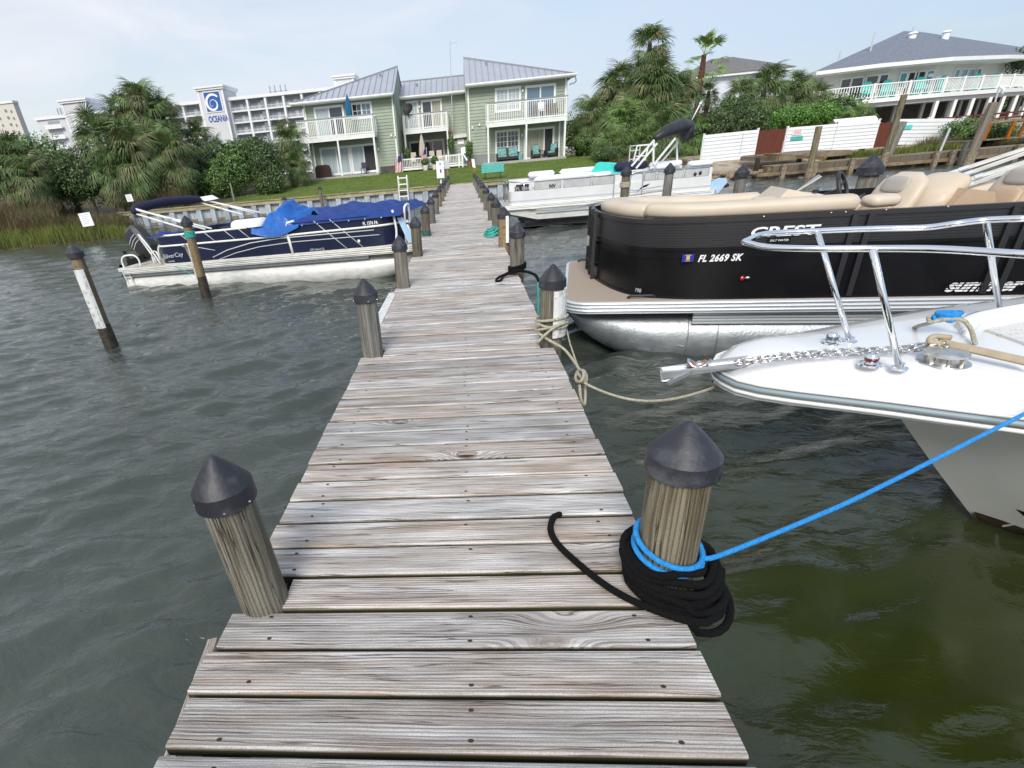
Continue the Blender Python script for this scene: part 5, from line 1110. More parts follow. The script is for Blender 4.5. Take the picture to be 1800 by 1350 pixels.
def roof(pts, seams, name='roof', th=.10):
    r_ = H(name, MB().slab(pts, th), 'roof_metal')
    n_ = (Vector(pts[1])-Vector(pts[0])).cross(Vector(pts[2])-Vector(pts[0])).normalized()
    for a, b_ in seams:
        a, b_ = Vector(a)+n_*.022, Vector(b_)+n_*.022; P('seam', MB().bar(a, b_, .035, .045, up=n_), 'seam_metal', r_, world=True)
    return r_
LWX, RWX, EY, RY, EZ = -4.6, .55, 41.75, 46.0, 6.36
pk = 8.42
# bodies
siding(-10.95, LWX, 42.4, 1.55, 6.42); side_wall(LWX, [(42.4, 1.5), (42.4, 6.45), (46, pk-.12), (49.9, 6.45), (49.9, 1.5)])
siding(RWX, 7.25, 42.4, 1.55, 6.44); side_wall(RWX, [(42.4, 1.5), (42.4, 6.45), (46, pk-.12), (49.9, 6.45), (49.9, 1.5)], sgn=-1)
siding(LWX+.1, RWX-.1, 46.5, 1.5, 6.62, name='centre_wall')
side_wall(-10.95, [(42.4, 1.5), (42.4, 6.4), (50, 6.4), (50, 1.5)], sgn=-1); side_wall(7.25, [(42.4, 1.5), (42.4, 6.4), (50, 6.4), (50, 1.5)])
H('rear_wall', MB().box(-10.9, 7.2, 50.0, 50.1, 1.4, 6.4), 'siding_green')
H('foundation', MB().box(-10.9, -4.65, 42.45, 49, 1.0, 1.55).box(.6, 7.2, 42.45, 49, 1.0, 1.55), 'concrete')
# roofs with standing seams
sl = []; x = -11.75+.42
while x < -4.5: q = (x+11.75)/7.32; sl.append(((x, EY, EZ), (x, lerp(EY, RY, q), lerp(EZ, pk, q)))); x += .42
roof([(-11.75, EY, EZ), (-4.43, EY, EZ), (-4.43, RY, pk)], sl, 'left_roof')
H('left_roof_back', MB().slab([(-11.75, EY, EZ), (-4.43, RY, pk), (-11.75, 50.3, EZ)], .1).slab([(-4.43, RY, pk), (-4.43, 50.3, EZ), (-11.75, 50.3, EZ)], .1), 'roof_metal')
sl = []; x = .8
while x < 7.6: q = 1-(x-.43)/7.35; sl.append(((x, EY, EZ+.06), (x, lerp(EY, RY, q), lerp(EZ+.06, pk+.1, q)))); x += .42
roof([(.43, EY, EZ+.06), (7.78, EY, EZ+.06), (.43, RY, pk+.1)], sl, 'right_roof')
H('right_roof_back', MB().slab([(7.78, EY, EZ+.06), (7.78, 50.3, EZ+.06), (.43, RY, pk+.1)], .1).slab([(.43, RY, pk+.1), (7.78, 50.3, EZ+.06), (.43, 50.3, EZ+.06)], .1), 'roof_metal')
sl = [((x, 45.9, 6.50), (x, 48.3, 7.72)) for x in np.arange(-4.2, .4, .42)]
roof([(-4.55, 45.9, 6.50), (.50, 45.9, 6.50), (.50, 48.3, 7.72), (-4.55, 48.3, 7.72)], sl, 'centre_roof')
H('centre_roof_back', MB().slab([(-4.55, 48.3, 7.72), (.5, 48.3, 7.72), (.5, 50.5, 6.5), (-4.55, 50.5, 6.5)], .1), 'roof_metal')
mat('trim_ridge', (0.33, 0.35, 0.39), .4, .4)
mb = MB(); mb.bar((-11.75, EY, EZ+.03), (-4.43, RY, pk+.04), .14, .05); mb.bar((.43, RY, pk+.14), (7.78, EY, EZ+.09), .14, .05); mb.bar((-4.5, 48.3, 7.76), (.45, 48.3, 7.76), .14, .05)
H('hip_caps', mb, 'trim_ridge')
for x0, x1, y, z in ((-11.8, -4.5, EY-.06, EZ-.02), (.45, 7.82, EY-.06, EZ+.04), (-4.5, .45, 45.84, 6.47)):
    H('gutter', MB().loft([[(x, y-.06, z+.05), (x, y-.07, z-.02), (x, y-.02, z-.10), (x, y+.05, z-.10), (x, y+.05, z+.05)] for x in (x0, x1)]), 'white_paint')
    H('soffit', MB().box(x0+.05, x1-.05, y+.05, y+.75, z-.13, z-.10), 'trim_white')
for x, y, z0, z1 in ((LWX-.05, 42.33, 1.6, 6.3), (RWX+.08, 42.33, 2.6, 6.3), (RWX+.0, 45.1, 2.0, 6.4), (-10.95, 42.36, 3.9, 6.3), (7.25, 42.34, 1.7, 6.3)):
    H('downspout', MB().box(x-.055, x+.055, y-.05, y+.03, z0, z1), 'white_paint')
H('eave_bracket', MB().tube(curve([(7.75, 41.8, 6.25), (7.85, 42.1, 6.0), (7.5, 42.4, 5.9)], 4), .04, 6), 'white_paint')
for x, y, z in ((-5.6, 44.6, 7.75), (-3.2, 47.3, 7.25), (2.0, 44.3, 7.75)): H('roof_vent', MB().cyl((x, y, z-.15), (x, y, z+.12), .07).cyl((x, y, z+.10), (x, y, z+.20), .11, .03), 'seam_metal')
# windows: left wing
SL2 = ((0, .5), (.5, 1))
window(-10.22, -8.25, 4.15, 5.98, 42.4, SL2, name='balcony_door', mats=['curtain', 'glass_dark'])
window(-7.55, -6.22, 5.16, 6.02, 42.4, SL2, 2, 2, name='window', mats=['glass_dark', 'glass_blue'])
window(-10.25, -8.2, 1.75, 3.45, 42.4, ((0, .55), (.55, 1)), name='patio_door', mats=['curtain', 'curtain'])
window(-8.0, -6.2, 1.75, 3.45, 42.4, ((0, .5), (.5, 1)), name='patio_door', mats=['curtain', 'screen_black'])
# right wing
window(2.55, 4.15, 4.75, 6.02, 42.4, SL2, 3, 4, m='curtain')
window(4.6, 6.5, 4.1, 5.98, 42.4, SL2, name='balcony_door', mats=['glass_blue', 'glass_blue'])
window(2.52, 4.08, 2.2, 3.5, 42.4, SL2, 3, 4, m='glass_dark')
window(4.55, 6.5, 1.68, 3.45, 42.4, ((0, .68), (.68, 1)), name='patio_door', mats=['curtain_beige', 'screen_black'])
# centre
window(-3.98, -3.22, 4.3, 6.15, 46.5, ((0, 1),), 3, 5, m='curtain')
window(-2.85, -1.42, 4.2, 6.12, 46.5, SL2, name='balcony_door', mats=['glass_dark', 'curtain_beige'])
window(-4.0, -1.4, 1.9, 3.45, 46.5, ((0, .35), (.35, .68), (.68, 1)), name='patio_door', mats=['screen_black', 'glass_dark', 'glass_dark'])
# bump-out room right of the centre balcony
siding(-.80, RWX-.03, 45.0, 1.5, 3.45, name='utility_room'); H('utility_roof', MB().slab([(-.95, 44.7, 3.50), (.52, 44.7, 3.55), (.52, 46.45, 3.75), (-.95, 46.45, 3.72)], .10), 'white_paint')
window(-.20, .18, 3.05, 3.30, 45.0, ((0, 1),), m='vinyl_white', name='small_window', t_=.05)
P('roof_clutter', MB().ball((-.75, 45.4, 3.85), .18, .15, .12), 'terracotta', hs, world=True)
# foundation darks under the left wing's right part
H('crawl_space_screen', MB().box(-6.0, -4.68, 42.33, 42.37, 1.45, 1.98), 'foundation'); H('grey_lattice', MB().box(1.0, 2.3, 42.28, 42.36, 1.5, 2.12), 'grey_skirt')
H('patio_slab', MB().box(-11.3, -5.9, 40.9, 42.38, 1.35, 1.60), 'concrete'); H('patio_slab', MB().box(1.5, 7.2, 40.9, 42.38, 1.35, 1.62), 'concrete')
# balconies
def balcony(x0, x1, y0, y1, zf, zt, posts, zg, name='balcony', backposts=()):
    b_ = H(name, MB().box(x0, x1, y0, y1, zf-.06, zf).box(x0, x1, y0, y0+.05, zf-.26, zf-.06).box(x0, x0+.05, y0+.05, y1, zf-.22, zf-.06).box(x1-.05, x1, y0+.05, y1, zf-.22, zf-.06), 'white_paint')
    P('hand_rail', MB().box(x0-.03, x1+.03, y0-.05, y0+.07, zt, zt+.05), 'seam_metal', b_, world=True)
    mb = MB(); mb.box(x0, x1, y0, y0+.04, zt-.09, zt-.005); mb.box(x0, x1, y0, y0+.04, zf+.04, zf+.12)
    for xs in (x0, x1-.04): mb.box(xs, xs+.04, y0+.04, y1, zt-.09, zt); mb.box(xs, xs+.04, y0+.04, y1, zf+.04, zf+.12)
    P('rail_frame', mb, 'white_paint', b_, world=True)
    mb = MB(); x = x0+.05
    while x < x1-.03: mb.box(x-.019, x+.019, y0-.022, y0-.001, zf-.10, zt-.004); x += .125
    y = y0+.12
    while y < y1:
        for xs in (x0-.02, x1+.002): mb.box(xs, xs+.018, y-.018, y+.018, zf-.1, zt)
        y += .125
    P('balusters', mb, 'white_paint', b_, world=True, kind='stuff')
    for x in posts:
        P('post', MB().box(x-.055, x+.055, y0-.005, y0+.105, zg, zf-.062), 'white_paint', b_, world=True); P('rail_post', MB().box(x-.05, x+.05, y0-.032, y0+.06, zf-.02, zt), 'white_paint', b_, world=True)
    for x in backposts: P('post', MB().box(x-.05, x+.05, y1-.2, y1-.1, zg, zf-.062), 'white_paint', b_, world=True)
    return b_
balcony(-11.35, -5.95, 41.0, 42.37, 4.10, 5.20, (-11.27, -8.62, -6.05), 1.5, backposts=(-10.75,))
balcony(1.80, 7.18, 41.0, 42.37, 4.02, 5.15, (1.88, 4.48, 7.08), 1.55, backposts=(6.9,))
balcony(-4.25, -.90, 44.4, 46.4, 4.22, 5.20, (-4.17, -.98), 1.9)
P('ceiling_dark', MB().box(-11.3, -6, 41.1, 42.3, 3.98, 4.035), 'seam_metal', hs, world=True)
for x, z in ((-4.95, 3.9), (-4.68, 3.75), (.85, 3.9), (1.35, 4.05)): H('wall_lamp', MB().box(x-.05, x+.05, 42.28, 42.37, z-.07, z+.07), 'vinyl_white')
for x, z, y in ((4.33, 3.15, 42.3), (4.35, 5.8, 42.3), (-3.05, 5.8, 46.4), (-5.98, 3.1, 42.3)): H('porch_lamp', MB().ball((x, y, z), .075, .06, .10, 8, 5), 'vinyl_white')
# centre patio deck with white railing
pd = T('patio_deck', 'raised centre patio deck with white picket railing in front of the condo', 'deck', (-2.2, 42, 1.5))
P('deck_floor', MB().box(-4.35, .05, 42.0, 46.35, 1.66, 1.72), 'old_wood', pd, world=True); P('skirt', MB().box(-4.3, 0, 42.2, 42.25, 1.3, 1.66), 'maroon', pd, world=True)
for x0, x1, y in ((-4.4, -1.25, 42.0), (-1.2, .08, 41.8)):
    P('rail', MB().box(x0, x1, y-.02, y+.04, 2.26, 2.33).box(x0, x1, y-.015, y+.035, 1.74, 1.80).box(x0, x1, y-.04, y, 1.58, 1.70), 'white_paint', pd, world=True)
    mb = MB(); x = x0+.05
    while x < x1: mb.box(x-.018, x+.018, y-.04, y-.021, 1.72, 2.26); x += .115
    P('balusters', mb, 'white_paint', pd, world=True, kind='stuff')
for x, y in ((-4.38, 42), (-2.75, 42), (-1.1, 41.8), (.06, 41.8), (-.2, 41.85)): P('post', MB().box(x-.055, x+.055, y-.05, y+.06, 1.35, 2.36), 'white_paint', pd, world=True)
P('stair_rail', MB().slab([(.05, 41.7, 2.35), (.12, 41.7, 2.35), (.42, 41.4, 1.9), (.35, 41.4, 1.85)], .04), 'white_paint', pd, world=True)

def closed_umbrella(x, y, z0, zc, zt, label, m, r=.16):
    u = T('patio_umbrella', label, 'umbrella', (x, y, z0))
    P('pole', MB().cyl((0, 0, 0), (0, 0, zt-z0-.05), .022), 'seam_metal', u)
    rings = []
    for q in np.linspace(0, 1, 9):
        rr = r*(1-q)**.65*(.75+.35*math.sin(q*3))+.012
        rings.append([(rr*(1+.22*math.cos(8*a))*math.cos(a), rr*(1+.22*math.cos(8*a))*math.sin(a), lerp(zc, zt, q)-z0) for a in np.linspace(0, 2*math.pi, 33)[:-1]])
    P('folded_canopy', MB().loft(rings), m, u, smooth=True); P('base', MB().cyl((0, 0, 0), (0, 0, .08), .22), 'seam_metal', u); return u
closed_umbrella(-7.62, 41.35, 4.1, 5.15, 6.55, 'closed dark blue patio umbrella on the left upper balcony', 'umbrella_blue', .22)
closed_umbrella(-2.85, 43.0, 1.72, 2.25, 3.85, 'closed beige patio umbrella on the centre patio deck', 'umbrella_beige', .24)
# satellite dish
sd_ = T('satellite_dish', 'dark satellite dish clamped to the centre balcony railing', 'satellite dish', (-3.75, 44.35, 5.2))
M_ = Matrix.Translation((0, 0, .32)) @ Matrix.Rotation(R(62), 4, 'X') @ Matrix.Rotation(R(-18), 4, 'Y')
P('dish', MB().lathe([(.01, .0), (.15, .015), (.28, .055), (.40, .12), (.39, .135), (.27, .075), (.14, .035), (.01, .02)], n=20).xf(M_), 'screen_black', sd_, smooth=50)
P('mast', MB().tube([(0, 0, -.3), (0, 0, .1), (0, -.02, .3)], .03, 8), 'screen_black', sd_); P('arm', MB().tube([(0, -.1, .1), (.05, -.45, .22)], .02, 6).ball((.05, -.47, .24), .05), 'screen_black', sd_)
# antenna mast
an = T('antenna_mast', 'tall thin antenna mast rising above the centre roof of the condo', 'antenna', (-.62, 45.9, 1.5))
P('mast', MB().cyl((0, 0, 0), (.12, 0, 8.1), .028, n=8), 'letter_grey', an); P('aerial', MB().bar((.1, 0, 7.95), (.62, 0, 7.98), .035).bar((.60, 0, 7.8), (.60, 0, 8.2), .05), 'letter_grey', an)
# flags
def flag(x, y, z, label, w_=.42, h=.95, lean=.1):
    f = T('flag', label, 'flag', (x, y, z))
    P('pole', MB().cyl((0, 0, -1.0), (lean, 0, h+.1), .015, n=6), 'white_paint', f)
    for i in range(9):
        a, b_ = i/9, (i+1)/9; mb = MB()
        for k_ in range(5):
            z0_, z1_ = h*(1-k_/5), h*(1-(k_+1)/5); f0_ = .06*math.sin(k_*1.3+i*1.9)
            mb.slab([(lean*z0_/h-.02-w_*a, .04*math.sin(i*1.4+k_)-.01, z0_-h*.15*a), (lean*z0_/h-.02-w_*b_, .04*math.sin((i+1)*1.4+k_)-.01, z0_-h*.15*b_), (lean*z1_/h-.02-w_*b_, .04*math.sin((i+1)*1.4+k_+1)-.01, z1_-h*.15*b_), (lean*z1_/h-.02-w_*a, .04*math.sin(i*1.4+k_+1)-.01, z1_-h*.15*a)], .006)
        P('stripe', mb, 'flag_red' if i % 2 == 0 else 'letter_white', f)
    P('canton', MB().slab([(lean-.02, -.055, h), (lean-.02-w_*.55, -.06, h-.08*h), (lean*.6-.02-w_*.55, -.06, h*.58), (lean*.6-.02, -.055, h*.62)], .006), 'flag_blue', f)
flag(-4.35, 41.8, 1.55, 'larger striped flag hanging at the left post of the patio railing', .52, 1.05)
flag(-2.55, 41.75, 2.0, 'smaller striped flag hanging in front of the beige umbrella', .38, .85)
# furniture
def armchair(x, y, z, label, w_=.62, seats=1, cat='armchair', rz=0.0):
    t_ = T('patio_chair' if seats == 1 else 'patio_sofa', label, cat, (x, y, z), rz); W_ = w_*seats
    for xs in (-W_/2, W_/2-.07): P('arm', MB().box(xs, xs+.07, -.35, .35, .0, .55), 'wicker', t_)
    P('seat', MB().box(-W_/2+.075, W_/2-.075, -.35, .35, .12, .28), 'wicker', t_); P('backrest', MB().slab([(-W_/2+.075, .25, .28), (W_/2-.075, .25, .28), (W_/2-.075, .40, .88), (-W_/2+.075, .40, .88)], .07), 'wicker', t_)
    for i in range(seats):
        xc = -W_/2+W_*(i+.5)/seats; hw = W_/seats/2-.09
        P('seat_cushion', MB().box(xc-hw, xc+hw, -.36, .2, .285, .40), 'aqua_cushion', t_); P('back_cushion', MB().slab([(xc-hw, .12, .42), (xc+hw, .12, .42), (xc+hw, .24, .85), (xc-hw, .24, .85)], .10), 'aqua_cushion', t_)
armchair(3.28, 41.95, 1.62, 'two-seat dark wicker sofa with aqua patterned cushions under the right ground-floor window', .78, 2, 'sofa')
armchair(5.25, 41.95, 1.62, 'dark wicker armchair with aqua cushion left of the little round patio table')
armchair(6.45, 41.95, 1.62, 'dark wicker armchair with aqua cushion beside the right corner post', rz=R(-25))
def small(name, mb, m, label, cat, loc, **k): return solo(name, mb, m, label, cat, loc, **k)
small('side_table', MB().cyl((5.85, 41.9, 1.62), (5.85, 41.9, 2.05), .05).cyl((5.85, 41.9, 2.05), (5.85, 41.9, 2.09), .24), 'wicker', 'small dark round table between the two aqua-cushioned armchairs', 'table', (5.85, 41.9, 1.62))
small('garden_stool', MB().lathe([(.12, 0), (.16, .15), (.16, .3), (.12, .44), (.01, .45)], c=(4.15, 41.5, 1.62), n=14), 'aqua_cushion', 'pale ceramic garden stool right of the wicker sofa', 'stool', (4.15, 41.5, 1.62), smooth=40)
small('covered_grill', MB().loft([[(-10.1+a, 41.5+b_, z) for a, b_ in ((-.5*s_, -.3), (.55*s_, -.3), (.55*s_, .3), (-.5*s_, .3))] for z, s_ in ((1.6, 1), (2.1, 1), (2.35, .85), (2.42, .5))]), 'maroon', 'dark covered grill standing under the left balcony', 'grill', (-10.1, 41.5, 1.6))
small('grill', MB().box(-.1, .55, 42.6, 43.0, 2.2, 2.32).slab([(-.02, 42.6, 2.35), (.62, 42.6, 2.4), (.62, 42.75, 2.78), (.0, 42.75, 2.72)], .08).box(-.05, .5, 42.7, 42.9, 1.72, 2.2).box(-.5, -.1, 42.7, 42.9, 2.25, 2.3), 'glass_blue', 'blue-grey gas grill with open lid at the right end of the patio deck', 'grill', (.2, 42.8, 1.72))
ch = []
for i, (x, y, lab) in enumerate(((-3.55, 42.9, 'beige draped dining chair left of the closed beige umbrella'), (-2.2, 43.2, 'beige draped dining chair right of the closed beige umbrella'), (-1.65, 43.3, 'rightmost beige draped dining chair on the patio deck'))):
    t_ = T('dining_chair', lab, 'chair', (x, y, 1.72)); P('seat', MB().box(-.22, .22, -.2, .22, .38, .46), 'umbrella_beige', t_); P('backrest', MB().slab([(-.22, .2, .42), (.22, .2, .42), (.18, .3, 1.0), (-.18, .3, 1.0)], .05), 'umbrella_beige', t_)
    for a, b_ in ((-.2, -.18), (.2, -.18), (.2, .2), (-.2, .2)): P('leg', MB().box(a-.02, a+.02, b_-.02, b_+.02, 0, .38), 'umbrella_beige', t_)
small('dining_table', MB().cyl((-2.85, 43, 1.72), (-2.85, 43, 2.4), .05).cyl((-2.85, 43, 2.4), (-2.85, 43, 2.44), .6, n=20), 'wicker', 'dark round dining table round the pole of the beige umbrella', 'table', (-2.85, 43, 1.72))
small('balcony_chair', MB().slab([(5.3, 41.6, 4.55), (5.75, 41.6, 4.55), (5.75, 41.75, 5.0), (5.3, 41.75, 5.0)][::1], .04).box(5.3, 5.75, 41.2, 41.6, 4.45, 4.5).box(5.3, 5.34, 41.25, 41.3, 4.05, 4.5).box(5.71, 5.75, 41.25, 41.3, 4.05, 4.5), 'vinyl_white', 'white chair behind the railing of the right upper balcony', 'chair', (5.5, 41.4, 4.05))
small('balcony_bench', MB().box(4.9, 6.7, 41.85, 42.2, 4.35, 4.55).box(4.9, 6.7, 42.2, 42.28, 4.5, 4.9), 'maroon', 'dark bench on the right upper balcony behind the white chair', 'bench', (5.8, 42, 4.05))
mat('lounger_purple', (0.06, 0.04, 0.09), .7)
small('porch_chairs', MB().box(-7.3, -6.9, 41.5, 41.9, 1.95, 2.0).box(-7.3, -6.9, 41.88, 41.93, 2.0, 2.35).box(-7.3, -7.26, 41.5, 41.54, 1.6, 1.95).box(-6.94, -6.9, 41.5, 41.54, 1.6, 1.95), 'lounger_purple', 'dark purple chair in front of the screened patio door', 'chair', (-7.1, 41.7, 1.6))

# lawn furniture
def pt(px, py, Y): return ony(px, py, Y)
ps = T('utility_pedestal', 'white marina utility pedestal panel on posts left of the dock end', 'utility pedestal', (-1.15, 30.95, .84))
P('cabinet', MB().box(-1.36, -.96, 30.75, 30.87, 1.20, 2.02), 'vinyl_white', ps, world=True); P('mast', MB().box(-1.20, -1.12, 30.87, 30.97, .84, 2.05), 'white_paint', ps, world=True)
P('outlet', MB().box(-1.17, -1.10, 30.735, 30.752, 1.46, 1.62), 'black_rubber', ps, world=True); P('side_pipe', MB().cyl((-.98, 30.9, .84), (-.98, 30.9, 1.3), .02), 'white_paint', ps, world=True)
P('top_lamp', MB().box(-1.2, -1.1, 30.70, 30.75, 1.86, 1.96), 'letter_grey', ps, world=True)
bn = T('garden_bench', 'teal slatted bench back on the lawn, right of the dock end', 'bench', (1.75, 32.4, .9))
for i in range(6): P('slat', MB().slab([(1.08, 32.35+i*.006, 1.22+i*.078), (2.32, 32.35+i*.006, 1.22+i*.078), (2.32, 32.36+i*.006, 1.285+i*.078), (1.08, 32.36+i*.006, 1.285+i*.078)], .02), 'teal_plastic', bn, world=True)
for x in (1.28, 2.12): P('leg', MB().box(x-.02, x+.02, 32.4, 32.5, .86, 1.66), 'screen_black', bn, world=True)
P('seat', MB().box(1.1, 2.3, 32.5, 32.9, 1.20, 1.24), 'teal_plastic', bn, world=True)
ld = T('dock_ladder', 'white ladder hooked over the seawall cap left of the dock', 'ladder', (-3.25, WALL_Y-.2, .84))
for x in (-3.50, -3.02): P('rail', MB().tube(curve([(x, 31.5, .86), (x, 31.42, 1.38), (x, 31.1, 1.40), (x, 31.08, .9), (x, 31.09, .1)], 5), .035, 8), 'white_paint', ld, world=True, smooth=True)
for z in (1.36, 1.05, .75, .45): P('rung', MB().box(-3.5, -3.02, 31.06, 31.11, z-.03, z+.03), 'white_paint', ld, world=True)
l2 = T('dock_ladder', 'grey ladder frame at the right end of the seawall behind the white pontoon', 'ladder', (9.0, 31.2, .84))
for x in (8.75, 9.25): P('rail', MB().cyl((x, 31.1, .3), (x+.02, 31.25, 1.95), .03), 'letter_grey', l2, world=True)
for z in (.9, 1.3, 1.7, 1.92): P('rung', MB().box(8.75, 9.25, 31.15, 31.22, z-.025, z+.025), 'letter_grey', l2, world=True)
# posts where the dock meets the lawn
t_ = pole(-.78, 31.0, 1.62, 'weathered post at the left of the dock end with a grey box on top', r=.09, capped=False, wood='old_wood', name='dock_end_post'); P('box', MB().box(-.16, .12, -.12, .1, 1.62, 2.0), 'letter_grey', t_)
t_ = T('sign_post', 'thin brown post with a small tilted white sign, right of the dock end', 'sign', (.66, 31.3, .84)); P('post', MB().box(-.035, .035, -.03, .03, 0, .75), 'rust', t_); P('sign', MB().slab([(-.1, -.05, .75), (.07, -.05, .68), (.02, -.05, 1.12), (-.14, -.05, 1.14)], .02), 'vinyl_white', t_)
piling(-7.8, 30.7, 'short mooring pile against the seawall behind the blue pontoon cover', r=.09, top=1.22, z0=-1.2)
piling(-9.9, 30.75, 'mossy pile without cap against the seawall left of the bright tarpaulin', r=.12, top=.86, z0=-1.2)
t_ = T('survey_stake', 'lone pale wooden stake standing on the bank above the folded canopy', 'stake', (-13.35, 32.2, .9)); P('stake', MB().box(-.035, .035, -.03, .03, -.1, .95), 'cap_wood', t_)
for x, z in ((.9, 0), (2.55, 0)): pass
def bsign(x, y, z0, z1, w_, h, label, legs=True, lean=.12):
    t_ = T('warning_sign', label, 'sign', (x, y, z0))
    for s_ in (-1, 1): P('leg', MB().cyl((s_*w_*.3+.18, 0, 0), (s_*w_*.3, 0, z1-z0), .014, n=6), 'screen_black', t_)
    P('board', MB().box(-w_/2, w_/2, -.03, -.01, z1-z0-h*.5, z1-z0+h*.5), 'letter_white', t_)
    mb = MB()
    for i in range(6): mb.box(-w_*.36, w_*(.36-.1*(i % 3)), -.034, -.031, z1-z0+h*(.36-.13*i)-.01, z1-z0+h*(.36-.13*i)+.01)
    P('print', mb, 'letter_grey', t_); t_.rotation_euler = (0, -.05, 0)
bsign(-16.9, 24.0, .0, .95, .56, .56, 'white notice board on thin legs standing at the marsh edge')
bsign(-17.0, 28.0, .35, 1.6, .34, .34, 'smaller white notice board in the grass above the blue pontoon canopy')
# ------------------------------------------------------------------ hotel and tower far left
mat('hotel_wall', (0.60, 0.61, 0.63), 0.8, var=(0.56, 0.57, 0.59), scale=.2)
mat('hotel_trim', (0.74, 0.75, 0.77), 0.8)
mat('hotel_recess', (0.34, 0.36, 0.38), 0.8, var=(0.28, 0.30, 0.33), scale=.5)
mat('hotel_door', (0.20, 0.22, 0.25), 0.3); mat('sign_blue', (0.015, 0.09, 0.36), 0.4); mat('tower_beige', (0.60, 0.58, 0.52), 0.8)
ho = T('hotel_building', 'long white-grey hotel with balcony grid and blue wave sign tower, far left', 'building', (-90, 206, 1.6))
HY = 200.0; zt = 26.2
def HO(name, mb, m, par=ho, **k): return P(name, mb, m, par, world=True, **k)
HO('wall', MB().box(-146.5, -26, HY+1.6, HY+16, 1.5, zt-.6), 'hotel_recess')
HO('parapet', MB().box(-147, -25.6, HY-.5, HY+16.3, zt-.9, zt), 'hotel_trim')
HO('end_wall', MB().box(-146.5, -134.6, HY, HY+1.6, 1.5, zt-.9), 'hotel_wall')
nf = 7; fh = 3.3
cols = list(np.arange(-124.5, -86, 6.25))+list(np.arange(-77, -27, 6.25))
for k_ in range(nf+1):
    z = zt-.9-fh*k_-1.0
    if z < 2: break
    for x0, x1 in ((-126, -85.9), (-77.3, -26)):
        HO('floor_slab', MB().box(x0, x1, HY-.1, HY+1.7, z-fh+.85, z-fh+1.15), 'hotel_trim')
        HO('balcony_rail', MB().box(x0, x1, HY+.02, HY+.10, z-fh+1.15, z-fh+1.30).box(x0, x1, HY+.02, HY+.10, z-fh+2.0, z-fh+2.12), 'hotel_wall')
        mb = MB(); x = x0
        while x < x1: mb.box(x, x+.14, HY+.03, HY+.09, z-fh+1.30, z-fh+2.0); x += .5
        HO('rail_bars', mb, 'hotel_wall', kind='stuff')
        for x in cols:
            if x0 < x+3 < x1:
                HO('balcony_door', MB().box(x+1.5, x+4.4, HY+1.5, HY+1.59, z-fh+1.2, z-fh+3.3), 'hotel_door'); HO('curtained_pane', MB().box(x+3.0, x+4.2, HY+1.42, HY+1.49, z-fh+1.3, z-fh+3.2), 'curtain')
for x in cols: HO('pier', MB().box(x-.35, x+.35, HY-.25, HY+1.65, 1.5, zt-.9), 'hotel_trim')
HO('stair_shadow', MB().box(-66.4, -64.9, HY+.5, HY+1.5, 2, zt-1.5), 'hotel_door')
for x0, x1, z, y in ((-134.6, -125.8, 30.2, HY-1.5), (-85.9, -77.3, 29.6, HY-2.6), (-40.8, -34.4, 29.4, HY+2)):
    t2 = HO('stair_tower', MB().box(x0, x1, y, HY+9, 1.5, z-1.1), 'hotel_wall'); P('cornice', MB().box(x0-.5, x1+.5, y-.5, HY+9.5, z-1.1, z-.55).box(x0-.8, x1+.8, y-.8, HY+9.8, z-.55, z), 'hotel_trim', t2, world=True)
    P('corner_trim', MB().box(x0-.1, x0+.5, y-.12, y, 1.5, z-1.1).box(x1-.5, x1+.1, y-.12, y, 1.5, z-1.1), 'hotel_trim', t2, world=True)
for k_ in range(6):
    z = 22.3-3.15*k_; HO('end_balcony', MB().box(-143.6, -137.4, HY-1.2, HY-.02, z, z+.35).box(-143.6, -137.4, HY-1.2, HY-1.1, z+.35, z+1.3), 'hotel_trim'); HO('end_door', MB().box(-142.8, -138.4, HY-.06, HY-.01, z+.4, z+2.4), 'hotel_recess')
HO('service_panel', MB().box(-132.4, -128, HY-1.62, HY-1.5, 4, 26), 'hotel_trim')
# sign
a = ony(365, 195, HY-2.7); b_ = ony(394, 171, HY-2.7)
sx0, sx1, sz0, sz1 = -83.9, -78.6, a.z-.3, a.z+5.1
sg = HO('wave_sign', MB().box(sx0, sx1, HY-2.85, HY-2.62, sz0, sz1), 'sign_blue', label='blue square sign with a white curling wave'); 
mb = MB().box(sx0-.35, sx1+.35, HY-2.80, HY-2.61, sz0-.3, sz0); mb.box(sx0-.35, sx1+.35, HY-2.80, HY-2.61, sz1, sz1+.3); mb.box(sx0-.35, sx0, HY-2.80, HY-2.61, sz0, sz1); mb.box(sx1, sx1+.35, HY-2.80, HY-2.61, sz0, sz1)
P('sign_frame', mb, 'hotel_trim', sg, world=True)
cx, cz = (sx0+sx1)/2-.1, (sz0+sz1)/2-.3; L_ = []; Q_ = []
for q in np.linspace(0, 1, 44):
    ang = R(38)+q*R(620); rr = 2.35*(1-q)**.72+.12; wd_ = (.10+.62*math.sin(min(q*1.5+.1, 1)*math.pi)**.8*(1-q*.45)+.12*(1-q))
    c = Vector((cx-.25*q+rr*math.cos(ang)*1.0, 0, cz-.55*q+rr*math.sin(ang))); o_ = Vector((math.cos(ang), 0, math.sin(ang)))
    L_.append(c+o_*wd_*.5); Q_.append(c-o_*wd_*.5)
mb = MB(); rg = [[(p.x, HY-2.93, p.z), (r_.x, HY-2.93, r_.z), (r_.x, HY-2.86, r_.z), (p.x, HY-2.86, p.z)] for p, r_ in zip(L_, Q_)]
P('wave', mb.loft(rg), 'letter_white', sg, world=True)
text('sign_lettering', 'OCEANIA', 2.5, frame3((-84.2, HY-2.72, sz0-3.0), (1, 0, 0), (0, 0, 1)), 'sign_blue', ho, ext=.04, sx=.62, bold=.03, world=True)
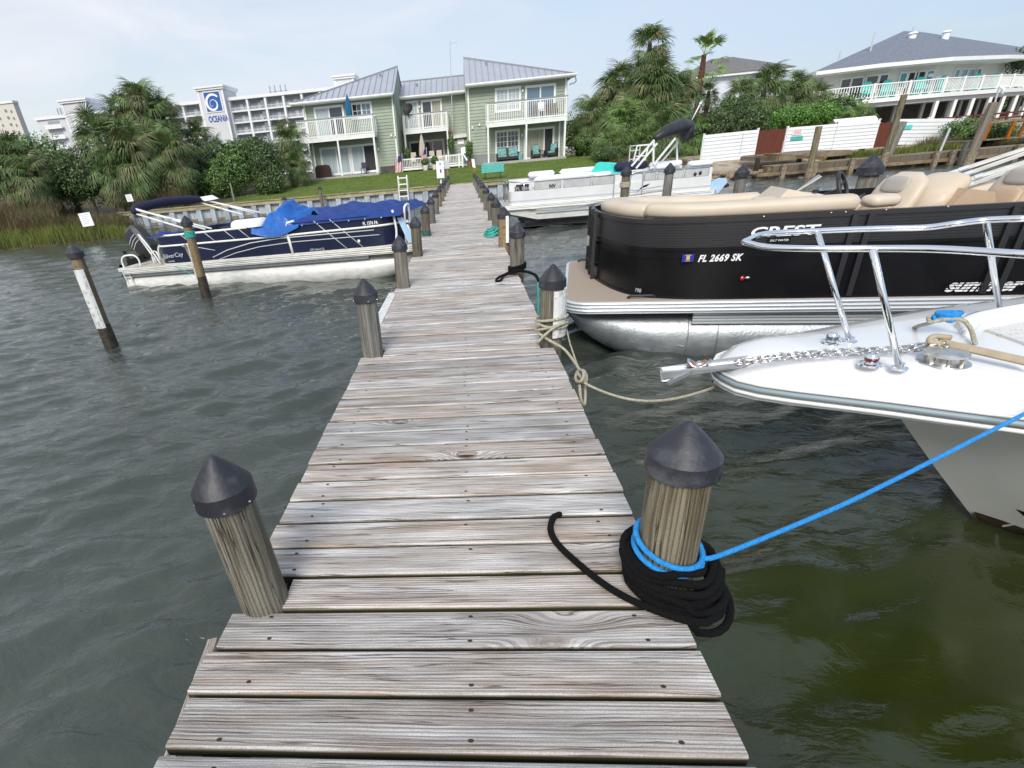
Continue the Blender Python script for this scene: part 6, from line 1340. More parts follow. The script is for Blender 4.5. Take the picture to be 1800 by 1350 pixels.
def RT_(x, w0, d0, z0_, z1_): HO('rooftop_unit', MB().box(x, x+w0, HY+5, HY+5+d0, z0_, z1_), 'hotel_recess')
for x in (-64, -62.3, -60.3, -58.6, -141.5, -140.4, -139.4): RT_(x, .35, .3, zt-.1, zt+2.7)
for x in (-64.3, ): RT_(x, 6.6, .15, zt+.8, zt+1.0)
for x in (-50, -47.5, -30.5, -28, -118, -101, -98): RT_(x, 1.3, 1, zt-.1, zt+.7)
tw = T('apartment_tower', 'beige high-rise apartment tower at the far left edge', 'building', (-275, 340, 1.6))
P('wall', MB().box(-300, -252, 330, 334, 1.5, 50), 'tower_beige', tw, world=True); P('parapet', MB().box(-301, -251.6, 329.5, 334, 50, 51.2), 'hotel_trim', tw, world=True)
for k_ in range(13):
    for j, x in enumerate((-255.2, -258.6, -263.5, -272.0, -283)):
        z = 46-3.4*k_-(.6 if j == 0 else 0); P('window', MB().box(x, x+(.9 if j != 1 else 1.3), 329.8, 329.95, z, z+1.3), 'hotel_door' if j < 4 else 'tower_beige', tw, world=True)

# ------------------------------------------------------------------ grey-roofed house behind the palms
mat('shingle_grey', (0.17, 0.165, 0.17), 0.9, var=(0.13, 0.125, 0.13), scale=3); mat('pale_stucco', (0.62, 0.66, 0.72), 0.8)
gh = T('grey_roof_house', 'pale blue-white house with grey hip roof behind the slender fan palm', 'house', (33, 78, 1.7))
P('wall', MB().box(28.2, 38, 75, 84, 1.7, 8.1), 'pale_stucco', gh, world=True); P('wing', MB().box(26, 30, 74, 76, 1.7, 5.2), 'pale_stucco', gh, world=True)
P('fascia', MB().box(27.6, 38.6, 74.4, 84.6, 8.1, 8.35), 'trim_white', gh, world=True)
P('roof', MB().loft([[(27.5, 74.3, 8.36), (38.8, 74.3, 8.36), (38.8, 84.7, 8.36), (27.5, 84.7, 8.36)], [(31.0, 79.2, 10.4), (33.5, 79.2, 10.4), (33.5, 79.8, 10.4), (31.0, 79.8, 10.4)]]), 'shingle_grey', gh, world=True)
P('dormer', MB().box(30.6, 32.4, 77.5, 79, 9.4, 10.1), 'shingle_grey', gh, world=True)

# ------------------------------------------------------------------ white many-sided house on stilts
mat('shingle_blue', (0.125, 0.145, 0.185), 0.9, var=(0.26, 0.28, 0.33), scale=9, lo=.42, hi=.75, detail=8); mat('house_white', (0.70, 0.71, 0.70), 0.75, var=(0.66, 0.66, 0.64), scale=.6)
rh = T('stilt_house', 'big white many-sided beach house with blue-grey shingle roof and wrap-around deck', 'house', (44, 66, 1.2))
def RH(name, mb, m, par=rh, **k): return P(name, mb, m, par, world=True, **k)
EV = [(33.6, 64.5), (31.0, 56.0), (35.0, 54.4), (41.0, 54.9), (48.0, 58.2), (63.0, 68.0), (68, 80), (60, 92), (42, 84)]
cen = Vector((46, 71, 0)); EZ2 = 6.15; DZ = 3.78
def inset(d, P_=EV):
    o = []
    for x, y in P_:
        v = (cen-Vector((x, y, 0))); v.z = 0; v.normalize(); o.append((x+v.x*d, y+v.y*d))
    return o
pk1, pk2 = (44.2, 66.5, 9.75), (46.9, 68.0, 9.7)
mb = MB(); n_ = len(EV); vs = [(x, y, EZ2+.12) for x, y in EV]+[pk1, pk2]
fs = [(0, 1, 9), (1, 2, 9), (2, 3, 9), (3, 4, 10), (3, 10, 9), (4, 5, 10), (5, 6, 10), (6, 7, 10), (7, 8, 10), (8, 0, 9), (8, 9, 10)]
RH('roof', mb.add(vs, fs), 'shingle_blue')
RH('eave_fascia', MB().path_wall(EV, EZ2-.16, EZ2+.12, .12, closed=True), 'white_paint')
RH('soffit', MB().prism(inset(.06), EZ2-.19, EZ2-.165), 'trim_white')
WI = inset(2.3)
wl = RH('wall', MB().prism(WI, DZ, EZ2-.19), 'house_white')
RH('deck_floor', MB().prism(inset(-.05), DZ-.32, DZ-.02), 'white_paint'); RH('deck_beam', MB().prism(inset(.35), DZ-.62, DZ-.33), 'letter_grey')
dkp = inset(.1)
RH('rail', MB().path_wall(dkp[:7], DZ+.98, DZ+1.06, .12).path_wall(dkp[:7], DZ+.08, DZ+.14, .08), 'white_paint')
mb = MB()
for (a, b_) in zip(dkp[:6], dkp[1:7]):
    a, b_ = Vector((*a, 0)), Vector((*b_, 0)); L_ = (b_-a).length; k_ = int(L_/.19)
    for i in range(k_): p = a.lerp(b_, (i+.5)/k_); mb.box(p.x-.028, p.x+.028, p.y-.02, p.y+.02, DZ+.14, DZ+.98)
RH('balusters', mb, 'white_paint', kind='stuff')
for i, (a, b_) in enumerate(zip(dkp[:6], dkp[1:7])):
    a, b_ = Vector((*a, 0)), Vector((*b_, 0)); k_ = max(1, round((b_-a).length/2.9))
    for j in range(k_):
        p = a.lerp(b_, j/k_); RH('rail_post', MB().box(p.x-.07, p.x+.07, p.y-.12, p.y+.02, DZ, DZ+1.12), 'white_paint')
        RH('stilt', MB().box(p.x-.13, p.x+.13, p.y+.1, p.y+.36, .9, DZ-.6), 'white_paint')
        p2 = p+(cen-p).normalized()*2.6; RH('stilt', MB().box(p2.x-.12, p2.x+.12, p2.y+.1, p2.y+.34, .9, DZ-.6), 'letter_grey')
RH('undercroft_wall', MB().prism(inset(5.2), .9, DZ-.6), 'foundation')
# tall narrow door and window groups on the facets
groups = [((1470, 1568), 4), ((1572, 1644), 4), ((1662, 1730), 4), ((1762, 1830), 4)]
kinds = [('glass_dark', 'glass_dark', 'glass_dark', 'glass_dark'), ('glass_teal', 'screen_black', 'screen_black', 'glass_teal'), ('glass_teal', 'glass_teal', 'glass_blue', 'glass_teal'), ('glass_dark', 'screen_black', 'screen_black', 'glass_dark')]
def on_wall(px, py, off=.06):
    best = None
    for a, b_ in zip(WI[:6], WI[1:7]):
        a, b_ = Vector((*a, 0)), Vector((*b_, 0)); d_ = (b_-a).normalized(); n__ = Vector((d_.y, -d_.x, 0))
        p = onp(px, py, a+n__*off, n__); q = (p-a).dot(d_)/(b_-a).length
        if -.0 <= q <= 1.0 and (p-CP).dot(FW) > 0 and (best is None or p.y < best[0].y): best = (p, d_, n__)
    return best
for (g0, g1), ks_ in zip([((1478), (1563)), (1580, 1638), (1672, 1722), (1766, 1830)], kinds):
    for i in range(4):
        px = lerp(g0, g1, (i+.5)/4*1.0); w2 = .32 if i in (0, 3) else .46
        hit = on_wall(px, 140)
        if not hit: continue
        p, d_, n__ = hit; z0_, z1_ = (DZ+.75, EZ2-.62) if i in (0, 3) else (DZ+.10, EZ2-.62)
        a = Vector((p.x, p.y, 0)); mb = MB()
        for s_ in (-1, 1): mb.bar(a+d_*s_*(w2+.06)+Vector((0, 0, z0_-.1)), a+d_*s_*(w2+.06)+Vector((0, 0, z1_+.12)), .12, .10, up=n__)
        mb.bar(a-d_*(w2)+Vector((0, 0, z1_+.06)), a+d_*(w2)+Vector((0, 0, z1_+.06)), .10, .12); mb.bar(a-d_*w2+Vector((0, 0, z0_-.04)), a+d_*w2+Vector((0, 0, z0_-.04)), .10, .12)
        f_ = RH('window', mb, 'trim_white'); P('pane', MB().slab([a-d_*w2+Vector((0, 0, z0_)), a+d_*w2+Vector((0, 0, z0_)), a+d_*w2+Vector((0, 0, z1_)), a-d_*w2+Vector((0, 0, z1_))], .03), ks_[i], f_, world=True)
for px in (1408, 1418, 1428):
    hit = on_wall(px, 152)
    if hit:
        p, d_, n__ = hit; a = Vector((p.x, p.y, DZ+.9)); P('pane', MB().slab([a-d_*.35, a+d_*.35, a+d_*.35+Vector((0, 0, 1.2)), a-d_*.35+Vector((0, 0, 1.2))], .03), 'glass_dark', rh, world=True)
mb = MB()
for x, y, z in ((42.9, 63.2, 8.95), (46.9, 64.6, 8.95)): RH('roof_vent', MB().cyl((x, y, z-.5), (x, y, z+.12), .30, n=14).cyl((x, y, z+.12), (x, y, z+.26), .42, .25, n=14), 'vinyl_white')
for x, y, z in ((45.5, 67.2, 9.6), ): RH('roof_pipe', MB().cyl((x, y, z), (x, y, z+.5), .08), 'letter_grey')
for px, py, z in ((1531, 86, 0), (1476, 99, 0)): a = ony(px, py, 60); RH('roof_pipe', MB().cyl(a+Vector((0, 0, -.9)), a+Vector((0, 0, 1.25 if px > 1500 else .35)), .06), 'letter_grey')
for px, py in ((1636, 132), (1650, 135)):
    hit = on_wall(px, py)
    if hit: RH('shell_ornament', MB().ball(hit[0], .3, .1, .14), 'letter_white')
lab4 = ['leftmost turquoise deck chair on the white house deck', 'second turquoise deck chair from the left on the white house deck', 'turquoise deck chair right of the dark double doors', 'turquoise deck chair left of the teal-lit doors', 'turquoise deck chair right of the teal-lit doors', 'rightmost turquoise deck chair on the white house deck']
def rail_pt(px, back):
    for a, b_ in zip(dkp[:6], dkp[1:7]):
        a, b_ = Vector((*a, 0)), Vector((*b_, 0)); d_ = (b_-a).normalized(); n__ = Vector((-d_.y, d_.x, 0)); p = onp(px, 148, a+n__*back, n__); q = (p-a).dot(d_)/(b_-a).length
        if 0 <= q <= 1: return p
    return None
for px, lab in zip((1531, 1566, 1623, 1662, 1722, 1753), lab4):
    p = rail_pt(px, .95)
    if p is None: continue
    t_ = T('deck_chair', lab, 'chair', (p.x, p.y, DZ), group='turquoise chairs on the white house deck')
    P('seat', MB().box(-.42, .42, -.3, .35, .38, .46), 'turquoise', t_); P('backrest', MB().slab([(-.44, .25, .4), (.44, .25, .4), (.40, .45, 1.2), (.2, .5, 1.36), (-.2, .5, 1.36), (-.40, .45, 1.2)], .06), 'turquoise', t_)
    for s_ in (-.42, .36): P('leg', MB().box(s_, s_+.07, -.3, .35, 0, .38), 'turquoise', t_)

# ------------------------------------------------------------------ right shore: fence, wooden dock, piles
mat('gate_brown', (0.13, 0.035, 0.018), 0.85, var=(0.09, 0.022, 0.012), scale=6, st=(5, 1, .4))
FY = 35.0
def vfence(x0, x1, z0, z1, label, n_=8, dz=0.0, y0=FY, y1=FY, post_every=2.4):
    t_ = T('vinyl_fence', label, 'fence', (x0, y0, z0)); h = (z1-z0)/n_
    for i in range(n_):
        a = z0+h*i; P('slat', MB().slab([(x0, y0, a+.012), (x1, y1, a+.012+dz), (x1, y1, a+h-.012+dz), (x0, y0, a+h-.012)], .03), 'white_vinyl', t_, world=True)
    P('backing', MB().slab([(x0, y0+.032, z0+.02), (x1, y1+.032, z0+.02+dz), (x1, y1+.032, z1-.02+dz), (x0, y0+.032, z1-.02)], .012), 'letter_grey', t_, world=True)
    k_ = max(1, round((x1-x0)/post_every))
    for i in range(k_+1):
        x = lerp(x0, x1, i/k_); y = lerp(y0, y1, i/k_); zz = dz*i/k_; P('post', MB().box(x-.045, x+.045, y+.05, y+.14, z0-.1+zz, z1+.03+zz).box(x-.06, x+.06, y+.035, y+.155, z1+.03+zz, z1+.07+zz), 'white_vinyl', t_, world=True)
    return t_
f1 = vfence(13.95, 16.90, .66, 2.13, 'left stretch of white horizontal-slat fence, before the first brown gate', 8, .04)
P('joint_gap', MB().box(16.05, 16.08, FY-.035, FY-.031, 1.0, 2.08), 'letter_grey', f1, world=True)
f2 = vfence(18.50, 21.10, .72, 2.13, 'white slat fence with teal notice, right of the first brown gate', 8, -.02)
f2b = vfence(21.12, 23.35, .70, 2.11, 'white slat fence stretch left of the second brown gate behind the tall pile', 8, -.02)
f3 = vfence(24.15, 27.75, .80, 2.08, 'rightmost white slat fence stretch, lower, with small blue notice', 7, -.26)
def bgate(x0, x1, z0, z1, label):
    t_ = T('wooden_gate', label, 'gate', (x0, FY+.2, z0)); n_ = max(3, round((x1-x0)/.14)); wd_ = (x1-x0)/n_
    for i in range(n_): P('board', MB().box(x0+i*wd_+.004, x0+(i+1)*wd_-.004, FY+.18, FY+.205, z0, z1+random.uniform(-.02, .02)), 'gate_brown', t_, world=True)
    P('brace', MB().box(x0, x1, FY+.21, FY+.25, z0+.3, z0+.4).box(x0, x1, FY+.21, FY+.25, z1-.4, z1-.3), 'gate_brown', t_, world=True)
bgate(16.95, 18.45, .7, 2.1, 'first dark red-brown board gate, between two white fence stretches'); bgate(23.38, 24.15, .7, 1.95, 'second dark red-brown board gate, behind the tall leaning pile')
for ft, x, z, nm in ((f2, 18.72, 1.45, 'teal'), (f3, 24.45, 1.52, 'blue')):
    P('notice', MB().box(x, x+.66, FY-.045, FY-.032, z, z+.20), 'teal_plastic' if nm == 'teal' else 'turquoise', ft, world=True)
P('notice', MB().box(18.75, 19.3, FY-.045, FY-.032, 1.72, 2.03), 'letter_white', f2, world=True)
mb = MB()
for i in range(4): mb.box(18.8, 19.22, FY-.049, FY-.046, 1.76+i*.065, 1.785+i*.065)
P('notice_print', mb, 'flag_red', f2, world=True)
# wooden dock
wd2 = T('shore_dock', 'old brown wooden dock with rail posts along the right shore below the white fence', 'dock', (19, 28.8, .5))
def planks(x0, x1, y0, y1, z, step=.16, par=wd2):
    x = x0
    while x < x1: P('plank', MB().box(x, min(x+step-.015, x1), y0, y1, z-.035+random.uniform(-.004, .004), z), 'old_wood', par, world=True); x += step
planks(14.7, 27.5, 28.35, 29.5, .56, .2)
P('edge_beam', MB().box(14.6, 27.6, 28.27, 28.34, .30, .545), 'beam_wood', wd2, world=True); P('lower_beam', MB().box(13.9, 27.6, 28.12, 28.2, .16, .30), 'old_wood', wd2, world=True)
planks(15.6, 18.9, 29.8, 33.6, .93, .18)
P('platform_beam', MB().box(15.55, 18.95, 29.7, 29.79, .70, .895).box(15.5, 15.58, 29.8, 33.6, .70, .895), 'old_wood', wd2, world=True)
P('sloping_edge', MB().slab([(15.2, 30.6, .93), (17.3, 29.0, .60), (17.35, 28.9, .74), (15.2, 30.5, 1.05)], .05), 'old_wood', wd2, world=True)
P('step_box', MB().box(14.55, 16.3, 28.6, 29.0, .20, .50), 'old_wood', wd2, world=True)
planks(24.2, 28.6, 29.6, 31.6, .86, .2)
for x in (15.0, 16.4, 18.0, 21.6, 22.3, 25.0): P('support_post', MB().box(x-.09, x+.09, 28.0, 28.17, -.9, .62), 'barnacle', wd2, world=True)
for x in (14.9, 16.9, 19.8, 23.2): P('rear_post', MB().box(x-.08, x+.08, 30.3, 30.5, -.6, .9), 'wet_wood', wd2, world=True)
rk = MB(); rd = random.Random(9)
for i in range(260):
    x = rd.uniform(13.2, 28.5); y = 30.4+rd.uniform(-.5, 1.0); s_ = rd.uniform(.12, .32); rk.ball((x, y, .02+rd.uniform(-.1, .25)), s_, s_*rd.uniform(.6, 1), s_*.6, 6, 4)
solo('rip_rap', rk, 'barnacle', 'dark weedy rocks under the wooden dock on the right shore', 'rocks', (20, 30.5, 0), kind='stuff')
def tpile(px0, py0, px1, py1, Y, r, label, foot=True, wood='pile_wood', zb=-.8):
    a = ony(px0, py0, Y); b_ = ony(px1, py1, Y); t_ = T('tall_pile', label, 'mooring pile', (b_.x, Y, 0)); d_ = (a-b_); top = a-Vector((b_.x, Y, 0)); k_ = d_.x/max(d_.z, .1)
    bot = Vector((-k_*(0-zb)*0+(b_.x-b_.x)-k_*(b_.z-zb), 0, zb))
    P('post', MB().tube([bot, bot.lerp(top, .5), top], [r*1.08, r, r*.95], 14), wood, t_, smooth=60)
    if foot: P('barnacle_band', MB().tube([bot.lerp(top, .22), bot.lerp(top, .42)], [r*1.14, r*1.12], 14), 'barnacle', t_, smooth=60)
    return t_
tpile(1590, 166, 1548, 300, 27.6, .125, 'tallest leaning bare pile standing before the white fence')
tpile(1440, 222, 1423, 300, 27.4, .135, 'bare grey pile at the left part of the wooden shore dock')
tpile(1587, 214, 1560, 275, 29.5, .18, 'thick green-grey pile just right of the tallest pile', False, zb=.3)
tp = tpile(1747, 180, 1700, 290, 27.2, .17, 'tall pile with a thin lamp pole, near the right edge', wood='old_wood')
a = ony(1750, 182, 27.2)-tp.location; b_ = ony(1757, 152, 27.2)-tp.location
P('lamp_pole', MB().tube([a+Vector((0, 0, -.5)), b_], .035, 6), 'letter_grey', tp); P('lamp', MB().tube([b_, b_+Vector((.2, 0, -.1)), b_+Vector((.18, 0, -.3))], [.03, .06, .08], 8), 'vinyl_white', tp, smooth=True)
tpile(1700, 250, 1688, 282, 28.1, .12, 'short weathered pile stub left of the lamp pile', False)
pb = T('pipe_post', 'thin grey metal post standing on the wooden shore dock', 'post', (22.1, 28.6, .56)); P('pipe', MB().cyl((0, 0, 0), (.1, 0, .95), .045), 'letter_grey', pb)
bt = T('wooden_table', 'orange-brown wooden fish-cleaning table on the shore dock, right', 'table', (25.4, 29.9, .86))
P('top', MB().box(-1.0, 1.0, -.3, .3, .68, .76), 'bench_wood', bt)
for x in (-.72, .3, .8): P('leg', MB().slab([(x-.06, -.3, 0), (x+.06, -.3, 0), (x+.12, -.3, .68), (x, -.3, .68)], .08), 'bench_wood', bt)
P('upright', MB().box(-.35, -.25, .25, .32, .76, 1.0), 'old_wood', bt)
rf = T('red_rail_fence', 'low red-brown rail fence in front of the stilt house undercroft', 'fence', (38, 45, 1.2))
for i in range(14): x = 33+i*1.1; P('picket', MB().box(x-.05, x+.05, 45, 45.08, 1.0, 1.95), 'gate_brown', rf, world=True)
for z in (1.2, 1.5, 1.8): P('rail', MB().box(32.8, 47.6, 45.09, 45.14, z, z+.1), 'gate_brown', rf, world=True)
tr = T('tarp_roof', 'white gable-shaped cover peeking over the fence by the small palm', 'cover', (24.2, 38, 1.6)); P('cover', MB().loft([[(x, 38+y, z) for y, z in ((-1, 1.7), (0, 2.35), (1, 1.7))] for x in (22.6, 25)], ring_closed=False, caps=False), 'vinyl_white', tr, world=True)
# ------------------------------------------------------------------ vegetation
mat('frond_green', (0.098, 0.163, 0.052), 0.5, var=(0.150, 0.221, 0.078), scale=2.5, island=.35, spec=.4)
mat('frond_bright', (0.150, 0.260, 0.058), 0.45, var=(0.208, 0.312, 0.091), scale=2.5, island=.3, spec=.4)
mat('frond_olive', (0.169, 0.189, 0.078), 0.6, var=(0.234, 0.227, 0.111), scale=2.5, island=.35)
mat('frond_dead', (0.17, 0.13, 0.085), 0.85, var=(0.24, 0.19, 0.13), scale=3, island=.35)
mat('palm_trunk', (0.16, 0.12, 0.085), 0.95, var=(0.08, 0.055, 0.04), scale=5, st=(1, 1, 2.2), bump=1.0, bscale=9)
mat('trunk_red', (0.15, 0.06, 0.04), 0.95, var=(0.07, 0.03, 0.02), scale=6, bump=1.0, bscale=12)
mat('leaf_dark', (0.042, 0.078, 0.023), 0.5, var=(0.085, 0.143, 0.039), scale=1.6, island=.45)
mat('leaf_mid', (0.072, 0.143, 0.034), 0.5, var=(0.117, 0.202, 0.052), scale=1.5, island=.4)
mat('leaf_hedge', (0.07, 0.18, 0.02), 0.45, var=(0.11, 0.25, 0.035), scale=2.2, island=.4)
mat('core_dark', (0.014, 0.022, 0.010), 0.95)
mat('twig', (0.07, 0.05, 0.035), 0.9)
mat('grass_blade', (0.085, 0.15, 0.018), 0.7, var=(0.16, 0.21, 0.03), scale=.8, island=.4)
mat('marsh_blade', (0.15, 0.17, 0.025), 0.7, var=(0.09, 0.12, 0.02), scale=.6, island=.35)
mat('brush_blade', (0.12, 0.075, 0.04), 0.85, var=(0.10, 0.11, 0.035), scale=.7, island=.45)
def frond_mesh(name, seed, m, Lp=.85, Lf=1.05, n=24, droop=.35, cup=.10, spread=118, w_=.055):
    rd = random.Random(seed); mb = MB(); st_ = [Vector((Lp*q, 0, .10*math.sin(q*2.2)-.02*q)) for q in (0, .35, .7, 1)]
    mb.tube(st_, [.022, .018, .014, .010], 4); c = st_[-1]
    for i in range(n):
        a = R(lerp(-spread, spread, i/(n-1))+rd.uniform(-3, 3)); l = Lf*(.66+.34*math.cos(a*.72))*rd.uniform(.88, 1.06); d_ = Vector((math.cos(a), math.sin(a), 0)); s_ = Vector((-d_.y, d_.x, 0))
        base = c+Vector((.12*math.cos(a)*0, 0, 0)); pts = []
        for q in (0, .5, .8, 1.0):
            dr = droop*(q**2.2)*rd.uniform(.8, 1.25)+(.18*q**4 if rd.random() < .4 else 0); pts.append(base+d_*l*q*(1-.12*q*q)+Vector((0, 0, cup*math.sin(q*3)*(.4+abs(math.sin(a)))-dr*l)))
        ww = (w_*.35, w_, w_*.6, .006)
        vs = []
        for p, w0 in zip(pts, ww): vs += [p-s_*w0/2, p+s_*w0/2]
        mb.add(vs, [(0, 1, 3, 2), (2, 3, 5, 4), (4, 5, 7, 6)])
    me = bpy.data.meshes.new(name); me.from_pydata(mb.v, [], mb.f); me.materials.append(MATS[m]); return me
FG = [frond_mesh('frond', s_, 'frond_green', Lp=rp_, droop=d_) for s_, rp_, d_ in ((1, .8, .30), (2, .95, .45), (3, .7, .38), (4, 1.05, .55))]
FO = [frond_mesh('frond', s_, 'frond_olive', Lp=.85, droop=d_) for s_, d_ in ((5, .6), (6, .8))]
FB = [frond_mesh('frond', s_, 'frond_bright', Lp=.8, droop=d_, n=22, w_=.06) for s_, d_ in ((7, .25), (8, .4))]
FD = [frond_mesh('frond', s_, 'frond_dead', Lp=.6, Lf=.95, n=14, droop=.3, spread=55, w_=.07) for s_ in (9, 10)]
FWS = [frond_mesh('frond', s_, 'frond_bright', Lp=1.0, Lf=.95, n=20, droop=.15, spread=80, w_=.075) for s_ in (11, 12)]
def palm(px, py, Y, s_, label, n=46, dead=10, kind='sabal', tr=.17, tm='palm_trunk', zb=None, up=.9, low=-.75, seed=None, olive=.2):
    s_ *= (.66 if px < 900 else .78) if kind != 'washingtonia' else .95; n = int(n*(1.9 if kind != 'washingtonia' else 1)); dead = int(dead*1.3)
    c = ony(px, py, Y); g_ = gz(c.x, Y) if zb is None else zb; rd = random.Random(seed or int(px*7+py*3))
    t_ = T('palm_tree', label, 'palm tree', (c.x, Y, g_)); h = c.z-g_
    if h > .35:
        prof = [(tr*1.35, -.15), (tr*1.1, h*.12), (tr*.95, h*.5), (tr*1.05, h*.8), (tr*.7, h)]
        P('trunk', MB().lathe(prof, n=12, wob=.12, seed=int(px)), tm, t_)
    sets = {'sabal': (FG, FG, FO), 'bright': (FB, FG, FB), 'washingtonia': (FWS, FWS, FWS)}[kind]
    for i in range(n+dead):
        if i < n:
            q = (i+.5)/n; el = lerp(up, low, q**.8)*math.pi/2+rd.uniform(-.12, .12); az = i*2.39996+rd.uniform(-.3, .3)
            me = rd.choice(sets[2]) if rd.random() < olive else rd.choice(sets[0]+sets[1])
            if q > .8 and kind == 'sabal' and rd.random() < .5: me = rd.choice(FO)
            sc = s_*rd.uniform(.82, 1.12)*(.85 if q < .15 else 1); o0_ = Vector((0, 0, h+rd.uniform(-.45, .45)*s_-1.35*q*s_))
        else:
            el = R(rd.uniform(-62, -84)); az = rd.uniform(0, 6.28); me = rd.choice(FD); sc = s_*rd.uniform(.8, 1.15); o0_ = Vector((0, 0, h-.3*s_+rd.uniform(-.5, .0)*s_))
        f_ = link('frond', me, None, t_); f_.location = o0_
        f_.rotation_euler = (Matrix.Rotation(az, 3, 'Z') @ Matrix.Rotation(-el, 3, 'Y') @ Matrix.Rotation(rd.uniform(-.5, .5), 3, 'X')).to_euler(); f_.scale = (sc,)*3
    return t_
def leaf_mass(cs, n, size, seed, shell=.55, flat=1.0):
    """leaf-sized quads through the outer part of a few overlapping ellipsoids"""
    r = np.random.default_rng(seed); cs = np.array(cs, float); vol = (cs[:, 3]*cs[:, 4]*cs[:, 5])**.72; pick = r.choice(len(cs), n, p=vol/vol.sum()); k = cs[pick]
    d = r.normal(size=(n, 3)); d /= np.linalg.norm(d, axis=1)[:, None]; lump = 1+.16*np.sin(d[:, 0]*7+k[:, 0]*3)*np.sin(d[:, 2]*6+k[:, 1])+.10*np.sin(d[:, 1]*13+d[:, 2]*9)
    rad = (shell+(1-shell)*r.random(n)**.6)*lump; p = k[:, :3]+d*k[:, 3:6]*rad[:, None]
    nn = d+r.normal(size=(n, 3))*.7; nn /= np.linalg.norm(nn, axis=1)[:, None]; a = np.cross(nn, r.normal(size=(n, 3))); a /= np.linalg.norm(a, axis=1)[:, None]; b_ = np.cross(nn, a)
    s_ = size*r.uniform(.6, 1.3, n)[:, None]; v = np.stack([p-a*s_*.5, p-b_*s_*.28+a*s_*.05, p+a*s_*.5, p+b_*s_*.28+a*s_*.05], 1).reshape(-1, 3)
    f = np.arange(n*4).reshape(-1, 4); me = bpy.data.meshes.new('foliage'); me.from_pydata(v.tolist(), [], f.tolist()); return me
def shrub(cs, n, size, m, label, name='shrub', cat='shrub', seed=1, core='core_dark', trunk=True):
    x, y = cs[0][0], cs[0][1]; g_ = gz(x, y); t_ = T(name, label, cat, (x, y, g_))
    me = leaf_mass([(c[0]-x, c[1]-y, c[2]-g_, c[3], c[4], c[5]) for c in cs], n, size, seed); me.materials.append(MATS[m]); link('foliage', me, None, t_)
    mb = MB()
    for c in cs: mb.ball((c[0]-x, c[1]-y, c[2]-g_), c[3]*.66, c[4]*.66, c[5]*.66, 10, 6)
    P('dark_core', mb, core, t_, smooth=True)  # solid balls, coloured dark for the shaded inside, close the see-through gaps
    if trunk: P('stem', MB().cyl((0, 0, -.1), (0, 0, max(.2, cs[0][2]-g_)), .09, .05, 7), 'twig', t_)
    return t_
def E3(px, py, Y, rx, ry, rz): c = ony(px, py, Y); return (c.x, Y, c.z, rx, ry, rz)
# left palmetto clump
for a in ((168, 236, 33, 1.35, 'big shaggy palm at the left flank of the palmetto clump', 50, 16), (214, 205, 34.5, 1.25, 'palm rising behind the left of the palmetto clump', 40, 6), (246, 178, 34.5, 1.35, 'tallest palm of the palmetto clump, in front of the hotel', 44, 8),
          (284, 196, 35.5, 1.2, 'second tallest palm of the palmetto clump, right of the tallest', 40, 8), (232, 262, 32.3, 1.5, 'broad drooping palm at the front centre of the palmetto clump', 60, 22), (296, 262, 33.2, 1.35, 'dark drooping palm at the right flank of the palmetto clump', 50, 16),
          (190, 292, 31.5, 1.1, 'low palm with dead skirt at the foot of the palmetto clump', 34, 16), (345, 238, 37, 1.1, 'palm with yellow-tinged fronds below the blue wave sign', 38, 6), (383, 262, 38, .9, 'small palm right of the one below the blue wave sign', 28, 4),
          (14, 275, 31, 1.3, 'palm at the far left picture edge', 46, 8), (52, 298, 30.5, 1.1, 'low palm right of the far left one', 36, 6), (72, 268, 36, .5, 'tiny spiky palm top poking up against the pale sky, left', 12, 0), (112, 296, 33, .9, 'low dark palm before the hotel end wall', 36, 4),
          (508, 240, 38.5, 1.15, 'palm hugging the left corner of the green condo', 40, 6), (520, 285, 37.5, .9, 'lower palm beneath the condo left balcony corner', 30, 6)):
    palm(a[0], a[1], a[2], a[3], a[4], a[5], a[6])
# right palm clump
for a in ((1143, 76, 42, 1.05, 'tallest palm of the right clump, its round head clear of the others', 40, 2, 'sabal'), (1150, 145, 41.8, 1.4, 'shaggy olive palm right under the tallest head', 56, 22, 'sabal'), (1088, 150, 43.5, 1.3, 'palm on the left shoulder of the right clump', 44, 6, 'sabal'),
          (1192, 160, 43.5, 1.2, 'palm on the right shoulder of the right clump', 44, 6, 'sabal'), (1042, 200, 43, 1.2, 'leftmost palm of the right clump beside the condo', 40, 6, 'sabal'), (1102, 212, 40.2, 1.3, 'bright palm at the front left of the right clump', 46, 10, 'bright'),
          (1166, 222, 40.5, 1.3, 'bright palm at the front right of the right clump', 44, 10, 'sabal'), (1212, 230, 41, 1.0, 'palm right of the black folded canopy', 40, 4, 'bright'), (1072, 246, 38, .95, 'low palm at the front foot of the right clump, left one', 34, 8, 'bright'), (1128, 248, 38.2, 1.05, 'low palm at the front foot of the right clump, right one', 36, 10, 'bright'),
          (1302, 168, 45.5, 1.1, 'leftmost palm of the middle right palm row', 40, 4, 'sabal'), (1345, 150, 46.5, 1.3, 'tallest palm of the middle right palm row', 48, 6, 'sabal'), (1395, 160, 47, 1.25, 'second from right of the middle right palm row', 44, 4, 'sabal'), (1434, 172, 48, 1.0, 'rightmost palm of the middle right row, before the stilt house', 36, 4, 'sabal'),
          (1278, 205, 44.5, .9, 'low palm at the left foot of the middle right row', 30, 4, 'sabal')):
    palm(a[0], a[1], a[2], a[3], a[4], a[5], a[6], a[7])
palm(1238, 96, 48, 1.12, 'slender fan palm with reddish trunk standing alone above the others', 20, 2, 'washingtonia', tr=.20, tm='trunk_red', up=.95, low=-.25, olive=0)
palm(1246, 160, 50, .75, 'small fan palm with pale trunk under the slender one', 22, 3, 'sabal', tr=.16, low=-.3)
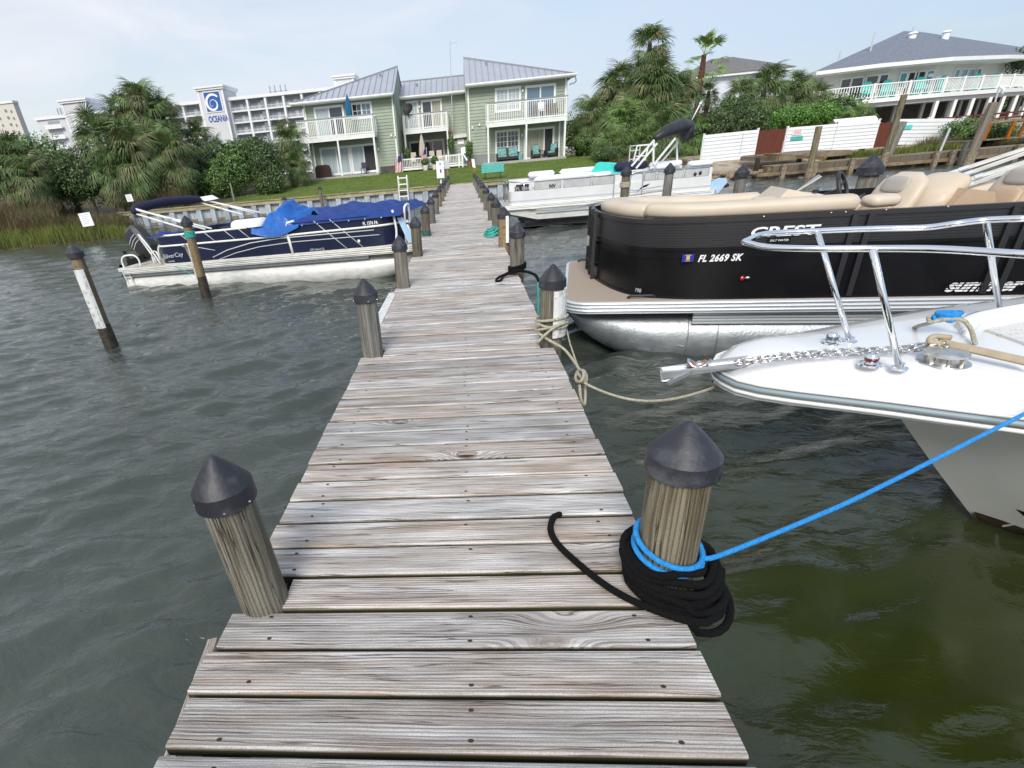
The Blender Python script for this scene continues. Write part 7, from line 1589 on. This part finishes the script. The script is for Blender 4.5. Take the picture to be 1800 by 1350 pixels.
palm(1512, 200, 42, .95, 'small bright palm peeking over the white fence before the stilt house', 30, 0, 'bright', tr=.10)
# shrubs
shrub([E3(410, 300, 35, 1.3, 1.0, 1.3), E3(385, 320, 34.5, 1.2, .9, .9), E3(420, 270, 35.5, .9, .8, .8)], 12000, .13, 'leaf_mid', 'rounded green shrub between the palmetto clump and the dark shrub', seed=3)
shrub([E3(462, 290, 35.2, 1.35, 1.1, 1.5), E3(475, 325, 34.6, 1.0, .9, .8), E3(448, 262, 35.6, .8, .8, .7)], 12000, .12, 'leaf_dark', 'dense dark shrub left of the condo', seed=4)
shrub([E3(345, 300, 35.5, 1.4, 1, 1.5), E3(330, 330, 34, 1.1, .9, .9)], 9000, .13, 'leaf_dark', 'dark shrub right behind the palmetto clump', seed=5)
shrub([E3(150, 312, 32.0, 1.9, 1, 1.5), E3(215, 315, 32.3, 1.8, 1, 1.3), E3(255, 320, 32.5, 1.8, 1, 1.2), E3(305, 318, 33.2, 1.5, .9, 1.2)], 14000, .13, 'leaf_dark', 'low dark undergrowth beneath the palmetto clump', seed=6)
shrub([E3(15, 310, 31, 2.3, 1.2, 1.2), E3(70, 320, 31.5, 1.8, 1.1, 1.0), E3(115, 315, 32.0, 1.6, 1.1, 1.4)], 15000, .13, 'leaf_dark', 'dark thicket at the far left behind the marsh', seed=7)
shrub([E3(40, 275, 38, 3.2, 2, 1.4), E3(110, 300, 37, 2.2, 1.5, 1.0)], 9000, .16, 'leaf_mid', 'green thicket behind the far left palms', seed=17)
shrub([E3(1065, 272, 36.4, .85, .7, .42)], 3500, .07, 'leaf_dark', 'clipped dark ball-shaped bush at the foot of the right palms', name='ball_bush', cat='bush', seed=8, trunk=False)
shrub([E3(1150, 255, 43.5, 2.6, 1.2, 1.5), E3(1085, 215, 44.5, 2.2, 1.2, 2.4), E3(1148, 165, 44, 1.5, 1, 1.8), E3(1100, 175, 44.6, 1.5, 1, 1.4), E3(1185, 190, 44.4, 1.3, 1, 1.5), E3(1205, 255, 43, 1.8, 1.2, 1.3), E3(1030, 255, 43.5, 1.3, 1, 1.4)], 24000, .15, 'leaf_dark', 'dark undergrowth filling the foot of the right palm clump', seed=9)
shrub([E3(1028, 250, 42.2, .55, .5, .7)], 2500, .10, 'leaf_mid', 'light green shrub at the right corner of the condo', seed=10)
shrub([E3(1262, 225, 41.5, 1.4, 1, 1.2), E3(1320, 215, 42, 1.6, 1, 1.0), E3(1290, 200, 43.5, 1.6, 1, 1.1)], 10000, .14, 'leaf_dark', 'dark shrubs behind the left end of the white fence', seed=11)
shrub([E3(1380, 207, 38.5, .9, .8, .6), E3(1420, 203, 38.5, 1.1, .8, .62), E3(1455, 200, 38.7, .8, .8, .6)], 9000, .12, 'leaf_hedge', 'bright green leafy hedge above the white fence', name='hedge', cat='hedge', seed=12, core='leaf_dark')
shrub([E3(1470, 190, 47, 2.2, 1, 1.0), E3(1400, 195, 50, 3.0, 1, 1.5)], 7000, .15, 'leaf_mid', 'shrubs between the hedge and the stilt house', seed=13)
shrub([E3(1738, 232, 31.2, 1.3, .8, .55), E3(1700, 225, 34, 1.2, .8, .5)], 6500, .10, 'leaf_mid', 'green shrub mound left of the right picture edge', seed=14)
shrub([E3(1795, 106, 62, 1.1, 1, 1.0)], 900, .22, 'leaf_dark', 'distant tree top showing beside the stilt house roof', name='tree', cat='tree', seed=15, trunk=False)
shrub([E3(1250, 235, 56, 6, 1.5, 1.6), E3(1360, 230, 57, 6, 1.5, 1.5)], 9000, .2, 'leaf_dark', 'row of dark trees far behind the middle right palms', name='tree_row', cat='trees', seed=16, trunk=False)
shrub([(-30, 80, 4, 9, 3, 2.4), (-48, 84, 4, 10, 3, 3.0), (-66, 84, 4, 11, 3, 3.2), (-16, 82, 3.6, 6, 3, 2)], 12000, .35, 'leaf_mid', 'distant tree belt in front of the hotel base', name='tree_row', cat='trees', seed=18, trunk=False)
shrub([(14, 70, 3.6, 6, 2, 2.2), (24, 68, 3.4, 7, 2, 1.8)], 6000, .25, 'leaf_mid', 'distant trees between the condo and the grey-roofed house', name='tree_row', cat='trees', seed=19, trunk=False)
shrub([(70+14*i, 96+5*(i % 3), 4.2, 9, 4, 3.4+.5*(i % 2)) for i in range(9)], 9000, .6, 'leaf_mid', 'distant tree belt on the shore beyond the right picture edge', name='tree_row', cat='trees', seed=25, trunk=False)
# patio plants
shrub([(-.75, 44.2, 3.1, .25, .2, .55)], 900, .12, 'leaf_mid', 'tall hanging plant at the right post of the centre balcony', name='potted_plant', cat='plant', seed=20, trunk=False)
for x, y, h, s_, lab in ((.55, 41.6, .95, 21, 'tall potted plant in a terracotta pot at the end of the patio railing'), (-1.95, 41.5, .45, 22, 'dark potted shrub in front of the patio railing, right one'), (-2.6, 41.5, .40, 23, 'dark potted shrub in front of the patio railing, left one'), (-4.0, 43.6, .9, 24, 'leafy potted tree in the left corner of the patio deck')):
    t_ = shrub([(x, y, gz(x, y)+h+.15, .28, .25, h*.55)], 900, .11, 'leaf_mid', lab, name='potted_plant', cat='plant', seed=s_)
    P('pot', MB().lathe([(.14, -.02), (.2, .34), (.19, .34), (.12, .3)], n=14), 'terracotta' if s_ in (21, 24) else 'vinyl_cream', t_, smooth=40)
# grasses
def blades(name, pts, hs, wd, m, lean=.35, seed=1, **k):
    r = np.random.default_rng(seed); n = len(pts); a = r.uniform(0, 6.28, n); d = np.stack([np.cos(a), np.sin(a), np.zeros(n)], 1); s_ = np.stack([-np.sin(a+r.normal(0, 1, n)), np.cos(a), np.zeros(n)], 1)*wd/2
    h = hs[:, None]; tip = pts+d*h*lean*r.random((n, 1))+np.array([0, 0, 1])*h; mid = pts+d*h*lean*.22*r.random((n, 1))+np.array([0, 0, .55])*h
    v = np.stack([pts-s_, pts+s_, mid+s_*.7, mid-s_*.7, tip], 1).reshape(-1, 3); b_ = np.arange(n)[:, None]*5
    f = [list(q) for q in (b_+np.array([0, 1, 2, 3]))]+[list(q) for q in (b_+np.array([3, 2, 4]))]
    me = bpy.data.meshes.new(name); me.from_pydata(v.tolist(), [], f); me.materials.append(MATS[m]); return link(name, me, None, None, **k)
def scatter(n, x0, x1, y0, y1, seed, cond=None, clump=0):
    r = np.random.default_rng(seed)
    if clump:
        c = np.stack([r.uniform(x0, x1, clump), r.uniform(y0, y1, clump)], 1); i = r.integers(0, clump, n); p = c[i]+r.normal(0, .22, (n, 2))
    else: p = np.stack([r.uniform(x0, x1, n), r.uniform(y0, y1, n)], 1)
    z = ground_h(p[:, 0], p[:, 1]); ok = z > (.0 if cond is None else cond[0]); 
    if cond: ok &= z < cond[1]
    p, z = p[ok], z[ok]; return np.column_stack([p, z-.03])
p = scatter(60000, -34, -15.2, 19, 31, 31, (-.04, .62)); h = np.random.default_rng(1).uniform(.25, .62, len(p)); blades('marsh_grass', p, h, .022, 'marsh_blade', seed=2, kind='stuff', label='yellow-green marsh grass at the water edge', category='grass') if 0 else None
o_ = blades('marsh_grass', p, h, .022, 'marsh_blade', seed=2); setp(o_, 'yellow-green marsh grass along the left water edge', 'grass', None, 'stuff')
p = scatter(46000, -34, -16, 23, 33.5, 32, (.34, 1.6), clump=900); h = np.random.default_rng(2).uniform(.5, 1.5, len(p)); o_ = blades('brush', p, h, .020, 'brush_blade', lean=.7, seed=3); setp(o_, 'reddish brown weeds and brush behind the marsh grass', 'brush', None, 'stuff')
p = scatter(9000, -20.5, -16.3, 26, 31.5, 33, (-.2, 1.6), clump=160); h = np.random.default_rng(3).uniform(.4, 1.0, len(p)); o_ = blades('brush', p, h, .020, 'brush_blade', lean=.9, seed=4); setp(o_, 'tangled brown brush spilling over the end of the seawall', 'brush', None, 'stuff')
p = scatter(45000, -13.5, 11, 31.6, 41.5, 34); h = np.random.default_rng(4).uniform(.03, .10, len(p)); o_ = blades('lawn_grass', p, h, .03, 'grass_blade', seed=5); setp(o_, 'short bright lawn grass in front of the condo', 'grass', None, 'stuff')
p = scatter(9000, 18.8, 24.2, 29.7, 31.2, 35, (-1, 9), clump=60); p[:, 2] = np.maximum(p[:, 2], .45); h = np.random.default_rng(5).uniform(.15, .45, len(p)); o_ = blades('dune_grass', p, h, .025, 'marsh_blade', seed=6); setp(o_, 'yellowed grass behind the wooden shore dock', 'grass', None, 'stuff')
p = scatter(12000, 24.5, 30, 30.8, 34, 36, (-1, 9), clump=90); h = np.random.default_rng(6).uniform(.2, .7, len(p)); o_ = blades('dune_grass', p, h, .025, 'brush_blade', seed=7); setp(o_, 'brownish weeds round the wooden table, right shore', 'grass', None, 'stuff')
p = scatter(3500, 9, 14, 31.5, 38, 37, (.3, 9), clump=60); h = np.random.default_rng(7).uniform(.05, .25, len(p)); o_ = blades('leaf_litter', p, h, .06, 'brush_blade', lean=2.0, seed=8); setp(o_, 'brown leaf litter under the right palms', 'litter', None, 'stuff')
